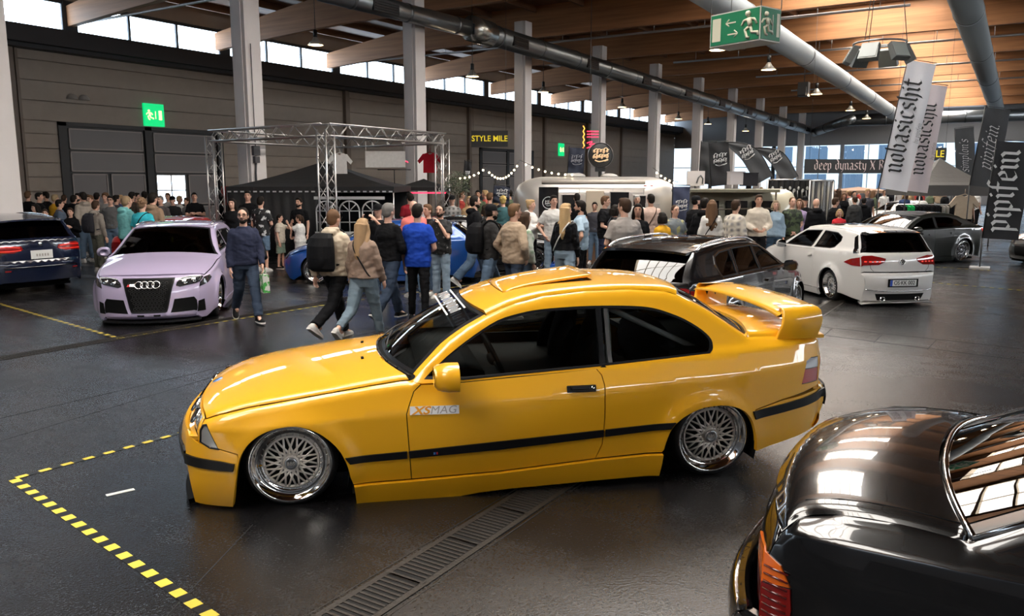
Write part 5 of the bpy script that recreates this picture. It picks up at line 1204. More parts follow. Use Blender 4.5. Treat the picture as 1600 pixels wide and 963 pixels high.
def head_M(p, J):
    return Matrix.Translation(J['head']) @ Matrix.Rotation(radians(p.get('turn', 0)), 4, 'Z') @ Matrix.Rotation(radians(p.get('tilt', 0)), 4, 'Y')
def build_body(p, J, vox):
    b = MB(); ell(b, torso_secs(p, J, 0)); k = .9 if p.get('fem') else 1.0
    for sd in (1, -1):
        limb(b, [J['hip%d' % sd], J['hip%d' % sd].lerp(J['knee%d' % sd], .5), J['knee%d' % sd], J['knee%d' % sd].lerp(J['ank%d' % sd], .35), J['ank%d' % sd]], [.075, .062, .045, .047, .034])
        limb(b, [J['sh%d' % sd] - Vector((0, sd * .02, .02)), J['sh%d' % sd].lerp(J['el%d' % sd], .5), J['el%d' % sd], J['el%d' % sd].lerp(J['wr%d' % sd], .3), J['wr%d' % sd]], [.052 * k, .044 * k, .037 * k, .037 * k, .024 * k])
        hand(b, J['wr%d' % sd], J['el%d' % sd], sd, .9 if p.get('arm%d' % sd) in ('phone', 'hold', 'chin', 'cross') else .5)
        a = J['ank%d' % sd]; b.tube([a, a + Vector((.11, 0, -.05))], [.034, .025], 8)
    b.tube([J['neck'] - Vector((0, 0, .04)), J['head'] - Vector((.012, 0, .06))], [.058 * k, .052 * k], 12)
    M = head_M(p, J)
    b.sph((0, 0, .02), (.094, .074, .098), 18, 14, M=M); b.sph((.012, 0, -.045), (.068, .058, .070), 14, 10, M=M); b.sph((.052, 0, -.075), (.030, .034, .026), 10, 8, M=M)
    b.sph((.05, 0, .015), (.042, .058, .05), 12, 8, M=M)
    b.tube([(.085, 0, .022), (.108, 0, -.016), (.086, 0, -.022)], [.009, .014, .012], 8, M=M)
    for s in (1, -1): b.sph((-.005, s * .076, -.008), (.017, .008, .030), 8, 6, M=M); b.sph((.058, s * .035, -.02), (.024, .018, .022), 8, 6, M=M)
    b.sph((.084, 0, -.050), (.012, .024, .009), 8, 6, M=M)
    return remeshed(b, vox, 1, 'body')
def build_top(p, J, vox):
    t = p['top']; b = MB(); ls = t.get('sleeve', 'short'); e = t.get('ease', .014); hem = t.get('hem', .90)
    ell(b, torso_secs(p, J, e, hem, 1.475, t.get('flare', .02)))
    for sd in (1, -1):
        s, el, wr = J['sh%d' % sd] - Vector((0, sd * .015, .015)), J['el%d' % sd], J['wr%d' % sd]; r = .06 + e * .5
        if ls == 'short': q = s.lerp(el, .74); limb(b, [s, s.lerp(el, .4)], [r, r * .97]); b.tube([s.lerp(el, .3), q], [r * .98, r * 1.02], 12)
        else:
            limb(b, [s, s.lerp(el, .5), el, el.lerp(wr, .5)], [r, r * .95, r * .88, r * .8]); b.tube([el.lerp(wr, .4), el.lerp(wr, .96)], [r * .8, r * .66], 12)
    if t.get('hood'):
        n = J['neck']; b.sph(n + Vector((-.085, 0, -.005)), (.075, .12, .06), 14, 8); b.tube([n + Vector((.08 * cos(a) - .01, .085 * sin(a), -.0 + (.035 if cos(a) < 0 else -.02))) for a in [2 * pi * k / 14 for k in range(14)]], .032, 8, closed=True)
    elif t.get('collar'):
        n = J['neck']; b.tube([n + Vector((.065 * cos(a) - .005, .068 * sin(a), .012)) for a in [2 * pi * k / 14 for k in range(14)]], .018, 8, closed=True)
    if t.get('puff'):
        for k in range(7): z = .95 + .07 * k; c = J['up'](z); b.tube([c + Vector((.15 * cos(a), .19 * sin(a), 0)) for a in [2 * pi * i / 16 for i in range(16)]], .02, 6, closed=True)
    me = remeshed(b, vox, t.get('smooth', 3), 'top')
    rnd = random.Random(int(p.get('seed', 1)))
    # soft folds in the cloth
    ph = [rnd.uniform(0, 6) for _ in range(4)]
    for v in me.vertices:
        c = v.co; n = v.normal; a = .011 * noise.noise(Vector((c.x * 7 + ph[0], c.y * 7, c.z * 15 + c.y * 6 + ph[1]))) + .005 * noise.noise(Vector((c.x * 22, c.y * 20 + ph[2], c.z * 34)))
        v.co = c + n * a * (1.2 if c.z < J['hz'] + .30 else .8)
    return me
def build_legs(p, J, vox):
    t = p['legs_w']; b = MB(); r0, r1, r2 = t.get('r', (.108, .078, .068)); sh = t.get('short')
    ell(b, torso_secs(p, J, .014, .84, 1.02)); b.sph(J['hip1'].lerp(J['hip-1'], .5) + Vector((-.005, 0, -.01)), (.115, .165, .10), 14, 8)
    for sd in (1, -1):
        h, k, a = J['hip%d' % sd], J['knee%d' % sd], J['ank%d' % sd]
        if sh: q = h.lerp(k, .98); limb(b, [h, h.lerp(k, .45)], [r0, r0 * .92]); b.tube([h.lerp(k, .4), q], [r0 * .93, r0 * .95], 12)
        else:
            limb(b, [h, h.lerp(k, .5), k, k.lerp(a, .5)], [r0, (r0 + r1) / 2, r1, (r1 + r2) / 2]); b.tube([k.lerp(a, .45), k.lerp(a, .98 if not t.get('crop') else .88)], [(r1 + r2) / 2, r2], 12)
    me = remeshed(b, vox, 2, 'trousers')
    for v in me.vertices:
        c = v.co; v.co = c + v.normal * (.010 * noise.noise(Vector((c.x * 9, c.y * 9, c.z * 17 + c.x * 5))) + .005 * noise.noise(Vector((c.x * 20, c.y * 20, c.z * 44)))) * (1 if c.z < J['hz'] - .1 else .3)
    return me
def shoe_mb(J, sd):
    b = MB(); a = J['ank%d' % sd]; M = Matrix.Translation(a) @ Matrix.Rotation(J['fp%d' % sd], 4, 'Y') @ Matrix.Rotation(radians(8 * sd), 4, 'Z')
    prof = [(-.075, .030, .045), (-.06, .038, .075), (-.02, .040, .095), (.03, .042, .075), (.08, .048, .052), (.13, .046, .038), (.165, .036, .026), (.185, .015, .012)]; n = 10; vs = []
    for x, w_, h in prof:
        for k in range(n): q = 2 * pi * k / n; z = sin(q); vs.append((x, w_ * cos(q), -.065 + (h if z > 0 else .008) * z + .0))
    fs = [(i * n + k, i * n + (k + 1) % n, (i + 1) * n + (k + 1) % n, (i + 1) * n + k) for i in range(len(prof) - 1) for k in range(n)] + [tuple(range(n - 1, -1, -1)), tuple((len(prof) - 1) * n + k for k in range(n))]
    b.add(vs, fs, 0, True, M)
    out = [(-.078, .032), (-.03, .040), (.03, .042), (.09, .051), (.14, .046), (.175, .034), (.192, .012)]; po = [(x, w_) for x, w_ in out] + [(x, -w_) for x, w_ in out[::-1]]
    b.prism(po, .022, 1, M=M @ Matrix.Translation((0, 0, -.085)))
    return b
def build_hair(p, J, vox):
    st = p.get('hair', 'short'); M = head_M(p, J); b = MB()
    if st == 'bald': return None
    if st in ('short', 'long', 'pony', 'curly', 'bun', 'fade', 'bob'):
        g = 1.0 if st != 'fade' else .965
        b.sph((-.014, 0, .035), (.098 * g, .082 * g, .100 * g), 16, 12, M=M)
        if st != 'fade': b.sph((.035, 0, .095), (.055, .062, .035), 12, 8, M=M)
        b.sph((-.045, 0, -.01), (.062, .074, .075), 12, 8, M=M)
        for s in (1, -1): b.sph((-.002, s * .068, .03), (.04, .014, .045), 8, 6, M=M)
    if st == 'curly':
        rnd = random.Random(3)
        for k in range(46):
            a = rnd.uniform(0, 2 * pi); e = rnd.uniform(-.1, 1.3); b.sph((-.015 + .095 * cos(a) * cos(e), .082 * sin(a) * cos(e), .045 + .09 * sin(e)), .024, 6, 5, M=M)
    if st == 'long':
        n = J['neck']; h = J['head']
        b.tube([h + Vector((-.05, 0, .05)), h + Vector((-.075, 0, -.08)), n + Vector((-.085, 0, -.06)), n + Vector((-.115, 0, -.20)), n + Vector((-.12, 0, -.30))], [.085, .080, .072, .058, .018], 12)
        for s in (1, -1): b.tube([M @ Vector((0, s * .065, .05)), M @ Vector((.005, s * .082, -.06)), n + Vector((-.045, s * .085, -.05)), n + Vector((-.09, s * .085, -.18)), n + Vector((-.11, s * .06, -.27))], [.03, .032, .038, .034, .012], 8)
    if st == 'bob':
        for s in (1, -1): b.tube([M @ Vector((.01, s * .07, .05)), M @ Vector((.01, s * .085, -.04)), M @ Vector((.0, s * .08, -.11))], [.03, .034, .03], 8)
        b.tube([M @ Vector((-.05, 0, .03)), M @ Vector((-.07, 0, -.11))], [.085, .075], 10)
    if st == 'pony': b.sph((-.11, 0, .06), .035, 8, 6, M=M); b.tube([M @ Vector((-.12, 0, .06)), M @ Vector((-.15, 0, -.03)), M @ Vector((-.13, 0, -.16))], [.03, .028, .012], 8)
    if st == 'bun': b.sph((-.09, 0, .09), .045, 10, 8, M=M)
    if st == 'cap': b.sph((-.03, 0, -.0), (.075, .078, .07), 12, 8, M=M)
    if not b.v: return None
    return remeshed(b, vox, 1 if st == 'curly' else 2, 'hair')
def cap_mb(p, J):
    M = head_M(p, J); b = MB(); prof = [(.098, 0), (.098, .03), (.088, .065), (.06, .092), (.02, .103), (.001, .104)]
    vs = []; n = 20
    for r, z in prof:
        for k in range(n): a = 2 * pi * k / n; vs.append((r * cos(a) * 1.04 - .008, r * .86 * sin(a), z + .035))
    b.add(vs, [(i * n + k, i * n + (k + 1) % n, (i + 1) * n + (k + 1) % n, (i + 1) * n + k) for i in range(len(prof) - 1) for k in range(n)], 0, True, M)
    o = -1 if p.get('cap_back') else 1
    vs = []; m_ = 9
    for k in range(m_):
        a = -1.15 + 2.3 * k / (m_ - 1); vs += [(o * .095 * cos(a), .082 * sin(a), .042), (o * (.095 * cos(a) + .075 * cos(a * .9)), .075 * sin(a), .028), (o * (.095 * cos(a) + .075 * cos(a * .9)), .075 * sin(a), .022), (o * .095 * cos(a), .082 * sin(a), .035)]
    b.add(vs, [(4 * k + j, 4 * k + (j + 1) % 4, 4 * k + 4 + (j + 1) % 4, 4 * k + 4 + j) for k in range(m_ - 1) for j in range(4)], 0, True, M)
    return b
SKIN = [mat('skin_light', (.62, .36, .26), .5, noise=(30, .06)), mat('skin_medium', (.50, .27, .18), .5, noise=(30, .06)), mat('skin_tan', (.36, .19, .12), .5, noise=(30, .06))]
_cm = {}
def cloth(col, rough=.85, kind='cloth'):
    k = tuple(round(c, 3) for c in col) + (rough,)
    if k not in _cm: _cm[k] = mat('%s_%d' % (kind, len(_cm)), col, rough, noise=(14, .14), bump=(120, .15), spec=.12)
    return _cm[k]
DENIM = (.10, .15, .22); DDENIM = (.035, .05, .08); LDENIM = (.22, .29, .36); BK = (.006, .006, .007); WH_ = (.62, .60, .57); BGE = (.42, .33, .24); KHK = (.10, .09, .06); GRY = (.22, .21, .20)
BRN = (.045, .025, .015); DK_ = (.012, .009, .007); BLOND = (.42, .28, .14); GREYH = (.16, .15, .14); LBR = (.12, .065, .035)
_pc = {}
def place(px, hy, fy=None, d=None):
    if fy: g = gnd(px, fy)
    else:
        h = Vector((cos(YAW), sin(YAW), 0)); r = ray(px, 283); r.z = 0; r = r / r.dot(h); g = r * d
    r = ray(px, hy); hor = Vector((g.x, g.y, 0)).length; z = CAM_H + r.z * hor / Vector((r.x, r.y, 0)).length
    return g, z
def person(px, hy, label, fy=None, d=None, fd=0, top=None, legs_w=None, topc=BK, legc=DENIM, hair='short', hairc=BRN, skin=0, shoe=WH_, sole=WH_, near=False, group=None, seed=None, extras=(), ht=None, **p):
    g, z = place(px, hy, fy, d); top = top or {}; legs_w = legs_w or {}
    if ht: z = ht
    p.update(top=top, legs_w=legs_w, hair=hair); p['seed'] = seed or 1
    key = (near, repr(sorted((k, repr(v)) for k, v in p.items() if k not in ('seed',))))
    sc = max(.55, min(1.16, z / 1.755))
    root = empty('person', (g.x, g.y, 0), YAW + radians(fd), label, 'person', group); root.scale = (sc,) * 3
    vb, vc = (.0075, .011) if near else (.0125, .018)
    if key not in _pc:
        J = body_pose(p); sh = []
        for sd in (1, -1): sh.append(shoe_mb(J, sd).mesh('shoe'))
        M = head_M(p, J); f = MB()
        for s in (1, -1): f.sph((.084, s * .030, .020), (.007, .013, .006), 8, 6, M=M); f.tube([M @ Vector((.090, s * .014, .036)), M @ Vector((.088, s * .034, .042)), M @ Vector((.076, s * .052, .034))], .0045, 5)
        mo = MB(); mo.tube([M @ Vector((.088, -.020, -.050)), M @ Vector((.096, 0, -.051)), M @ Vector((.088, .020, -.050))], [.003, .0055, .003], 6)
        _pc[key] = dict(J=J, body=build_body(p, J, vb), top=build_top(p, J, vc), legs=build_legs(p, J, vc), shoes=sh, hair=build_hair(p, J, vc * .9), eyes=f.mesh('e'), mouth=mo.mesh('mouth'),
                        cap=cap_mb(p, J).mesh('cap') if hair == 'cap' else None)
    D = _pc[key]
    def part(nm, me, mats):
        o = bpy.data.objects.new(nm, me)
        COL.objects.link(o); o.parent = root
        mats = mats if isinstance(mats, list) else [mats]
        while len(me.materials) < len(mats): me.materials.append(mats[len(me.materials)])
        for i, m in enumerate(mats): o.material_slots[i].link = 'OBJECT'; o.material_slots[i].material = m
        return o
    hm = cloth(hairc, .6, 'hair')
    part('body', D['body'], SKIN[skin])
    part(top.get('name', 'shirt'), D['top'], topc if not isinstance(topc, tuple) else cloth(topc, top.get('rough', .85)))
    part('trousers' if not legs_w.get('short') else 'shorts', D['legs'], cloth(legc, .8))
    for me in D['shoes']: part('shoe', me, [cloth(shoe, .5), cloth(sole, .6)])
    if D['hair']: part('hair', D['hair'], hm)
    part('eyes_and_brows', D['eyes'], cloth(DK_, .5)); part('mouth', D['mouth'], mat('lip', (.30, .10, .08), .5))
    if D['cap']: part('cap', D['cap'], cloth(p.get('capc', BK), .8))
    J = D['J']; HM = head_M(p, J)
    if 'beard' in extras:
        b = MB(); b.sph((.045, 0, -.078), (.050, .050, .036), 12, 8, M=HM); b.sph((.02, 0, -.06), (.058, .064, .042), 12, 8, M=HM); b.tube([HM @ Vector((.092, -.022, -.040)), HM @ Vector((.098, 0, -.036)), HM @ Vector((.092, .022, -.040))], .007, 6)
        o = MB(); o.v, o.f, o.mi, o.sm = b.v, b.f, b.mi, b.sm; part('beard', o.mesh('beard'), hm)
    if 'glasses' in extras:
        b = MB()
        for s in (1, -1):
            b.tube([HM @ Vector((.102, s * .034 + .022 * cos(a), .018 + .016 * sin(a))) for a in [2 * pi * k / 12 for k in range(12)]], .0028, 5, closed=True); b.tube([HM @ Vector((.10, s * .056, .024)), HM @ Vector((.0, s * .082, .020))], .0026, 5)
        b.tube([HM @ Vector((.104, -.012, .02)), HM @ Vector((.104, .012, .02))], .0026, 5); part('glasses', b.mesh('g'), cloth(BK, .3))
    if 'headphones' in extras:
        b = MB(); b.tube([HM @ Vector((-.01, .088 * cos(a), .01 + .115 * sin(a))) for a in [pi * k / 10 for k in range(11)]], .010, 6)
        for s in (1, -1): b.sph((-.01, s * .088, 0), (.035, .018, .04), 10, 6, M=HM)
        part('headphones', b.mesh('h'), cloth(BK, .4))
    if 'sunglasses' in extras:
        b = MB(); b.tube([HM @ Vector((.03 + .02 * cos(a), .075 * sin(a), .128 - .01 * abs(sin(a)))) for a in [-1.3 + 2.6 * k / 8 for k in range(9)]], .009, 6); part('sunglasses', b.mesh('h'), cloth(BK, .2))
    for e in extras:
        if isinstance(e, tuple) and e[0] == 'strap':
            c = J['up']; b = MB(); y = e[2]
            pts = [c(1.45) + Vector((-.03, -y * .11, .01)), c(1.36) + Vector((-.145, -y * .05, 0)), c(1.18) + Vector((-.155, y * .06, 0)), c(1.0) + Vector((-.11, y * .16, 0)), c(.97) + Vector((.0, y * .195, 0)), c(1.05) + Vector((.13, y * .11, 0)), c(1.25) + Vector((.165, -y * .0, 0)), c(1.42) + Vector((.06, -y * .12, .01))]
            b.tube([tuple(q) for q in crs(pts, 4, True)], .010, 6, closed=True); part('bag_strap', b.mesh('s'), cloth(e[1], .7))
    root['_h'] = 0; del root['_h']
    return root, J, sc
def on_person(R, name, label, cat, parts, group=None):
    """something carried: a top-level thing at the carrier's place. parts: (name, MB, material), first is the thing itself"""
    root, J, sc = R; M = Matrix.Translation(root.location) @ Matrix.Rotation(root.rotation_euler.z, 4, 'Z') @ Matrix.Scale(sc, 4)
    o = None
    for i, (n, b, m) in enumerate(parts):
        me = b.mesh(n)
        if i == 0: o = link(name, me, m); o.matrix_world = M; setp(o, label, cat, group)
        else: q = link(n, me, m, o)
    return o
def backpack(R, label, col=BK, big=1.0):
    root, J, sc = R; c = J['up']; b = MB(); vs = []
    prof = [(.98, .13, .08), (1.02, .155, .10), (1.15, .16, .11), (1.30, .155, .105), (1.40, .135, .085), (1.455, .09, .05)]
    secs = [(c(z).x - .145 - dx * .85 * big, 0, c(z).z, dx * big, dy * big) for z, dy, dx in prof]; ell(b, secs, 18)
    st = MB()
    for s in (1, -1): st.tube(crs([tuple(q) for q in (c(1.40) + Vector((-.17, s * .075, 0)), c(1.49) + Vector((-.04, s * .085, .0)), c(1.44) + Vector((.09, s * .10, 0)), c(1.25) + Vector((.155, s * .13, 0)), c(1.10) + Vector((.06, s * .19, 0)), c(1.05) + Vector((-.12, s * .13, 0)))], 4), .016, 6)
    pk = MB(); pk.sph((c(1.12).x - .145 - .165 * big, 0, c(1.12).z), (.045, .115 * big, .13), 14, 8)
    return on_person(R, 'backpack', label, 'backpack', [('backpack', b, cloth(col, .7)), ('shoulder_strap', st, cloth(col, .7)), ('front_pocket', pk, cloth(col, .6))])
def bag_at(R, label, wr, size=(.30, .10, .34), col=(.55, .62, .5), sd=1, name='carrier_bag'):
    root, J, sc = R; w_ = J['wr%d' % sd]; b = MB(); x, y, z = size; p = w_ + Vector((.03, sd * .01, -.10))
    b.box((p.x, p.y, p.z - z / 2 - .04), (x, y, z), 0, taper=.9)
    for s in (1, -1): b.tube([p + Vector((-.07, s * y * .4, -.05)), p + Vector((-.03, 0, .03)), p + Vector((.03, 0, .03)), p + Vector((.07, s * y * .4, -.05))], .006, 5)
    return on_person(R, name, label, 'bag', [(name, b, col if not isinstance(col, tuple) else cloth(col, .4))])
def printm(name, base, ink, scale=9, thr=.52):
    if name in MATS: return MATS[name]
    m = mat(name, base, .8, noise=(scale, .1)); nt = m.node_tree; n = [x for x in nt.nodes if x.type == 'TEX_NOISE'][0]; mx = [x for x in nt.nodes if x.type == 'MIX'][0]
    r = nt.nodes.new('ShaderNodeMapRange'); r.inputs[1].default_value = thr; r.inputs[2].default_value = thr + .03; nt.links.new(n.outputs['Fac'], r.inputs[0]); nt.links.new(r.outputs[0], mx.inputs[0])
    mx.inputs[6].default_value = (*base, 1); mx.inputs[7].default_value = (*ink, 1); return m
def plaidm(name, a, b_, sc=28):
    if name in MATS: return MATS[name]
    m = mat(name, a, .85); nt = m.node_tree; tc = nt.nodes.new('ShaderNodeTexCoord'); bs = nt.nodes['Principled BSDF']; ws = []
    for d_ in ('Y', 'Z'):
        w_ = nt.nodes.new('ShaderNodeTexWave'); w_.bands_direction = d_; w_.inputs['Scale'].default_value = sc / 10; nt.links.new(tc.outputs['Object'], w_.inputs['Vector']); ws.append(w_)
    ad = nt.nodes.new('ShaderNodeMath'); ad.operation = 'MULTIPLY'; nt.links.new(ws[0].outputs['Fac'], ad.inputs[0]); nt.links.new(ws[1].outputs['Fac'], ad.inputs[1])
    mx = nt.nodes.new('ShaderNodeMix'); mx.data_type = 'RGBA'; nt.links.new(ad.outputs[0], mx.inputs[0]); mx.inputs[6].default_value = (*a, 1); mx.inputs[7].default_value = (*b_, 1); nt.links.new(mx.outputs[2], bs.inputs['Base Color']); return m

# --- the walkers and onlookers in the middle ground
HOODY = dict(name='hoodie', sleeve='long', hood=1, ease=.022); JKT = dict(name='jacket', sleeve='long', collar=1, ease=.028, hem=.88); SWT = dict(name='sweater', sleeve='long', ease=.02, hem=.93); TEE = dict(name='t_shirt', ease=.014, hem=.88); LTEE = dict(name='t_shirt', ease=.03, hem=.84)
SLIM = dict(r=(.10, .066, .052)); WIDE = dict(r=(.112, .088, .085)); SHORT = dict(short=1, r=(.105, .09, .08))
R = person(388, 320, 'bearded man in glasses and navy sweatshirt walking beside the lilac hatchback', fy=503, fd=-150, top=dict(name='sweatshirt', sleeve='long', ease=.016, hem=.9), topc=(.022, .026, .05), legc=DDENIM, hairc=DK_, shoe=BK, sole=WH_, near=1, legs='walk', arm1='swingf', extras=('beard', 'glasses'), big=1.06, turn=-25, hair='fade', seed=2)
bag_at(R, 'white and green printed carrier bag held by the man in glasses', 0, (.26, .10, .26), printm('bag_print', (.55, .55, .5), (.05, .28, .05), 14, .5), 1)
b = MB(); J = R[1]; c_ = J['up']; b.tube(crs([tuple(c_(1.42) + Vector((-.12, .10, 0))), tuple(c_(1.35) + Vector((-.17, .16, 0))), tuple(c_(1.15) + Vector((-.12, .25, 0))), tuple(c_(.98) + Vector((-.02, .27, 0)))], 4), [.07 + .0 * k for k in range(13)], 10)
on_person(R, 'black_jacket', 'black jacket slung from the shoulder of the man in glasses', 'jacket', [('black_jacket', b, cloth(BK, .8))])
R = person(527, 320, 'man in a cream hooded jacket and black trousers walking with a large black backpack', fy=531, fd=-28, top=dict(HOODY, ease=.035), topc=(.50, .42, .32), legc=BK, hairc=LBR, shoe=WH_, sole=WH_, near=1, legs='stride', arm1='swingb', arm_1=0, **{'arm-1': 'swingf'}, legs_w=dict(r=(.108, .080, .07)), hair='fade', seed=3, big=1.05)
backpack(R, 'large black backpack worn by the man in the cream hooded jacket', BK, 1.25)
person(571, 335, 'blonde woman in a taupe fleece and blue-grey jeans walking away behind the yellow bonnet', fy=537, fd=-22, fem=1, top=dict(name='fleece', sleeve='long', ease=.042, hem=.96, flare=.04), topc=(.24, .17, .13), legc=(.15, .20, .24), hair='long', hairc=(.34, .22, .12), shoe=WH_, near=1, legs='stride2', arm1='down', **{'arm-1': 'swingf'}, legs_w=dict(r=(.112, .075, .058), crop=1), extras=(('strap', BK, -1), 'sunglasses'), seed=4)
person(610, 313, 'grey-haired man in a black sweater and dark jeans walking away beside the blonde woman', fy=503, fd=-35, top=SWT, topc=BK, legc=DDENIM, hairc=GREYH, shoe=BK, near=1, legs='walk', arm1='hold', **{'arm-1': 'hold'}, big=1.08, seed=5)
person(655, 316, 'boy in a royal blue t-shirt and black trousers seen from behind', fy=503, fd=-12, top=LTEE, topc=(.012, .05, .34), legc=BK, hairc=DK_, shoe=BK, near=1, legs='wide', arm1='down', **{'arm-1': 'hold'}, legs_w=SLIM, seed=6)
person(690, 318, 'bearded man in a black printed t-shirt holding his hand to his mouth', fy=466, fd=165, top=LTEE, topc=printm('print_grey', BK, (.22, .21, .2), 12, .62), legc=LDENIM, hair='fade', hairc=DK_, near=1, arm1='chin', extras=('beard',), big=1.05, legs_w=dict(r=(.108, .08, .07)), seed=7, **{'arm-1': 'hold'})
R = person(764, 314, 'man in a dark grey jacket and black cap looking down, walking right', fy=488, fd=-62, top=JKT, topc=(.028, .027, .027), legc=DENIM, hair='cap', hairc=DK_, near=1, legs='walk', arm1='hold', **{'arm-1': 'hold'}, extras=('beard',), legs_w=WIDE, nod=2, seed=8)
backpack(R, 'slouching black backpack on the man in the black cap', BK, 1.15)
person(742, 302, 'man in a black hooded jacket and pale shoes behind the man in the cap', fy=449, fd=-75, top=HOODY, topc=BK, legc=DENIM, hair='fade', hairc=DK_, near=1, legs='walk', extras=('beard',), legs_w=WIDE, seed=9)
person(803, 316, 'fair-haired man in a beige corduroy jacket with hands in his pockets', fy=497, fd=-48, top=dict(JKT, ease=.038, hem=.86), topc=(.36, .27, .19), legc=DDENIM, hairc=(.15, .085, .045), near=1, arm1='pocket', **{'arm-1': 'pocket'}, turn=-20, legs='wide', seed=10)
person(820, 330, 'person in a pale green checked scarf just behind the beige corduroy jacket', d=12.6, fd=-60, fem=1, top=JKT, topc=plaidm('check_green', (.50, .52, .45), (.15, .25, .14)), legc=DENIM, hair='long', hairc=BRN, seed=1)
R = person(882, 316, 'woman with a long blond ponytail in a black leather jacket and light jeans', fy=480, fd=-25, fem=1, top=dict(JKT, rough=.3, hem=.98), topc=BK, legc=LDENIM, hair='long', hairc=BLOND, near=1, arm1='down', turn=-40, extras=(('strap', WH_, 1),), legs='wide', seed=11)
bag_at(R, 'bright blue carrier bag beside the woman in the leather jacket', 0, (.22, .10, .22), (.02, .10, .45), 1)
person(906, 312, 'bearded man in a light blue short-sleeved shirt and black trousers', fy=463, fd=75, top=dict(name='shirt', collar=1, ease=.022, hem=.86), topc=(.36, .47, .56), legc=BK, hairc=DK_, near=1, arm1='pocket', **{'arm-1': 'pocket'}, extras=('beard',), skin=1, seed=12)
person(865, 304, 'young man in a white t-shirt in front of the silver caravan', d=16.6, fd=-165, top=LTEE, topc=(.55, .53, .50), legc=LDENIM, hairc=DK_, near=1, arm1='pocket', **{'arm-1': 'pocket'}, seed=13)
person(829, 311, 'woman with pinned-up blond hair in a white hooded top, arms crossed', d=16.8, fd=-120, fem=1, top=dict(HOODY, ease=.035), topc=WH_, legc=BK, hair='bun', hairc=BLOND, arm1='cross', **{'arm-1': 'cross'}, seed=14)
person(943, 305, 'young man in a black t-shirt leaning on the caravan counter', fy=432, fd=-110, top=LTEE, topc=BK, legc=(.02, .025, .05), hairc=LBR, near=1, arm1='hold', **{'arm-1': 'hold'}, seed=15)
person(958, 319, 'dark-haired woman in black leather beside the man in the grey polo shirt', fy=447, fd=-70, fem=1, top=dict(JKT, rough=.35), topc=BK, legc=BK, hair='bob', hairc=DK_, near=1, seed=16)
person(977, 308, 'man in a grey-beige polo shirt standing behind the black estate car', d=11.7, fd=8, top=dict(name='polo_shirt', collar=1, ease=.022, hem=.88), topc=(.30, .27, .25), legc=BK, hairc=BRN, near=1, big=1.12, arm1='hold', **{'arm-1': 'hold'}, turn=35, seed=17)
person(998, 317, 'woman with long dark hair laughing behind the grey polo shirt', d=13.8, fd=170, fem=1, top=SWT, topc=BK, legc=BK, hair='long', hairc=DK_, skin=1, seed=18)
person(1018, 302, 'man in a pale pink t-shirt with a shoulder bag strap at the caravan door', d=17.5, fd=15, top=LTEE, topc=(.50, .36, .30), legc=BK, hairc=DK_, arm1='hold', extras=(('strap', BRN, 1),), skin=1, seed=19)
person(1037, 331, 'child with dark hair in a yellow jacket behind the black estate car', d=14.6, fd=30, fem=1, top=JKT, topc=(.62, .32, .02), legc=BK, hair='bob', hairc=DK_, seed=20)
person(1056, 319, 'young man in a mottled grey t-shirt with his hands in front of him', d=15.2, fd=-160, top=LTEE, topc=printm('print_mottle', (.14, .16, .17), (.32, .30, .12), 10, .58), legc=BK, hair='fade', hairc=BRN, arm1='pocket', **{'arm-1': 'pocket'}, seed=21)
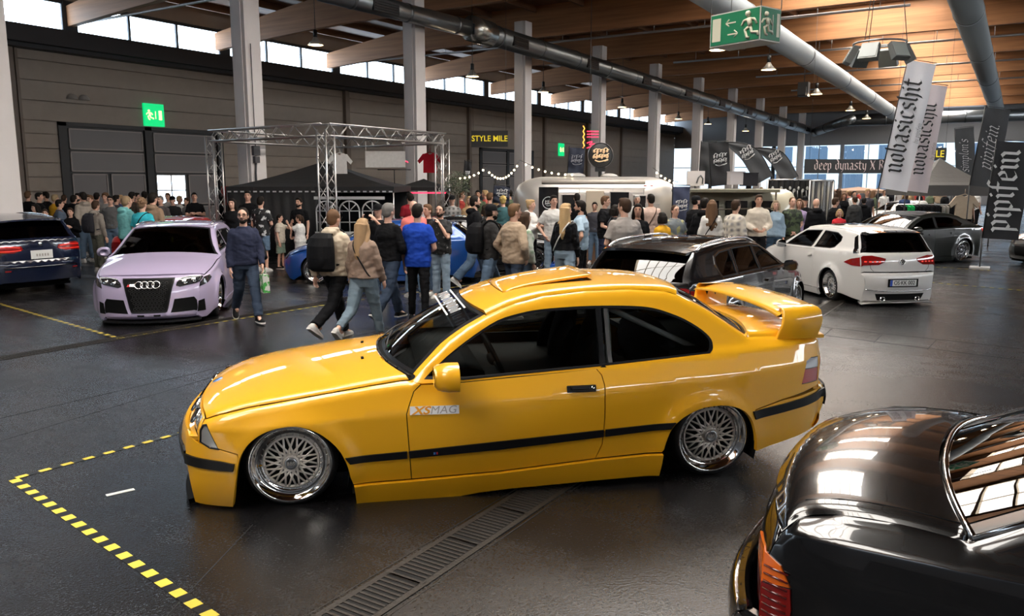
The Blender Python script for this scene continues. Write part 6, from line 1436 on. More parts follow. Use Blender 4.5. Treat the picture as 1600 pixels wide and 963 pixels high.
for a in [ # px, hy, d, fd, label, kwargs: the group around the caravan and the market stalls
    (996, 304, 20.0, 180, 'white-haired man at the caravan window', dict(topc=WH_, hairc=(.5, .48, .45), top=SWT)),
    (1088, 305, 17.0, -60, 'man in a black cap and black t-shirt at the left edge of the market stall', dict(top=LTEE, hair='cap', arm1='phone', hairc=DK_, extras=('beard',))),
    (1102, 308, 15.6, -30, 'person in a black hooded jacket with their back turned beside the stall', dict(top=HOODY, hairc=DK_)),
    (1114, 311, 15.2, -10, 'woman in a white top with a black shoulder bag seen from behind', dict(fem=1, top=SWT, topc=WH_, legc=LDENIM, hair='long', hairc=LBR, extras=(('strap', BK, 1),))),
    (1151, 311, 15.0, -55, 'young man in a cream and grey plaid overshirt', dict(top=dict(JKT, ease=.035, hem=.82), topc=plaidm('plaid_cream', (.55, .50, .42), (.20, .19, .20)), hairc=BRN, legc=BK)),
    (1187, 303, 17.2, 175, 'man in a cream bomber jacket and black shorts holding papers', dict(top=JKT, topc=(.52, .46, .38), legs_w=SHORT, legc=BK, arm1='hold', **{'arm-1': 'hold'}, skin=1)),
    (1214, 312, 18.0, 170, 'blond woman in a light denim jacket over a pink striped top', dict(fem=1, top=JKT, topc=(.25, .34, .42), legc=(.05, .09, .14), hair='bob', hairc=(.35, .27, .18))),
    (1228, 305, 19.4, 150, 'man in a black top behind the woman in denim', dict(hairc=DK_)),
    (1240, 307, 18.4, 180, 'man in a green camouflage t-shirt with clasped hands', dict(top=LTEE, topc=printm('camo', (.05, .07, .03), (.015, .02, .012), 9, .5), legs_w=SHORT, legc=KHK, arm1='clasp', **{'arm-1': 'clasp'}, hair='fade', hairc=LBR, big=1.1)),
    (1233, 303, 20.4, 190, 'man in a light blue shirt half hidden by the camouflage t-shirt', dict(top=SWT, topc=(.35, .5, .6), hairc=BLOND)),
    (1251, 310, 19.2, 160, 'woman in a lilac top beside the camouflage t-shirt', dict(fem=1, top=SWT, topc=(.35, .27, .42), hair='bob', hairc=LBR, legc=KHK)),
    (1259, 306, 20.0, 185, 'man in a black t-shirt and cap near the silver curtain', dict(top=LTEE, hair='cap', hairc=DK_)),
    (1278, 309, 18.6, 5, 'bald man in a black hooded sweatshirt seen from behind', dict(top=HOODY, hair='bald', big=1.1, legc=BK)),
    (1307, 308, 20.6, -80, 'person in a black jacket walking past the silver curtain', dict(top=JKT, hairc=BRN, legc=DDENIM)),
    (1315, 326, 19.6, 160, 'small child in a red top near the silver curtain', dict(fem=1, top=TEE, topc=(.5, .03, .04), hair='bob', hairc=BLOND)),
    (1338, 306, 24.0, 10, 'broad man in a charcoal jacket with his back turned', dict(top=JKT, topc=(.04, .04, .04), big=1.15, hairc=BRN)),
    (1352, 308, 24.6, -20, 'person in black with a printed bag by the tent pole', dict(top=HOODY, hairc=DK_)),
]:
    px, hy, dd, fd, lb, kw = a; person(px, hy, lb, d=dd, fd=fd, **kw)

# --- the crowd at the gate and around the truss
for a in [
    (41, 298, 23.0, 0, 'brown-haired person in black, furthest left beside the pillar', dict(top=TEE, hairc=LBR)),
    (58, 300, 22.0, -80, 'young man in a black t-shirt facing right behind the navy estate', dict(top=TEE, hairc=DK_)),
    (52, 318, 19.5, 150, 'woman in black with a pale face just above the navy estate roof', dict(fem=1, hair='long', hairc=DK_, top=SWT)),
    (66, 326, 19.0, 200, 'child in a black and orange top beside the navy estate', dict(fem=1, top=TEE, topc=printm('print_orange', BK, (.6, .25, .04), 9, .6))),
    (83, 303, 22.5, -30, 'person in a yellow jacket with fair hair', dict(top=JKT, topc=(.55, .30, .02), hairc=(.35, .26, .15))),
    (89, 311, 20.0, -60, 'person in a denim waistcoat with a brown bag', dict(top=JKT, topc=(.10, .13, .18), hairc=DK_, extras=(('strap', (.2, .08, .03), 1),))),
    (112, 304, 21.5, -10, 'man in a black hooded jacket, hair cropped, left of the beige hoodie', dict(top=HOODY, hairc=DK_)),
    (106, 324, 18.8, 190, 'child looking at a phone between the navy estate and the grey hoodie', dict(fem=1, top=HOODY, arm1='phone', hairc=BRN)),
    (128, 299, 20.5, 60, 'man in a beige hoodie facing left', dict(top=HOODY, topc=(.36, .31, .26), hairc=DK_)),
    (121, 301, 22.5, 160, 'bearded man in black behind the beige hoodie', dict(hairc=DK_, extras=('beard',))),
    (139, 304, 21.0, 170, 'man in a white t-shirt behind the boy with the backpack', dict(top=TEE, topc=WH_, hairc=LBR)),
    (149, 300, 22.8, 0, 'dark-haired man in grey at the back of the crowd', dict(topc=GRY, hairc=DK_)),
    (163, 301, 21.6, 180, 'person with curly brown hair in the middle of the crowd', dict(hair='curly', hairc=LBR, topc=GRY)),
    (170, 305, 20.2, 195, 'man in glasses in the crowd next to the teal hoodie', dict(hairc=DK_, extras=('glasses',), topc=(.1, .1, .1))),
    (179, 304, 22.0, -40, 'man in a dark top, half behind the teal hoodie', dict(hairc=DK_, topc=(.05, .05, .06))),
    (204, 299, 22.6, -20, 'tall man in brown between the teal hoodie and the cyan top', dict(hairc=DK_, topc=(.06, .045, .035))),
    (224, 298, 22.8, 20, 'man in black behind the curly-haired boy in cyan', dict(hairc=DK_)),
    (249, 305, 21.0, 170, 'grey-haired older man right of the brown hoodie', dict(hairc=GREYH, topc=(.09, .08, .08))),
    (268, 306, 22.6, 178, 'man in a black cap and black t-shirt with red print', dict(top=TEE, hair='cap', hairc=DK_, topc=printm('print_red', BK, (.35, .03, .03), 8, .66))),
    (290, 308, 23.4, 150, 'person in a pale top half hidden before the black van', dict(topc=GRY, hairc=BRN)),
    (302, 300, 22.4, 205, 'man in a black t-shirt with crossed arms before the black van', dict(top=TEE, arm1='cross', **{'arm-1': 'cross'}, hairc=DK_, big=1.08)),
    (361, 309, 17.6, 180, 'woman with long dark hair in black between the truss leg and the man in glasses', dict(fem=1, hair='long', hairc=DK_, top=SWT, arm1='clasp', **{'arm-1': 'clasp'})),
    (386, 297, 19.5, 190, 'man in black standing in front of the white pillar, above the man in glasses', dict(hairc=DK_)),
]:
    px, hy, dd, fd, lb, kw = a; person(px, hy, lb, d=dd, fd=fd, **kw)
R = person(157, 313, 'boy in a grey hoodie and dark trousers behind the lilac hatchback', fy=424, fd=-25, top=HOODY, topc=(.26, .23, .20), legc=(.10, .10, .08), hairc=BRN, near=1, arm1='down', seed=22)
backpack(R, 'black backpack on the boy in the grey hoodie', (.02, .02, .025), 1.1)
person(193, 304, 'boy in a teal hoodie with an orange shoulder stripe', d=16.2, fd=-35, top=dict(HOODY, ease=.03), topc=(.16, .42, .42), legc=BK, hair='fade', hairc=(.25, .17, .10), near=1, arm1='phone', **{'arm-1': 'phone'}, nod=1, seed=23)
person(219, 309, 'boy with curly fair hair in a cyan t-shirt', d=16.0, fd=-12, top=LTEE, topc=(.04, .42, .50), legc=BK, hair='curly', hairc=(.20, .12, .07), near=1, extras=(('strap', BK, 1),), seed=24)
person(236, 300, 'dark-haired boy in a light brown hoodie', d=16.7, fd=-20, top=dict(HOODY, ease=.032), topc=(.27, .18, .12), legc=BK, hairc=DK_, near=1, seed=25)
person(412, 306, 'man in a black t-shirt with white back print and denim shorts', fy=424, fd=-12, top=LTEE, topc=printm('print_white', BK, (.5, .5, .5), 11, .6), legs_w=SHORT, legc=DENIM, hairc=DK_, near=1, arm1='down', **{'arm-1': 'hold'}, seed=26)
person(440, 334, 'boy in a cream t-shirt and green patterned shorts', fy=420, fd=-95, top=LTEE, topc=(.52, .46, .38), legs_w=SHORT, legc=(.25, .32, .25), hairc=DK_, shoe=BK, near=1, arm1='raise', seed=27)
person(466, 308, 'tall bearded man in a black t-shirt under the black tent', d=19.2, fd=165, top=LTEE, topc=BK, legc=BK, hairc=DK_, near=1, extras=('beard',), seed=28)
person(471, 335, 'girl in an oversized white t-shirt holding a phone', fy=422, fd=80, fem=1, top=dict(name='t_shirt', ease=.05, hem=.70), topc=WH_, legs_w=SHORT, legc=WH_, hair='pony', hairc=BRN, near=1, arm1='raise', **{'arm-1': 'hold'}, seed=29)
for a in [
    (590, 318, 13.9, 160, 'person in a black cap behind the grey-haired man, camera raised', dict(hair='cap', hairc=DK_, arm1='raise', **{'arm-1': 'raise'})),
    (640, 300, 19.6, 30, 'man in a dark red t-shirt wearing large headphones', dict(top=LTEE, topc=(.22, .012, .02), hairc=DK_, extras=('headphones',))),
    (646, 312, 14.2, 20, 'bald man in a salmon pink t-shirt behind the boy in blue', dict(top=LTEE, topc=(.62, .17, .15), hair='bald', big=1.15)),
    (668, 318, 14.6, 140, 'man in a dark jacket glimpsed between the blue and the black t-shirts', dict(hairc=LBR)),
    (706, 305, 20.7, 175, 'man in a plaid overshirt and black cap beside the right truss leg', dict(top=JKT, topc=plaidm('plaid_bw', (.30, .29, .28), (.03, .03, .03)), hair='cap', hairc=DK_)),
    (733, 306, 20.5, 190, 'woman with long blond hair in a tan coat', dict(fem=1, top=JKT, topc=(.40, .26, .14), hair='long', hairc=(.40, .27, .14))),
    (765, 300, 21.0, -30, 'man in brown in front of the dark banner', dict(topc=(.06, .045, .035), hairc=LBR)),
    (786, 306, 20.7, 0, 'person in a yellow beanie and teal top in front of the dark banner', dict(topc=(.05, .12, .13), hair='curly', hairc=(.5, .36, .12))),
    (808, 301, 22.5, 170, 'man in black standing at the foot of the third pillar', dict(hairc=DK_)),
    (888, 320, 20.1, 170, 'person in black glimpsed between the white t-shirt and the blonde woman', dict(hairc=DK_)),
    (930, 315, 20.1, 170, 'person in dark clothes at the caravan step', dict(hairc=DK_, topc=(.05, .05, .06))),
    (902, 301, 20.1, 0, 'person in black ordering at the caravan window', dict(hairc=DK_)),
]:
    px, hy, dd, fd, lb, kw = a; person(px, hy, lb, d=dd, fd=fd, **kw)
# --- far crowd between the stalls
rc = random.Random(5); cols = [BK, BK, (.05, .05, .06), (.12, .12, .13), WH_, (.35, .05, .04), (.05, .08, .18), (.4, .3, .2), (.08, .10, .06), (.45, .42, .4), (.5, .12, .10)]
names = {0: 'black', 1: 'black', 2: 'charcoal', 3: 'grey', 4: 'white', 5: 'red', 6: 'navy', 7: 'tan', 8: 'olive', 9: 'pale grey', 10: 'salmon'}
k = 0
for px in list(range(1300, 1345, 6)) + list(range(1358, 1440, 8)) + list(range(1444, 1530, 12)) + [1290, 1293] + list(range(1125, 1190, 16)) + [700, 722, 745, 757, 776, 796, 72, 97, 133, 186, 212, 259, 279, 346]:
    far = px > 1000; d_ = rc.uniform(26, 44) if far else rc.uniform(23.5, 26); ci = rc.randrange(len(cols)); fem = rc.random() < .35
    zt = rc.uniform(1.60, 1.82); hy = 283 + (CAM_H - zt) * 1271 / d_
    where = 'in the far crowd beside the black and silver curtains' if 1290 <= px < 1345 else 'in the far crowd left of the clothes rail' if px < 1440 and px >= 1345 else 'behind the clothes rail under the grey tent' if px >= 1440 else 'far behind the plaid overshirt' if px > 1000 else 'at the back near the left crowd' if px < 400 else 'at the back between the truss and the caravan'
    person(px + rc.uniform(-2, 2), hy, 'small distant person in %s %s' % (names[ci], where), d=d_, fd=rc.choice([0, 180, -90, 90]), fem=fem, topc=cols[ci], hair='long' if fem else 'short', hairc=rc.choice([DK_, BRN, LBR, BLOND]), skin=rc.randrange(2), group='distant visitors', legc=rc.choice([BK, DENIM, DDENIM]), top=TEE if not fem else SWT)
    k += 1
# ------------------------------------------------------------------ floor fittings
GRATE = mat('cast_iron', (.022, .017, .013), .5, .3, bump=(80, .3)); VOID = mat('drain_void', (.002, .002, .002), .9)
def drain(y, x0, x1, w_, label, fine_to):
    b = MB(); b.bbox((x0, y - w_ / 2, -.001), (x1, y + w_ / 2, .0015)); o = b.build('floor_drain', VOID); setp(o, label, 'drain')
    b = MB()
    for s in (-1, 1): b.bbox((x0, y + s * w_ / 2 - .018, 0), (x1, y + s * w_ / 2 + .018, .005)); b.bbox((x0, y + s * (w_ / 2 + .045) - .004, 0), (x1, y + s * (w_ / 2 + .045) + .004, .002))
    x = x0
    while x < fine_to:
        for k in range(13): b.bbox((x + .012 + k * .038, y - w_ / 2 + .02, .002), (x + .028 + k * .038, y + w_ / 2 - .02, .006))
        b.bbox((x + .47, y - w_ / 2, 0), (x + .5, y + w_ / 2, .006)); x += .52
    b.build('grate', GRATE, o)
drain(2.56, 1.5, 30, .24, 'cast-iron drain channel running under the yellow coupe', 17)
drain(9.95, 2.0, 34, .17, 'slotted drain channel running under the lilac hatchback', 16)
YT = mat('tape_yellow', (.60, .45, .05), .4, coat=.3); BT = mat('tape_black', (.006, .006, .006), .35)
def tape(a, b_, label, w_=.055, pitch=.155):
    a, b_ = Vector(a), Vector(b_); d = (b_ - a); L = d.length; M = AX(a + Vector((0, 0, .0)), d, Vector((0, 0, 1)).cross(d), (0, 0, 1))
    m1 = MB(); m1.bbox((0, -w_ / 2, .0005), (L, w_ / 2, .0025), M=M); o = m1.build('floor_tape', BT); setp(o, label, 'tape', 'yellow and black floor tape lines')
    m2 = MB(); x = .02
    while x < L - .02: m2.bbox((x, -w_ / 2 - .002, .0025), (min(L, x + pitch * .5), w_ / 2 + .002, .0032), M=M); x += pitch
    m2.build('yellow_blocks', YT, o)
c0 = gnd(20, 749); tape(c0, gnd(360, 984), 'striped floor tape running to the bottom edge in front of the yellow coupe', .06, .155)
tape(c0, gnd(330, 664), 'striped floor tape running from the left corner towards the yellow nose', .045)
c1 = gnd(186, 529); tape(gnd(-60, 458), c1, 'striped floor tape left of the lilac hatchback', .06, .2); tape(c1, gnd(520, 475), 'striped floor tape in front of the lilac hatchback, crossing behind the walkers', .06)
tape(gnd(540, 472), gnd(925, 420), 'striped floor tape beyond the walkers beside the blue car', .06)
tape(gnd(1440, 440.5), gnd(1620, 456), 'nearer striped tape line right of the white hatchback', .05); tape(gnd(1440, 416), gnd(1620, 428), 'farther striped tape line right of the white hatchback', .05)
b = MB(); a, e = gnd(166, 775), gnd(210, 765); d = e - a; b.bbox((0, -.02, .0005), (d.length, .02, .003), M=AX(a, d, Vector((0, 0, 1)).cross(d), (0, 0, 1))); setp(b.build('tape_scrap', mat('tape_white', (.5, .5, .48), .5)), 'short strip of white tape on the floor left of the yellow coupe', 'tape')
SEAM = mat('joint_dark', (.006, .006, .006), .7)
b = MB()
def seam(p, q, w_=.012):
    p, q = Vector(p), Vector(q); d = q - p; b.bbox((0, -w_ / 2, .0002), (d.length, w_ / 2, .0012), M=AX(p, d, Vector((0, 0, 1)).cross(d), (0, 0, 1)))
seam(gnd(1240, 518), gnd(1640, 569), .02); seam(gnd(1240, 506), gnd(1640, 550), .02)
for px in (1292, 1371, 1455): seam(gnd(px - 6, 524 + (px - 1277) * .125), gnd(px + 8, 511 + (px - 1277) * .11 + 1))
seam(gnd(0, 690), gnd(430, 560), .006); seam(gnd(260, 963), gnd(395, 820), .006); seam((2, 7.4, 0), (20, 7.4, 0), .008)
tag(b.build('trim_40', SEAM), 'structure')

# ------------------------------------------------------------------ ducts, lamps, hanging signs
ZINC = mat('galvanised', (.27, .29, .30), .33, .85, bump=(6, .12)); ZD2 = mat('galvanised_ring', (.18, .19, .20), .35, .9)
def duct(name, a, b_, r, label, ringstep=3.0, grilles=False, m=ZINC):
    a, b_ = Vector(a), Vector(b_); q = MB(); q.tube([a, b_], r, 28); o = q.build(name, m); setp(o, label, 'duct')
    L = (b_ - a).length; d = (b_ - a).normalized(); k = ringstep * .5; q = MB(); gs = []; i = 0
    side = d.cross(Vector((0, 0, 1))).normalized()
    while k < L:
        q.tube([a + d * (k - .06), a + d * (k + .06)], r * 1.045, 28)
        if grilles and i % 2 == 0:
            M = AX(a + d * (k + 1.2) + (side * .86 - Vector((0, 0, .2))).normalized() * r * 1.0, d, (0, 0, 1))
            g = MB(); gs.append(g); g.box((0, 0, 0), (1.1, .38, .10), M=M)
            for j in range(4): g.box((0, -.12 + .08 * j, .06 * 1), (1.0, .02, .05), M=M)
        k += ringstep; i += 1
    q.build('duct_joint', ZD2, o)
    for g in gs: g.build('air_outlet', mat('outlet_dark', (.05, .055, .06), .4, .6), o)
    return o
def at(px, py, d): r = ray(px, py); h = Vector((cos(YAW), sin(YAW), 0)); return Vector((0, 0, CAM_H)) + r * (d / r.dot(h))
duct('air_duct', at(500, -14, 25.5), at(742, 47, 31), .30, 'round zinc air duct crossing high from top centre to the far right, nearer section', 2.4, True)
duct('air_duct', at(738, 46, 30.9), at(1262, 203, 78), .39, 'round zinc air duct with slotted outlets running away over the pillars', 3.2, True)
b = MB(); b.tube([at(735, 44, 30.6), at(765, 54, 31.6)], .46, 28); setp(b.build('duct_collar', mat('zinc_bright', (.45, .45, .42), .25, .9)), 'shiny collar joining the two widths of the long zinc duct', 'duct collar')
duct('air_duct', at(1090, -22, 23), at(1400, 180, 62), .42, 'smooth grey fabric duct behind the green exit box, running away', 9, m=mat('duct_grey', (.30, .32, .33), .6, bump=(20, .1)))
duct('air_duct', at(1500, -30, 24), at(1558, 172, 60), .46, 'grey duct at the upper right above the tall flags', 9, m=mat('duct_grey2', (.20, .22, .23), .6, bump=(20, .1)))
duct('air_duct', at(1272, 207, 78), at(1330, 186, 70), .4, 'short upturned end of the long zinc duct at the far end', 2)
duct('air_duct', at(1325, 188, 72), at(1640, 178, 66), .5, 'horizontal zinc duct across the far end above the windows', 6)
LAMPG = mat('lamp_glow', (1, .8, .5), .4, emit=(1, .66, .30), es=6); LB = mat('lamp_black', (.02, .02, .02), .5)
def pendant(px, py, d, label, s=.30):
    c = at(px, py, d); o = empty('pendant_lamp', c, 0, label, 'lamp', 'bell pendant lamps under the roof')
    b = MB(); b.lathe([(.05, .75 * s), (.28 * s, .5 * s), (.45 * s, .2 * s), (s, -.35 * s), (s * .97, -.36 * s), (.4 * s, .15 * s)], 20); b.build('lamp_shade', mat('lamp_shade', (.55, .50, .42), .35, .3), o)
    b = MB(); b.lathe([(s * .9, -.34 * s), (s * .5, -.30 * s), (.001, -.28 * s)], 16); b.build('diffuser', LAMPG, o)
    b = MB(); b.lathe([(.02, 1.5 * s), (.24 * s, 1.45 * s), (.26 * s, .6 * s), (.02, .55 * s)], 12); b.tube([(0, 0, 1.4 * s), (0, 0, max(.5, ZB + 1.37 - c.z))], .012, 5); b.build('lamp_housing', LB, o)
    l = bpy.data.lights.new('lamp_light', 'POINT'); l.energy = 60; l.color = (1, .75, .5); l.shadow_soft_size = .15; lo = bpy.data.objects.new('lamp_light', l); COL.objects.link(lo); lo.parent = o; lo.location = (0, 0, -.5 * s)
for px, py, d, lb in [(493, 66, 31, 'glowing bell lamp under the roof left of the first long duct'), (738, 116, 36, 'glowing bell lamp between the second and third pillars'), (849, 141, 44, 'glowing bell lamp just right of the third pillar'), (972, 165, 52, 'glowing bell lamp left of the fifth pillar'), (1060, 184, 60, 'glowing bell lamp right of the fifth pillar'),
    (1106, 192, 64, 'small far bell lamp under the long duct'), (1201, 105, 33, 'bell lamp directly below right of the exit box'), (1276, 144, 42, 'bell lamp right of the round floodlight'), (1329, 170, 50, 'bell lamp left of the white flags, nearer one'), (1354, 183, 56, 'bell lamp beside the white flags, farther one'), (1121, 74, 26, 'bell lamp peeping out under the exit box'), (1165, 203, 68, 'faint far bell lamp above the end windows')]:
    pendant(px, py, d, lb, .30 if d > 30 else .26)
# cluster of square floodlights on a ring
c = at(1374, 78, 21); o = empty('floodlight_cluster', c, 0, 'ring of six square grey floodlights hanging below the big wooden beam', 'light fitting')
b = MB(); b.tube([(.62 * cos(2 * pi * k / 24), .62 * sin(2 * pi * k / 24), .16) for k in range(24)], .025, 6, closed=True)
for a in (.6, 2.7, 4.8): b.tube([(.62 * cos(a), .62 * sin(a), .16), (.2 * cos(a), .2 * sin(a), ZB - c.z + .1)], .01, 5)
b.build('ring_frame', ZD2, o)
for k in range(6):
    a = 2 * pi * k / 6 + YAW + .3; M = Matrix.Rotation(a, 4, 'Z') @ Matrix.Translation((.66, 0, -.12)) @ Matrix.Rotation(radians(-28), 4, 'Y')
    b = MB(); b.box((0, 0, 0), (.16, .46, .44), taper=.9, M=M); h = b.build('floodlight', mat('flood_grey', (.16, .17, .165), .4, .4), o)
    b = MB(); b.box((.085, 0, 0), (.012, .40, .38), M=M); b.build('glass_front', mat('flood_glass', (.22, .24, .23), .25), h)
# far small speaker
b = MB(); c = at(1256, 140, 42); b.box(c, (.5, .5, .7)); b.box(c + Vector((-.3, 0, -.1)), (.2, .4, .4)); b.tube([c, c + Vector((0, 0, ZB - c.z + .3))], .02, 5); setp(b.build('ceiling_speaker', LB), 'small black speaker hung left of the bell lamp below the grey fabric duct', 'speaker')
GRN = mat('sign_green', (.005, .17, .07), .5); CRM = mat('sign_cream', (.62, .60, .46), .5)
def pictogram(b, M, s=1, flip=1):
    T = lambda pts, r: b.tube([M @ Vector((x * flip * s, y * s, 0)) for x, y in pts], r * s, 6)
    b.sph((0, 0, 0), .05 * s, 10, 6, M=M @ Matrix.Translation((.02 * flip * s, .17 * s, 0)))
    T([(0, .10), (-.03, -.02)], .045); T([(-.03, -.02), (.07, -.07), (.03, -.19), (-.02, -.20)], .026); T([(-.03, -.02), (-.06, -.12), (-.17, -.13), (-.18, -.18)], .026)
    T([(.01, .09), (.10, .07), (.14, .0)], .02); T([(0, .09), (-.10, .08), (-.15, .0)], .02)
def arrow(b, M, x, y, dx, s=.12):
    b.box((x, y, 0), (s * 1.5, s * .16, .006), M=M)
    for q in (1, -1): b.tube([M @ Vector((x + dx * s * .78, y, 0)), M @ Vector((x + dx * s * .25, y + q * s * .42, 0))], s * .09, 4)
# big exit box
cA, cB, cC = at(1110, 48, 14.0), at(1188, 40, 13.2), at(1214, 52, 14.1)
o = empty('exit_sign_box', cB, 0, 'large green emergency exit box with running man hanging below the roof', 'exit sign')
fx = (cB - cA); fx.z = 0; W1 = fx.length; fx.normalize(); sx_ = (cC - cB); sx_.z = 0; sx_.normalize(); W2 = .52; hh = .52
b = MB(); z0 = cA.z - .28; z1 = z0 + hh; pA = Vector((cB.x, cB.y, 0)) - fx * W1; pB = Vector((cB.x, cB.y, 0)); sd_ = Vector((0, 0, 1)).cross(fx); sd_ = -sd_ if sd_.dot(sx_) < 0 else sd_
base = [pA, pB, pB + sd_ * W2, pA + sd_ * W2]; off_ = Vector((cB.x, cB.y, cB.z))
b.add([p + Vector((0, 0, z)) - off_ for z in (z0, z1) for p in base], [(3, 2, 1, 0), (4, 5, 6, 7), (0, 1, 5, 4), (1, 2, 6, 5), (2, 3, 7, 6), (3, 0, 4, 7)]); b.build('sign_body', mat('sign_white', (.55, .53, .48), .5), o)
zc_ = (z0 + z1) / 2
M1 = AX(pA.lerp(pB, .5) + Vector((0, 0, zc_)) - off_, fx, (0, 0, 1)); n_ = M1.to_3x3().col[2]
if n_.dot(off_) > 0: M1 = AX(pA.lerp(pB, .5) + Vector((0, 0, zc_)) - off_, -fx, (0, 0, 1))
b = MB(); b.box((0, 0, .005), (W1 - .04, hh - .04, .01), M=M1); g = b.build('sign_face', GRN, o)
b = MB(); M1b = M1 @ Matrix.Translation((0, 0, .012)); b.box((-W1 * .36, 0, 0), (W1 * .17, hh * .70, .004), M=M1b); arrow(b, M1b, -W1 * .07, .08, -1, .13); arrow(b, M1b, -W1 * .03, -.10, 1, .13); pictogram(b, M1b @ Matrix.Translation((W1 * .29, 0, 0)), 1.0, -1); b.build('pictogram', CRM, g)
M2 = AX(pB + sd_ * (W2 / 2) + Vector((0, 0, zc_)) - off_, sd_, (0, 0, 1))
if M2.to_3x3().col[2].dot(fx) < 0: M2 = AX(pB + sd_ * (W2 / 2) + Vector((0, 0, zc_)) - off_, -sd_, (0, 0, 1))
b = MB(); b.box((0, 0, .005), (W2 - .04, hh - .04, .01), M=M2); g = b.build('sign_face', GRN, o)
b = MB(); M2b = M2 @ Matrix.Translation((0, 0, .012)); pictogram(b, M2b @ Matrix.Translation((-.12, 0, 0)), .85, -1); b.box((.04, 0, 0), (.02, .3, .004), M=M2b); b.box((.18, 0, 0), (.07, .36, .004), M=M2b); b.build('pictogram', CRM, g)
b = MB()
for p in base: b.tube([p + Vector((0, 0, z1)) - off_, p + Vector((0, 0, ZB + .6)) - off_], .008, 5)
b.build('suspension_chain', ZD2, o)
def lit_exit(px, py, d, w_, h, label, wallY=None):
    c = at(px, py, d); 
    if wallY: r = ray(px, py); c = Vector((0, 0, CAM_H)) + r * ((wallY - .052) / r.y)
    M = AX(c, (1, 0, 0), (0, 0, 1)); b = MB(); b.box((0, 0, 0), (w_, h, .10), M=M); o = b.build('exit_sign', mat('sign_green_lit', (.0, .3, .1), .5, emit=(.0, .75, .22), es=1.0)); setp(o, label, 'exit sign')
    b = MB(); Mb = M @ Matrix.Translation((0, 0, .06)); pictogram(b, Mb @ Matrix.Translation((-w_ * .25, 0, 0)), w_ * 1.05, -1); b.box((w_ * .06, 0, 0), (w_ * .03, w_ * .34, .01), M=Mb); b.box((w_ * .3, 0, 0), (w_ * .15, w_ * .42, .01), M=Mb); b.build('pictogram', mat('pictogram_lit', (.9, .8, .4), .5, emit=(1, .85, .4), es=1.6), o)
lit_exit(240, 180, 30, .95, .95, 'lit green exit sign above the grey gate on the left', YW)
lit_exit(877, 234, 50, .85, 1.0, 'small lit green exit sign above the far gate, left of the round sign', YW)

# lettering with a broad nib
GLY = {'i': (.32, [[(.04, .88), (.15, .8), (.15, .18), (.27, .06)], [(.12, 1.22), (.18, 1.14)]]), 'n': (.68, [[(.04, .88), (.15, .8), (.15, .18), (.25, .06)], [(.15, .76), (.35, .94), (.5, .8), (.5, .18), (.62, .06)]]),
 'o': (.64, [[(.15, .8), (.15, .2), (.35, .05)], [(.15, .8), (.35, .95), (.50, .8), (.50, .2), (.35, .05)]]), 'b': (.64, [[(.15, 1.45), (.15, .2), (.35, .05), (.50, .2), (.50, .75), (.35, .92), (.15, .75)]]),
 'a': (.66, [[(.12, .85), (.3, .95), (.48, .8), (.48, .18), (.60, .06)], [(.48, .55), (.2, .45), (.13, .2), (.3, .05), (.48, .18)]]), 's': (.60, [[(.5, .85), (.3, .95), (.13, .78), (.2, .58), (.45, .45), (.50, .22), (.32, .05), (.1, .15)]]),
 'c': (.56, [[(.5, .82), (.33, .95), (.15, .8), (.15, .2), (.33, .05), (.5, .15)]]), 'h': (.66, [[(.15, 1.45), (.15, .18), (.26, .06)], [(.15, .75), (.35, .93), (.50, .78), (.50, .1), (.40, -.2)]]),
 't': (.52, [[(.2, 1.2), (.2, .2), (.36, .05), (.48, .12)], [(.02, .92), (.45, .92)]]), 'p': (.66, [[(.02, .88), (.15, .8), (.15, -.4)], [(.15, .78), (.35, .93), (.50, .78), (.50, .2), (.35, .05), (.15, .15)]]),
 'f': (.48, [[(.5, 1.35), (.3, 1.42), (.2, 1.2), (.2, -.1)], [(.02, .9), (.45, .9)]]), 'e': (.60, [[(.15, .48), (.48, .62), (.48, .8), (.33, .95), (.15, .8), (.15, .2), (.33, .05), (.52, .15)]]),
 'd': (.66, [[(.28, 1.45), (.50, 1.1), (.50, .2), (.35, .05), (.15, .2), (.15, .75), (.35, .92), (.5, .8)]]), 'y': (.66, [[(.05, .88), (.15, .8), (.15, .25), (.33, .08), (.5, .2)], [(.5, .9), (.5, .0), (.3, -.3)]]),
 'l': (.34, [[(.15, 1.45), (.15, .18), (.28, .06)]]), 'X': (.85, [[(.1, 1.3), (.7, .05)], [(.7, 1.3), (.1, .05)], [(.2, .68), (.6, .68)]]), 'R': (.85, [[(.15, 1.35), (.15, .05)], [(.0, 1.2), (.4, 1.38), (.62, 1.1), (.4, .75), (.15, .72)], [(.35, .72), (.6, .2), (.75, .06)]]),
 'm': (.98, [[(.04, .88), (.15, .8), (.15, .1)], [(.15, .76), (.32, .94), (.46, .8), (.46, .1)], [(.46, .76), (.62, .94), (.78, .8), (.78, .18), (.9, .06)]]), ' ': (.4, []), '.': (.25, [[(.08, .12), (.14, .06)]]), "'": (.2, [[(.1, 1.4), (.08, 1.15)]])}
def nib_text(txt, size, nw=.13, ang=40, shear=0, tr=0.0):
    b = MB(); x = 0; n = (cos(radians(ang)) * nw / 2, sin(radians(ang)) * nw / 2)
    for ch in txt:
        w_, st = GLY[ch]
        for s in st:
            for p, q in zip(s, s[1:]):
                dx, dy = q[0] - p[0], q[1] - p[1]; cr = dx * n[1] - dy * n[0]
                qs = [(p[0] - n[0], p[1] - n[1]), (p[0] + n[0], p[1] + n[1]), (q[0] + n[0], q[1] + n[1]), (q[0] - n[0], q[1] - n[1])]
                e = .02; L = hypot(dx, dy) or 1
                b.add([((a + x + c_ * shear) * size, c_ * size, .0) for a, c_ in qs], [(0, 1, 2, 3) if cr > 0 else (3, 2, 1, 0)])
        x += w_ + tr
    return b, x * size
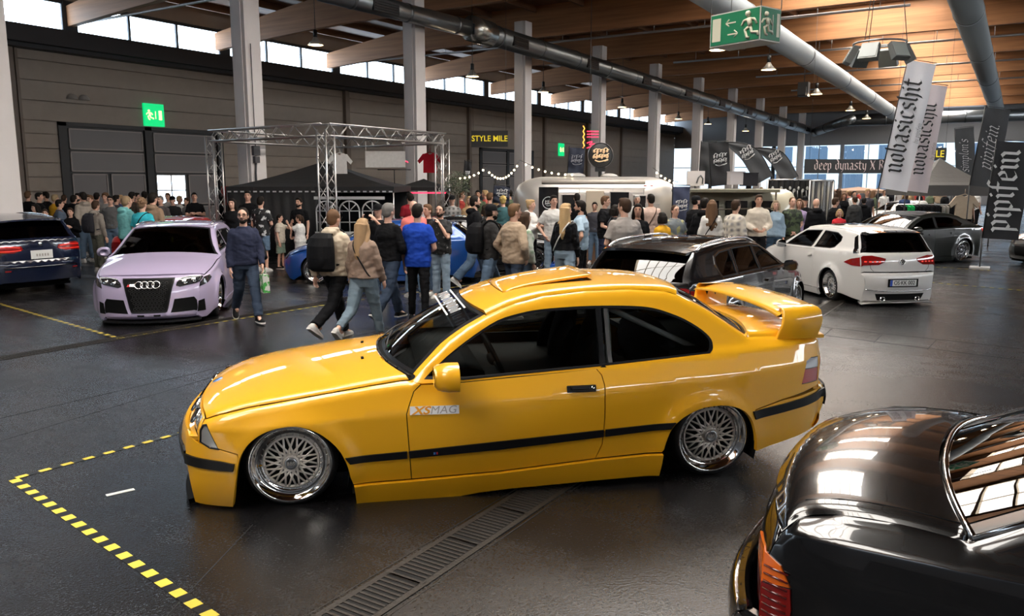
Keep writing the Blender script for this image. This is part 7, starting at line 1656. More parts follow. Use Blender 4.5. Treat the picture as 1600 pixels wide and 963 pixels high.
def squiggle(b, M, w, h, r=.012, seed=1):
    for row, (y0, n, k) in enumerate(((.17, 5, 1.0), (-.12, 6, .85))):
        pts = []
        for i in range(n * 8 + 1):
            t = i / 8; am = h * .11 * (1 + .5 * sin(t * 2.7 + seed + row)) * k
            pts.append((w * (-.42 + .84 * t / n) + .07 * w * sin(2 * pi * t) + .1 * h * .2 * cos(2 * pi * t), h * y0 + am * cos(2 * pi * t) + .05 * h * t / n, 0))
        b.tube([M @ Vector(p) for p in pts], [r * (.6 + .6 * abs(sin(2 * pi * i / 8))) for i in range(len(pts))], 4)
    b.tube([M @ Vector(p) for p in crs([(-w * .3, -h * .30, 0), (-.05 * w, -h * .38, 0), (w * .40, -h * .27, 0), (w * .2, -h * .36, 0)], 4)], r, 4)
def cloth_mat(name, col, tr=0.0):
    if name in MATS: return MATS[name]
    m = mat(name, col, .8, bump=(5, .4))
    return m
def banner(name, px0, py0, px1, py1, d, w_, label, m, cat='flag', txt=None, tm=None, tsize=.3, style='black', pole=True, up=True, pw=0, shear_txt=0, feather=False, base_to=None, subs=None, toff=0, nw=.13, seed=2, tr=0.0):
    """(px0, py0) middle of the foot, (px1, py1) middle of the head of the cloth; real size from its distance"""
    a = at(px0, py0, d); t = at(px1, py1, d); H_ = (t - a).length; ey = (t - a).normalized(); ex = VR - ey * VR.dot(ey); ex.normalize(); M = AX(a, ex, ey)
    o = empty(name, (a.x, a.y, 0), 0, label, cat); Ml = Matrix.Translation((-a.x, -a.y, 0)) @ M
    b = MB(); nx, ny = 8, 26; vs = []
    for s in (.004, -.004):
        for j in range(ny + 1):
            for i in range(nx + 1):
                u = i / nx - .5; v = j / ny; x = u * w_
                if feather: x = w_ * (u * (1 - max(0, (v - .55) / .45) ** 2 * .9) - .5 * max(0, (v - .45) / .55) ** 2.2 * 1.0); x -= w_ * .55 * (v ** 3) - w_ * .3
                vs.append((x, v * H_, s + .018 * sin(u * 9 + v * 5 + seed) + .012 * sin(v * 17 + u * 4)))
    K = (nx + 1) * (ny + 1); fs = []
    for j in range(ny):
        for i in range(nx):
            q = (j * (nx + 1) + i, j * (nx + 1) + i + 1, (j + 1) * (nx + 1) + i + 1, (j + 1) * (nx + 1) + i); fs.append(q); fs.append(tuple(K + k for k in q[::-1]))
    b.add(vs, fs, 0, True, Ml); cl = b.build('cloth', m, o)
    if pole:
        p = MB(); x = w_ / 2 * (1 if not feather else 1)
        if feather: pp = [vs[j * (nx + 1) + nx] for j in range(ny + 1)]; p.tube([Ml @ Vector(q) for q in pp], .014, 6)
        else: p.tube([Ml @ Vector((-w_ / 2 - .01, -.0, 0)), Ml @ Vector((-w_ / 2 - .01, H_ + .03, 0)), Ml @ Vector((w_ / 2, H_ + .03, 0))], .014, 6)
        f0 = Ml @ Vector((-w_ / 2 - .01 if not feather else vs[nx][0], 0, 0)); p.tube([f0, Vector((f0.x, f0.y, .03))], .016, 6)
        p.build('pole', mat('pole_dark', (.03, .03, .03), .4, .5), o)
        q = MB(); q.box((f0.x, f0.y, .02), (.42, .42, .04)); q.build('base_plate', mat('base_white', (.4, .4, .4), .5), o)
    if txt:
        T, wt = nib_text(txt, tsize, nw, 40 if style == 'black' else 55, shear_txt, tr)
        R = Ml @ Matrix.Translation((tsize * .42 + toff, H_ / 2 - wt / 2 + pw, .035)) @ Matrix.Rotation(pi / 2, 4, 'Z') if up else Ml @ Matrix.Translation((-wt / 2, H_ / 2 - tsize * .5, .035))
        T.v = [tuple(R @ Vector(v)) for v in T.v]; l = T.build('lettering', tm, cl); md = l.modifiers.new('t', 'SOLIDIFY'); md.thickness = .004
    if subs:
        T, wt = nib_text(subs[0], subs[1], .10, 55, .2)
        R = Ml @ Matrix.Translation((w_ * .5 - subs[1] * .3, H_ / 2 - wt / 2 + subs[2], .035)) @ Matrix.Rotation(pi / 2, 4, 'Z')
        T.v = [tuple(R @ Vector(v)) for v in T.v]; l = T.build('small_lettering', tm, cl)
    if style == 'logo':
        q = MB(); squiggle(q, Ml @ Matrix.Translation((0 if not feather else w_ * .1, H_ * .62, .03)), w_ * .85, min(w_ * .9, H_ * .6), max(.008, w_ * .018), seed); q.build('script_logo', tm, cl)
    return o
FW = cloth_mat('flag_white', (.78, .78, .82)); FB = cloth_mat('flag_black', (.018, .018, .020)); FG = cloth_mat('flag_charcoal', (.055, .058, .062)); FN = cloth_mat('flag_navy', (.02, .025, .045)); FP = cloth_mat('flag_pinkish', (.68, .60, .62))
WL = mat('letter_white', (.62, .62, .62), .6); BL = mat('letter_black', (.008, .008, .008), .6)
banner('tall_flag', 1395, 297, 1441, 97, 23.6, .83, 'tall leaning white flag with black blackletter words, nearest of the white pair', FW, txt='nobasicshit', tm=BL, tsize=.43, toff=-.06, nw=.16, subs=('by pipifein', .10, -.15))
banner('tall_flag', 1432, 300, 1464, 133, 24.8, .66, 'pinkish-white flag overlapped by the nearer white flag', FP, txt='nobasicshit', tm=BL, tsize=.35, toff=-.05, nw=.16, subs=('by pipifein', .09, -.35))
banner('tall_flag', 1510, 288, 1507, 200, 31, .72, 'grey narrow flag with white script, left of the two black tall flags', FG, txt="simplon's", tm=WL, tsize=.25, shear_txt=.25, style='s', nw=.10)
banner('tall_flag', 1535, 292, 1560, 170, 22.5, .70, 'tall charcoal flag with white script lettering beside the black flag', FG, txt='pipifein.', tm=WL, tsize=.29, shear_txt=.35, style='s', nw=.11)
banner('tall_flag', 1563, 374, 1586, 222, 19.0, .84, 'black flag with large white blackletter at the right edge', FB, txt='pipifein', tm=WL, tsize=.47, nw=.17, toff=-.04)
banner('feather_flag', 1186, 286, 1150, 212, 27, .62, 'left grey feather flag in front of the far windows', FG, style='logo', tm=WL, feather=True, seed=3)
banner('feather_flag', 1228, 286, 1196, 222, 29, .60, 'right grey feather flag in front of the far windows', FG, style='logo', tm=WL, feather=True, seed=4)
banner('tall_flag', 1127, 290, 1123, 223, 26, .62, 'black banner with white script beside the dark drape above the market stalls', FB, style='logo', tm=WL, seed=5)
banner('tall_flag', 1104, 288, 1108, 222, 26.6, .5, 'plain dark drape left of the black script banner', FG, seed=6)
banner('tall_flag', 899, 279, 902, 231, 24, .46, 'dark navy flag with faint script left of the round sign', FN, style='logo', tm=mat('letter_grey', (.3, .3, .34), .6), seed=7)
banner('tall_flag', 728, 300, 732, 252, 27, .22, 'narrow black flag left of the string lights', FB, style='logo', tm=WL, seed=8)
banner('roll_up_banner', 783, 318, 785, 291, 21.5, .42, 'dark blue-grey banner with script left of the caravan', FN, style='logo', tm=WL, seed=9, cat='banner')
banner('roll_up_banner', 1063, 366, 1065, 292, 17.4, .36, 'slate-blue roll-up banner with white script right of the caravan', cloth_mat('flag_slate', (.05, .06, .11)), style='logo', tm=WL, seed=10, cat='banner')
def sign(px, py, d, w_, h, label, txt, m, tm, name='hanging_sign', cat='sign', nib=False, size=.3, wires=True):
    c = at(px, py, d); ex = VR; M = AX((0, 0, 0), ex, (0, 0, 1)); o = empty(name, c, 0, label, cat)
    b = MB(); b.box((0, 0, 0), (w_, h, .05), M=M); p = b.build('panel', m, o)
    if nib:
        T, wt = nib_text(txt, size, .15); R = M @ Matrix.Translation((-wt / 2, -size * .5, .035)); T.v = [tuple(R @ Vector(v)) for v in T.v]; T.build('lettering', tm, p)
    else: put_text('lettering', txt, M @ Matrix.Translation((0, 0, .032)), tm, p, size=size, ext=.004, bold=.015, width=.92)
    if wires:
        b = MB()
        for s in (-.45, .45): b.tube([M @ Vector((s * w_, h / 2, 0)), M @ Vector((s * w_, ZB + .5 - c.z, 0))], .006, 4)
        b.build('wire', LB, o)
    return o
YEM = mat('letter_yellow', (.85, .68, .02), .5, emit=(1, .8, .05), es=.25)
sign(765, 217, 28, 1.25, .54, 'hanging black board reading STYLE MILE in yellow letters', 'STYLE MILE', mat('board_black', (.015, .015, .015), .5), YEM, size=.27)
sign(1461, 241, 36, .98, .56, 'yellow-on-black MILE board partly behind the white flags', 'MILE', mat('board_black', (.015, .015, .015), .5), YEM, size=.42)
sign(1330, 260, 34, 3.9, .58, 'long black banner with pale blackletter deep dynasty X', 'deep dynasty X Ro', mat('board_black', (.015, .015, .015), .5), mat('letter_pink', (.62, .50, .47), .6), nib=True, size=.30, name='long_banner', cat='banner')

# ------------------------------------------------------------------ aluminium truss square
ALU = mat('truss_alu', (.52, .50, .48), .3, .85)
def truss_seg(b, a, c_, w_=.27):
    a, c_ = Vector(a), Vector(c_); d = c_ - a; L = d.length; e = d.normalized(); u = Vector((0, 0, 1)) if abs(e.z) < .9 else Vector((1, 0, 0)); s = e.cross(u).normalized(); u = s.cross(e).normalized(); cs = [(i * s + j * u) * (w_ / 2) for i, j in ((1, 1), (1, -1), (-1, -1), (-1, 1))]
    for q in cs: b.tube([a + q, c_ + q], .024, 6)
    n = max(2, int(L / .30))
    for k in range(n):
        for m_ in range(4):
            q0, q1 = cs[m_], cs[(m_ + 1) % 4]
            if k % 2: q0, q1 = q1, q0
            b.tube([a + e * (L * k / n) + q0, a + e * (L * (k + 1) / n) + q1], .011, 4)
T0 = Vector((14.73, 14.73, 0)) * .925; TL_ = Vector((15.12, 19.5, 0)) * .925; TR = Vector((19.68, 14.88, 0)) * .925; TB = TL_ + TR - T0; ZT = 3.21
o = empty('truss_square', T0, 0, 'silver aluminium truss square standing around the black tent', 'truss')
for p in (T0, TL_, TR, TB):
    b = MB(); truss_seg(b, p - T0 + Vector((0, 0, .05)), p - T0 + Vector((0, 0, ZT))); b.box(p - T0 + Vector((0, 0, .03)), (.5, .5, .06)); b.build('truss_leg', ALU, o)
for p, q in ((T0, TL_), (T0, TR), (TL_, TB), (TR, TB)):
    b = MB(); truss_seg(b, p - T0 + Vector((0, 0, ZT)), q - T0 + Vector((0, 0, ZT))); b.build('truss_beam', ALU, o)
# ------------------------------------------------------------------ tents
def tent(label, c, rz, wx, wy, ze, zp, m, walls=(), valance=.2, scallop=False):
    o = empty('market_tent', c, rz, label, 'tent'); b = MB(); n = 6; vs = []
    for j in range(n + 1):
        t = j / n; k = (1 - t); z = ze + (zp - ze) * (t ** 1.25)
        vs += [(wx / 2 * k, wy / 2 * k, z), (-wx / 2 * k, wy / 2 * k, z), (-wx / 2 * k, -wy / 2 * k, z), (wx / 2 * k, -wy / 2 * k, z)]
    b.add(vs, [(4 * j + a, 4 * j + (a + 1) % 4, 4 * j + 4 + (a + 1) % 4, 4 * j + 4 + a) for j in range(n) for a in range(4)])
    b.add([(sx * wx / 2, sy * wy / 2, z) for z in (ze, ze - valance) for sx, sy in ((1, 1), (-1, 1), (-1, -1), (1, -1))], [(a, (a + 1) % 4, 4 + (a + 1) % 4, 4 + a) for a in range(4)]); cn = b.build('canopy', m, o)
    md = cn.modifiers.new('t', 'SOLIDIFY'); md.thickness = .01
    for sx in (1, -1):
        for sy in (1, -1): q = MB(); q.tube([(sx * (wx / 2 - .02), sy * (wy / 2 - .02), 0), (sx * (wx / 2 - .02), sy * (wy / 2 - .02), ze)], .02, 6); q.build('tent_leg', ALU, o)
    for w_ in walls:
        q = MB(); x0, y0, x1, y1 = w_; N = 30; vs = []
        for k in range(N + 1):
            t = k / N; x = x0 + (x1 - x0) * t; y = y0 + (y1 - y0) * t; a = .03 * sin(k * 1.9); dx, dy = (a, 0) if x0 == x1 else (0, a); vs += [(x + dx, y + dy, .02), (x + dx * .3, y + dy * .3, ze - .02)]
        q.add(vs, [(2 * k, 2 * k + 2, 2 * k + 3, 2 * k + 1) for k in range(N)], 0, True); s = q.build('side_wall', m, o); md = s.modifiers.new('t', 'SOLIDIFY'); md.thickness = .01
    if scallop:
        q = MB(); N = 26
        for k in range(N): q.box((-wx / 2 + wx * (k + .5) / N, -wy / 2 - .02, ze - valance + .03), (wx / N * .55, .01, .035))
        q.build('white_edging', mat('edging_white', (.5, .5, .5), .6), o)
    return o
TBK = mat('tent_black', (.010, .010, .011), .7, bump=(8, .3))
tc_ = atd(508, 23.6); trz = YAW - pi / 2
o = tent('black market tent with dark side walls inside the truss square', tc_, trz, 4.5, 3.6, 1.90, 2.62, TBK, [(-2.25, -1.8, .2, -1.8), (-2.25, -1.8, -2.25, 1.8), (-2.25, 1.8, 2.25, 1.8)], .16, True)
b = MB(); zw0, zw1 = .7, 1.62
for k in range(3):
    x = .42 + k * .62; R_ = .27
    b.tube([(x - R_, -1.82, zw0), (x - R_, -1.82, 1.25)], .022, 5); b.tube([(x + R_, -1.82, zw0), (x + R_, -1.82, 1.25)], .022, 5); b.tube([(x + R_ * cos(a), -1.82, 1.25 + R_ * sin(a)) for a in [pi * i / 10 for i in range(11)]], .022, 5)
    for a in (pi / 4, pi / 2, 3 * pi / 4): b.tube([(x, -1.82, 1.25), (x + R_ * cos(a), -1.82, 1.25 + R_ * sin(a))], .015, 4)
    for z in (.95, 1.25): b.tube([(x - R_, -1.82, z), (x + R_, -1.82, z)], .015, 4)
    b.tube([(x, -1.82, zw0), (x, -1.82, 1.25)], .015, 4)
b.bbox((.10, -1.825, 1.56), (2.0, -1.815, 1.64)); b.bbox((.10, -1.825, .62), (2.0, -1.815, .70)); b.build('window_print', mat('edging_white', (.5, .5, .5), .6), o)
tent('small black canopy with a thin red edge left of the right truss leg', atd(662, 26.4), trz, 1.7, 1.6, 1.86, 2.12, TBK, valance=.12)
b = MB(); b.bbox((-.9, -.93, 1.66), (.95, -.90, 1.70)); p = atd(662, 26.5); q = b.build('neon_edge', mat('neon_red', (.8, .02, .05), .4, emit=(1, .03, .08), es=3), None, p, (0, 0, trz)); setp(q, 'thin red light strip along the small black canopy', 'light strip')
tent('pointed dark grey tent between the white flags and the black flags', atd(1466, 27), trz, 2.35, 2.35, 1.92, 2.80, mat('tent_grey', (.085, .078, .072), .7, bump=(8, .3)), valance=.34)
tent('low beige awning beyond the silver fringe curtain', atd(1342, 38), trz, 2.6, 2.0, 1.62, 1.78, mat('awning_beige', (.28, .17, .11), .8), valance=.12)

# ------------------------------------------------------------------ caravan
def caravan():
    c = atd(930, 21.6); o = empty('caravan', c, YAW - pi / 2 - .10, 'polished silver rounded caravan used as a bar behind the crowd', 'caravan'); AL = mat('polished_aluminium', (.62, .58, .54), .34, .6, bump=(2, .06))
    b = MB(); vs = []; n = 28; L = 2.15; hw = 1.0; ns = 30; z0, z1 = .45, 2.16
    for i in range(ns + 1):
        t = -1 + 2 * i / ns; x = L * t; k = max(0, (abs(t) - .62) / .38); sc_ = sqrt(max(0.0, 1 - k * k)) if k < 1 else 0; sc_ = max(.02, sc_)
        for j in range(n):
            a = 2 * pi * j / n; e = .55; cy = abs(cos(a)) ** e * (1 if cos(a) > 0 else -1); cz = abs(sin(a)) ** e * (1 if sin(a) > 0 else -1)
            vs.append((x, hw * cy * (.35 + .65 * sc_), (z0 + z1) / 2 - .12 * k * 0 + (z1 - z0) / 2 * cz * (.45 + .55 * sc_)))
    b.add(vs, [(i * n + j, (i + 1) * n + j, (i + 1) * n + (j + 1) % n, i * n + (j + 1) % n) for i in range(ns) for j in range(n)] + [tuple(range(n)), tuple(ns * n + j for j in range(n))[::-1]], 0, True); b.build('body', AL, o)
    b = MB()
    for x in (-1.22, -.4, .45, 1.22): b.tube([(x, -1.012, z) for z in (.65, 1.0, 1.5, 1.85)], .006, 4)
    for z in (.85, 1.75): b.tube([(-1.2, -1.012, z), (1.2, -1.012, z)], .006, 4)
    b.build('panel_seam', ZD2, o)
    D = mat('window_dark', (.012, .012, .014), .15); 
    for x, w_, h, m in ((-.62, .42, .36, D), (.62, .46, .50, D), (1.12, .30, .32, D)):
        b = MB(); b.box((x, -1.015, 1.52), (w_ + .06, .03, h + .06)); f = b.build('window_frame', AL, o); md = f.modifiers.new('b', 'BEVEL'); md.width = .02; md.segments = 3
        b = MB(); b.box((x, -1.03, 1.52), (w_, .02, h)); b.build('window_opening', m, f)
    b = MB(); b.box((.0, -1.02, 1.28), (.46, .04, 1.05)); f = b.build('door', mat('door_cream', (.50, .42, .32), .5), o); md = f.modifiers.new('b', 'BEVEL'); md.width = .1; md.segments = 4; md.limit_method = 'ANGLE'
    b = MB(); b.tube([(-1.35, -1.06, 2.02), (1.25, -1.06, 2.02)], .055, 12); b.build('awning_roll', mat('awning_cream', (.50, .44, .38), .6), o)
    b = MB(); b.box((-1.18, -1.0, 1.45), (.50, .04, .9)); b.build('menu_board', D, o)
    b = MB(); b.tube([(-1.18 + .15 * cos(a), -1.03, 1.5 + .15 * sin(a)) for a in [2 * pi * k / 20 for k in range(20)]], .01, 5, closed=True); squiggle(b, Matrix.Translation((-1.18, -1.03, 1.5)) @ Matrix.Rotation(pi / 2, 4, 'X'), .22, .2, .006); b.build('round_logo', WL, o)
    b = MB(); b.bbox((-1.1, -1.5, .0), (.2, -1.15, 1.05)); b.build('bar_counter', mat('counter_brown', (.13, .07, .04), .5), o)
    for x in (-.5, .5):
        t = MB(); t.lathe([(.30, -.1), (.32, -.06), (.32, .06), (.30, .1), (.16, .1), (.15, 0), (.001, 0)], 24, 'Y', M=Matrix.Translation((x, -.92, .32))); t.build('wheel', mat_rubber(), o)
    b = MB(); b.sph((-.55, 0, 2.18), (.30, .3, .09), 14, 6); b.sph((.35, 0, 2.17), (.25, .3, .08), 14, 6); b.build('roof_vent', mat('vent_white', (.45, .43, .4), .4), o)
    b = MB()
    for x in (1.25, 1.42, 1.58): b.sph((x, -.99 + (x - 1.2) * .5, 1.93), (.045, .02, .018), 8, 5)
    b.build('marker_light', mat('marker_red', (.5, .05, .02), .3), o)
    b = MB(); b.bbox((1.25, -1.35, .0), (1.6, -1.25, 1.5)); b.build('door_leaf', AL, o)
    # round sign on its roof
    s = at(938, 243, 21.5); so_ = empty('round_sign', s, YAW - pi / 2, 'round black sign with cream script standing on the caravan roof', 'sign')
    b = MB(); b.lathe([(.001, -.07), (.30, -.07), (.32, -.05), (.32, .05), (.30, .07), (.001, .07)], 36, 'Y'); b.build('drum', mat('board_black', (.015, .015, .015), .5), so_)
    b = MB(); b.lathe([(.325, -.075), (.335, -.05), (.335, .06), (.315, .075), (.305, -.075)], 36, 'Y'); b.build('rim', mat('rim_grey', (.45, .42, .42), .3, .5), so_)
    b = MB(); squiggle(b, Matrix.Translation((0, -.085, .02)) @ Matrix.Rotation(pi / 2, 4, 'X'), .50, .48, .016, 4); b.build('script_logo', mat('letter_cream', (.70, .48, .28), .5, emit=(1, .7, .4), es=.3), so_)
    b = MB(); b.tube([(0, 0, -.3), (0, 0, 2.12 - s.z)], .05, 8); b.box((0, 0, -.36), (.26, .12, .12)); b.build('post', mat('pole_dark', (.03, .03, .03), .4, .5), so_)
caravan()
# neon sign behind the fourth pillar
c = at(917, 215, 30); o = empty('neon_sign', c, YAW - pi / 2, 'red and orange neon letters behind the fourth pillar', 'neon sign'); NR = mat('neon_red', (.8, .02, .05), .4, emit=(1, .03, .08), es=3); NO = mat('neon_orange', (.9, .3, .02), .4, emit=(1, .35, .05), es=3)
b = MB(); b.tube([(-.14 + .05 * (k % 2), 0, .42 - .1 * k) for k in range(10)], .022, 6); b.build('orange_tube', NO, o)
b = MB()
for k, z in enumerate((.22, .12, .02, -.2, -.38)): b.tube([(.0, 0, z), (.42, 0, z)] if k < 3 else crs([(.0, 0, z), (.2, 0, z + .06), (.1, 0, z - .06), (.28, 0, z - .02)], 4), .02, 6)
b.build('red_tube', NR, o)
b = MB(); b.tube([(.1, .04, .5), (.1, .04, ZB - c.z + .4)], .012, 5); b.box((.13, .04, 0), (.04, .02, 1.0)); b.build('sign_carrier', LB, o)
c = at(616, 262, 24.5); o = empty('neon_sign', c, YAW - pi / 2, 'small red neon script above the small black canopy', 'neon sign')
b = MB(); b.tube(crs([(-.42 + .07 * k, 0, .03 + .05 * (k % 2) + .01 * k) for k in range(13)], 3), .016, 5); b.build('red_tube', NR, o); b = MB(); b.tube([(-.5, 0, -.06), (.5, 0, -.06)], .015, 5); b.tube([(.0, 0, -.06), (.0, 0, -.55)], .015, 5); b.build('sign_carrier', LB, o)
# clothes and a white cloth hung above the stalls
def tshirt(px, py, d, s, m, label, rz=0):
    c = at(px, py, d); o = MB(); pr = [(-.26, -.36), (.26, -.36), (.25, .12), (.40, -.02), (.47, .08), (.27, .34), (.10, .36), (0, .31), (-.10, .36), (-.27, .34), (-.47, .08), (-.40, -.02), (-.25, .12)]
    M = Matrix.Translation(c) @ Matrix.Rotation(YAW - pi / 2 + rz, 4, 'Z') @ Matrix.Rotation(pi / 2, 4, 'X') @ Matrix.Scale(s, 4); o.prism(pr, .06, 0, M=M, z0=-.03); o.tube([M @ Vector((-.2, .34, 0)), M @ Vector((0, .40, 0)), M @ Vector((.2, .34, 0))], .01, 5); o.tube([M @ Vector((0, .40, 0)), M @ Vector((0, .55, 0))], .008, 5)
    return setp(o.build('hanging_t_shirt', m), label, 't-shirt')
tshirt(531, 256, 21.5, .72, cloth(WH_), 'white t-shirt hung above the black tent behind the truss'); tshirt(672, 255, 23, .75, cloth((.35, .01, .02)), 'dark red t-shirt hung beside the right truss leg'); tshirt(1506, 324, 23.5, .95, cloth((.42, .34, .25)), 'beige t-shirt hung on the corner of the grey tent')
b = MB(); c = at(602, 249, 23.5); b.box((0, 0, 0), (1.15, .03, .46)); b.tube([(-.55, 0, .22), (-.55, 0, .5)], .008, 4); b.tube([(.55, 0, .22), (.55, 0, .5)], .008, 4); setp(b.build('white_cloth', cloth(WH_), None, c, (0, 0, YAW - pi / 2)), 'plain white cloth hung behind the second pillar', 'cloth')
# string lights
BU = mat('bulb_glow', (1, .85, .6), .4, emit=(1, .8, .5), es=9)
def strings(a, b_, sag, n, label):
    o = empty('string_lights', a, 0, label, 'string lights', 'festoon lights around the caravan'); pts = [Vector(a).lerp(Vector(b_), k / n) - Vector((0, 0, sag * 4 * (k / n) * (1 - k / n))) - Vector(a) for k in range(n + 1)]
    q = MB(); q.tube(pts, .006, 4); q.build('cable', LB, o)
    for p in pts[1:-1]: q = MB(); q.sph(p - Vector((0, 0, .045)), .028, 8, 6); q.build('bulb', BU, o)
pk = at(812, 250, 22.5)
strings(pk, at(760, 262, 22), .35, 12, 'festoon bulbs sagging left from the third pillar'); strings(at(762, 258, 22), at(712, 276, 22), .1, 7, 'festoon bulbs ending near the olive tree'); strings(pk, at(905, 270, 21), .12, 9, 'festoon bulbs running right from the third pillar to the caravan'); strings(at(1020, 262, 21), at(1060, 285, 20), .05, 6, 'festoon bulbs at the right end of the caravan')
# potted olive tree
c = atd(716, 22); o = empty('olive_tree', c, 0, 'small round olive tree between the truss and the narrow flag', 'tree'); b = MB(); b.tube([(0, 0, .3), (.02, 0, 1.0), (0, .02, 1.7)], .035, 6); b.build('trunk', mat('bark', (.08, .06, .045), .8), o)
b = MB(); rr = random.Random(3)
for k in range(900):
    v = Vector((rr.gauss(0, 1), rr.gauss(0, 1), rr.gauss(0, 1))).normalized() * (.38 * rr.random() ** .4); q = Vector((0, 0, 1.95)) + v; d1 = Vector((rr.gauss(0, 1), rr.gauss(0, 1), rr.gauss(0, 1))).normalized(); d2 = d1.orthogonal().normalized()
    b.add([q - d1 * .04, q + d2 * .012, q + d1 * .04, q - d2 * .012], [(0, 1, 2, 3)])
b.build('foliage', mat('olive_leaf', (.055, .075, .04), .6), o); b = MB(); b.lathe([(.14, 0), (.2, .35), (.18, .35), (.15, .3), (.001, .3)], 20); b.build('pot', mat('pot_dark', (.03, .03, .03), .6), o)
# cream bus with awning, black booth, silver fringe
def bus():
    c = atd(1152, 19.9); o = empty('camper_bus', c, YAW - pi / 2 - .15, 'cream vintage bus with an olive awning behind the plaid overshirt', 'bus'); CR = mat('bus_cream', (.55, .50, .38), .35, 0, .8)
    b = MB(); n = 24; vs = []; L = 1.35
    for i in range(21):
        t = -1 + 2 * i / 20; k = max(0, (abs(t) - .75) / .25); s = sqrt(max(.05, 1 - k * k))
        for j in range(n):
            a = 2 * pi * j / n; cy = abs(cos(a)) ** .45 * (1 if cos(a) > 0 else -1); cz = abs(sin(a)) ** .45 * (1 if sin(a) > 0 else -1); vs.append((L * t, .85 * cy * (.5 + .5 * s), 1.05 + .82 * cz * (.6 + .4 * s)))
    b.add(vs, [(i * n + j, (i + 1) * n + j, (i + 1) * n + (j + 1) % n, i * n + (j + 1) % n) for i in range(20) for j in range(n)] + [tuple(range(n)), tuple(20 * n + j for j in range(n))[::-1]], 0, True); b.build('body', CR, o)
    for x in (-.75, -.1, .5): b = MB(); b.box((x, -.86, 1.42), (.50, .03, .34)); f = b.build('side_window', mat('window_dark', (.012, .012, .014), .15), o); md = f.modifiers.new('b', 'BEVEL'); md.width = .03; md.segments = 3
    b = MB(); b.bbox((-1.6, -1.9, 1.80), (.7, -.6, 1.86)); b.build('awning', mat('awning_olive', (.14, .13, .09), .7), o)
    b = MB()
    for x in (-1.55, .62): b.tube([(x, -1.86, 0), (x, -1.86, 1.8)], .022, 6)
    b.tube([(-1.55, -1.86, 1.4), (.62, -1.86, 1.45)], .015, 5); b.build('awning_pole', mat('pole_wood', (.08, .06, .04), .6), o)
    for x in (-.95, 1.0): b = MB(); b.lathe([(.28, -.1), (.30, -.06), (.30, .06), (.28, .1), (.15, .1), (.001, .05)], 24, 'Y', M=Matrix.Translation((x, -.78, .30))); b.build('wheel', mat_rubber(), o)
    b = MB(); b.tube([(-1.25, -.86, 1.05), (1.25, -.86, 1.05)], .02, 5); b.build('trim_strip', CHR, o)
    b = MB(); b.box((-.95, -1.4, .5), (.5, .4, 1.0)); b.build('green_cabinet', mat('cabinet_green', (.01, .07, .04), .5), o)
bus()
def booth(px0, px1, d, zt, label, m, name, fringe=True, seed=1):
    a, e = atd(px0, d), atd(px1, d); o = empty(name, a, atan2(e.y - a.y, e.x - a.x), label, 'booth'); L = (e - a).length; b = MB(); N = int(L / .05); vs = []; rr = random.Random(seed)
    for k in range(N + 1): x = L * k / N; y = .05 * sin(k * 2.3) + rr.uniform(-.01, .01); vs += [(x, y, .02), (x, y * .6, zt)]
    b.add(vs, [(2 * k, 2 * k + 2, 2 * k + 3, 2 * k + 1) for k in range(N)], 0, False); q = b.build('curtain', m, o); md = q.modifiers.new('t', 'SOLIDIFY'); md.thickness = .006
    b = MB(); b.tube([(0, 0, zt), (L, 0, zt)], .025, 6); b.tube([(0, 0, 0), (0, 0, zt)], .025, 6); b.tube([(L, 0, 0), (L, 0, zt)], .025, 6); b.build('frame', ALU, o); return o, L
o, L = booth(1200, 1266, 21.8, 2.08, 'black curtained booth with pale cut-outs left of the silver fringe', mat('curtain_black', (.012, .012, .013), .6), 'black_booth')
b = MB(); rr = random.Random(2)
for k in range(9): x = .08 + L * .92 * k / 9; b.sph((x + .03, -.08, 1.86 - .06 * (k % 2)), (.035, .01, .05), 8, 6); b.tube([(x, -.08, 1.80), (x + .02, -.08, 1.62)], .012, 5)
b.build('cut_out_garland', mat('garland_pale', (.45, .45, .43), .5), o)
booth(1266, 1303, 21.4, 2.06, 'silver glitter fringe curtain right of the black booth', mat('silver_foil', (.50, .50, .50), .18, .95), 'silver_booth', seed=4)
b = MB(); c = at(1087, 279, 21); b.box((0, 0, 0), (.46, .04, .38)); f = b.build('framed_picture', mat('picture_white', (.50, .47, .47), .5), None, c, (0, 0, YAW - pi / 2)); setp(f, 'white framed picture standing above the stall left of the dark drapes', 'picture')
b = MB(); b.tube([(.02, -.03, -.12), (.06, -.03, .02), (.12, -.03, .08), (.18, -.03, .0), (.17, -.03, -.14)], .018, 6); b.build('dark_figure', mat('picture_grey', (.10, .11, .12), .5), f)
b = MB(); b.tube([(0, .03, -.19), (0, .03, -c.z)], .02, 5); b.build('stand', LB, f)
for px, py, w_, m, lb in ((1150, 279, .36, mat('box_photo', (.35, .33, .35), .6), 'pale photo box on the bus roof'), (1170, 281, .36, cloth((.02, .02, .025)), 'black flight case on the bus roof')):
    c = at(px, py, 19.8); b = MB(); b.box((0, 0, 0), (w_, .3, .30)); b.box((0, 0, .16), (w_ + .02, .32, .02)); b.box((0, 0, -.22), (.1, .1, .16)); setp(b.build('box', m, None, c, (0, 0, YAW - pi / 2)), lb, 'box')
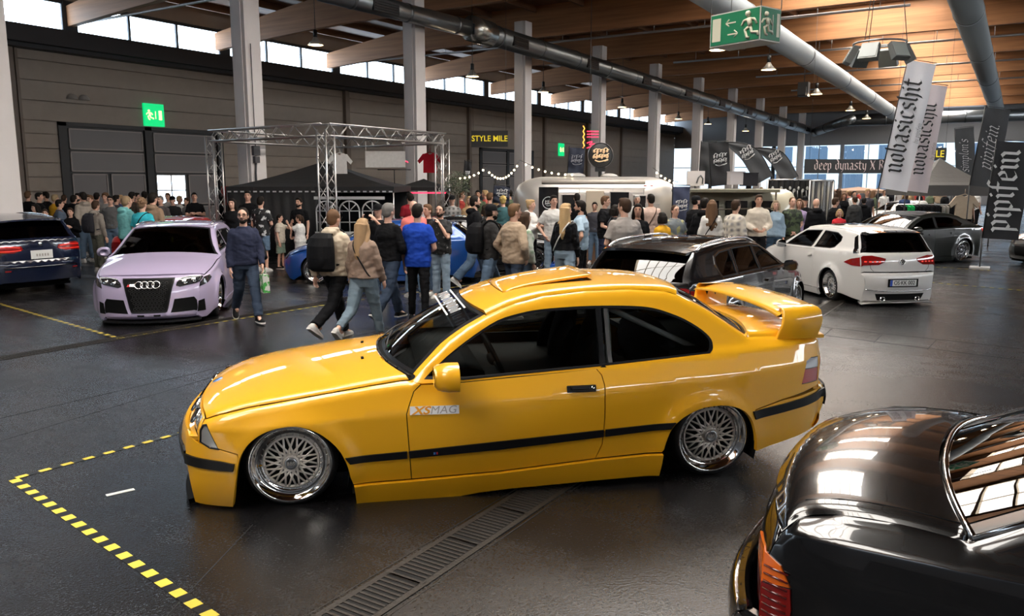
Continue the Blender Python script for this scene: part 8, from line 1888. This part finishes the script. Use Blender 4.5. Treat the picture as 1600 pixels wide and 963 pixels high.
# clothes rail under the grey tent
c = atd(1452, 25.5); o = empty('clothes_rail', c, YAW - pi / 2, 'clothes rail full of dark garments under the grey tent', 'clothes rail'); b = MB(); b.tube([(-1.0, 0, 1.32), (1.0, 0, 1.32)], .018, 6)
for x in (-1, 1): b.tube([(x, 0, 0), (x, 0, 1.32)], .018, 6); b.tube([(x, -.25, .02), (x, .25, .02)], .018, 6)
b.build('frame', ALU, o)
for k in range(16):
    x = -.9 + .12 * k; b = MB(); b.prism([(-.22, -.7), (.22, -.7), (.22, -.05), (.05, 0), (-.05, 0), (-.22, -.05)], .05, 0, M=Matrix.Translation((x, 0, 1.30)) @ Matrix.Rotation(pi / 2, 4, 'Z') @ Matrix.Rotation(pi / 2, 4, 'X')); q = b.build('garment', cloth((.01, .35, .08) if k in (2, 3) else (.30, .28, .25) if k in (11, 12) else BK), o)
# wall fittings
r = ray(1083 - 160, 0)
b = MB(); c = at(421, 238, 21.4); b.box((0, 0, .1), (.22, .12, .26)); b.box((0, 0, -.15), (.16, .14, .18)); b.tube([(0, 0, -.2), (-.03, 0, -.5), (-.03, 0, -1.4)], .03, 6); b.tube([(0, 0, .2), (0, 0, 3)], .012, 5); p_ = Vector((15.75 + .0 - .12, 18.36, c.z)); setp(b.build('switch_box', mat('switch_grey', (.05, .05, .055), .5), None, p_), 'grey switch box with a cable on the first white pillar behind the truss', 'switch box')
for x0, lb in ((19.0, 'left'), (19.5, 'right')):
    b = MB(); b.lathe([(.22, 0), (.20, .08), (.12, .15), (.001, .18)], 16, 'Z', arc=pi, a0=0, M=Matrix.Translation((x0 - .6, YW - .02, 5.25)) @ Matrix.Rotation(pi / 2, 4, 'X')); setp(b.build('wall_lamp', mat('wall_lamp', (.30, .28, .26), .5)), '%s one of the two half-round wall lamps left above the gate' % lb, 'wall lamp')
# people-free extras: red cabinet by the pillar
b = MB(); c = atd(364, 24); b.box((0, 0, .95), (.62, .3, 1.9)); b.box((0, -.16, 1.6), (.4, .02, .3)); setp(b.build('red_cabinet', mat('cabinet_red', (.30, .015, .012), .5), None, c, (0, 0, YAW - pi / 2)), 'red cabinet behind the woman in black near the first pillar', 'cabinet')
# long pipes along the roof
for i, (x, y0, y1, z) in enumerate([(19.1, 6, YW - .4, 8.25), (33.2, 4, YW - .4, 8.3), (41.2, -6, 16, 8.15), (49.4, -8, 14, 8.15), (58, -8, 14, 8.15)]):
    b = MB(); b.tube([(x, y0, z), (x, y1, z)], .05, 8)
    for k in range(int((y1 - y0) / 2.2)): b.tube([(x, y0 + 1 + 2.2 * k, z), (x, y0 + 1 + 2.2 * k, z + .5)], .012, 4)
    tag(b.build('trim_%d' % (50 + i), mat('pipe_grey', (.30, .29, .28), .4, .6)), 'structure')
try: bpy.data.scenes.remove(TMP)
except Exception: pass
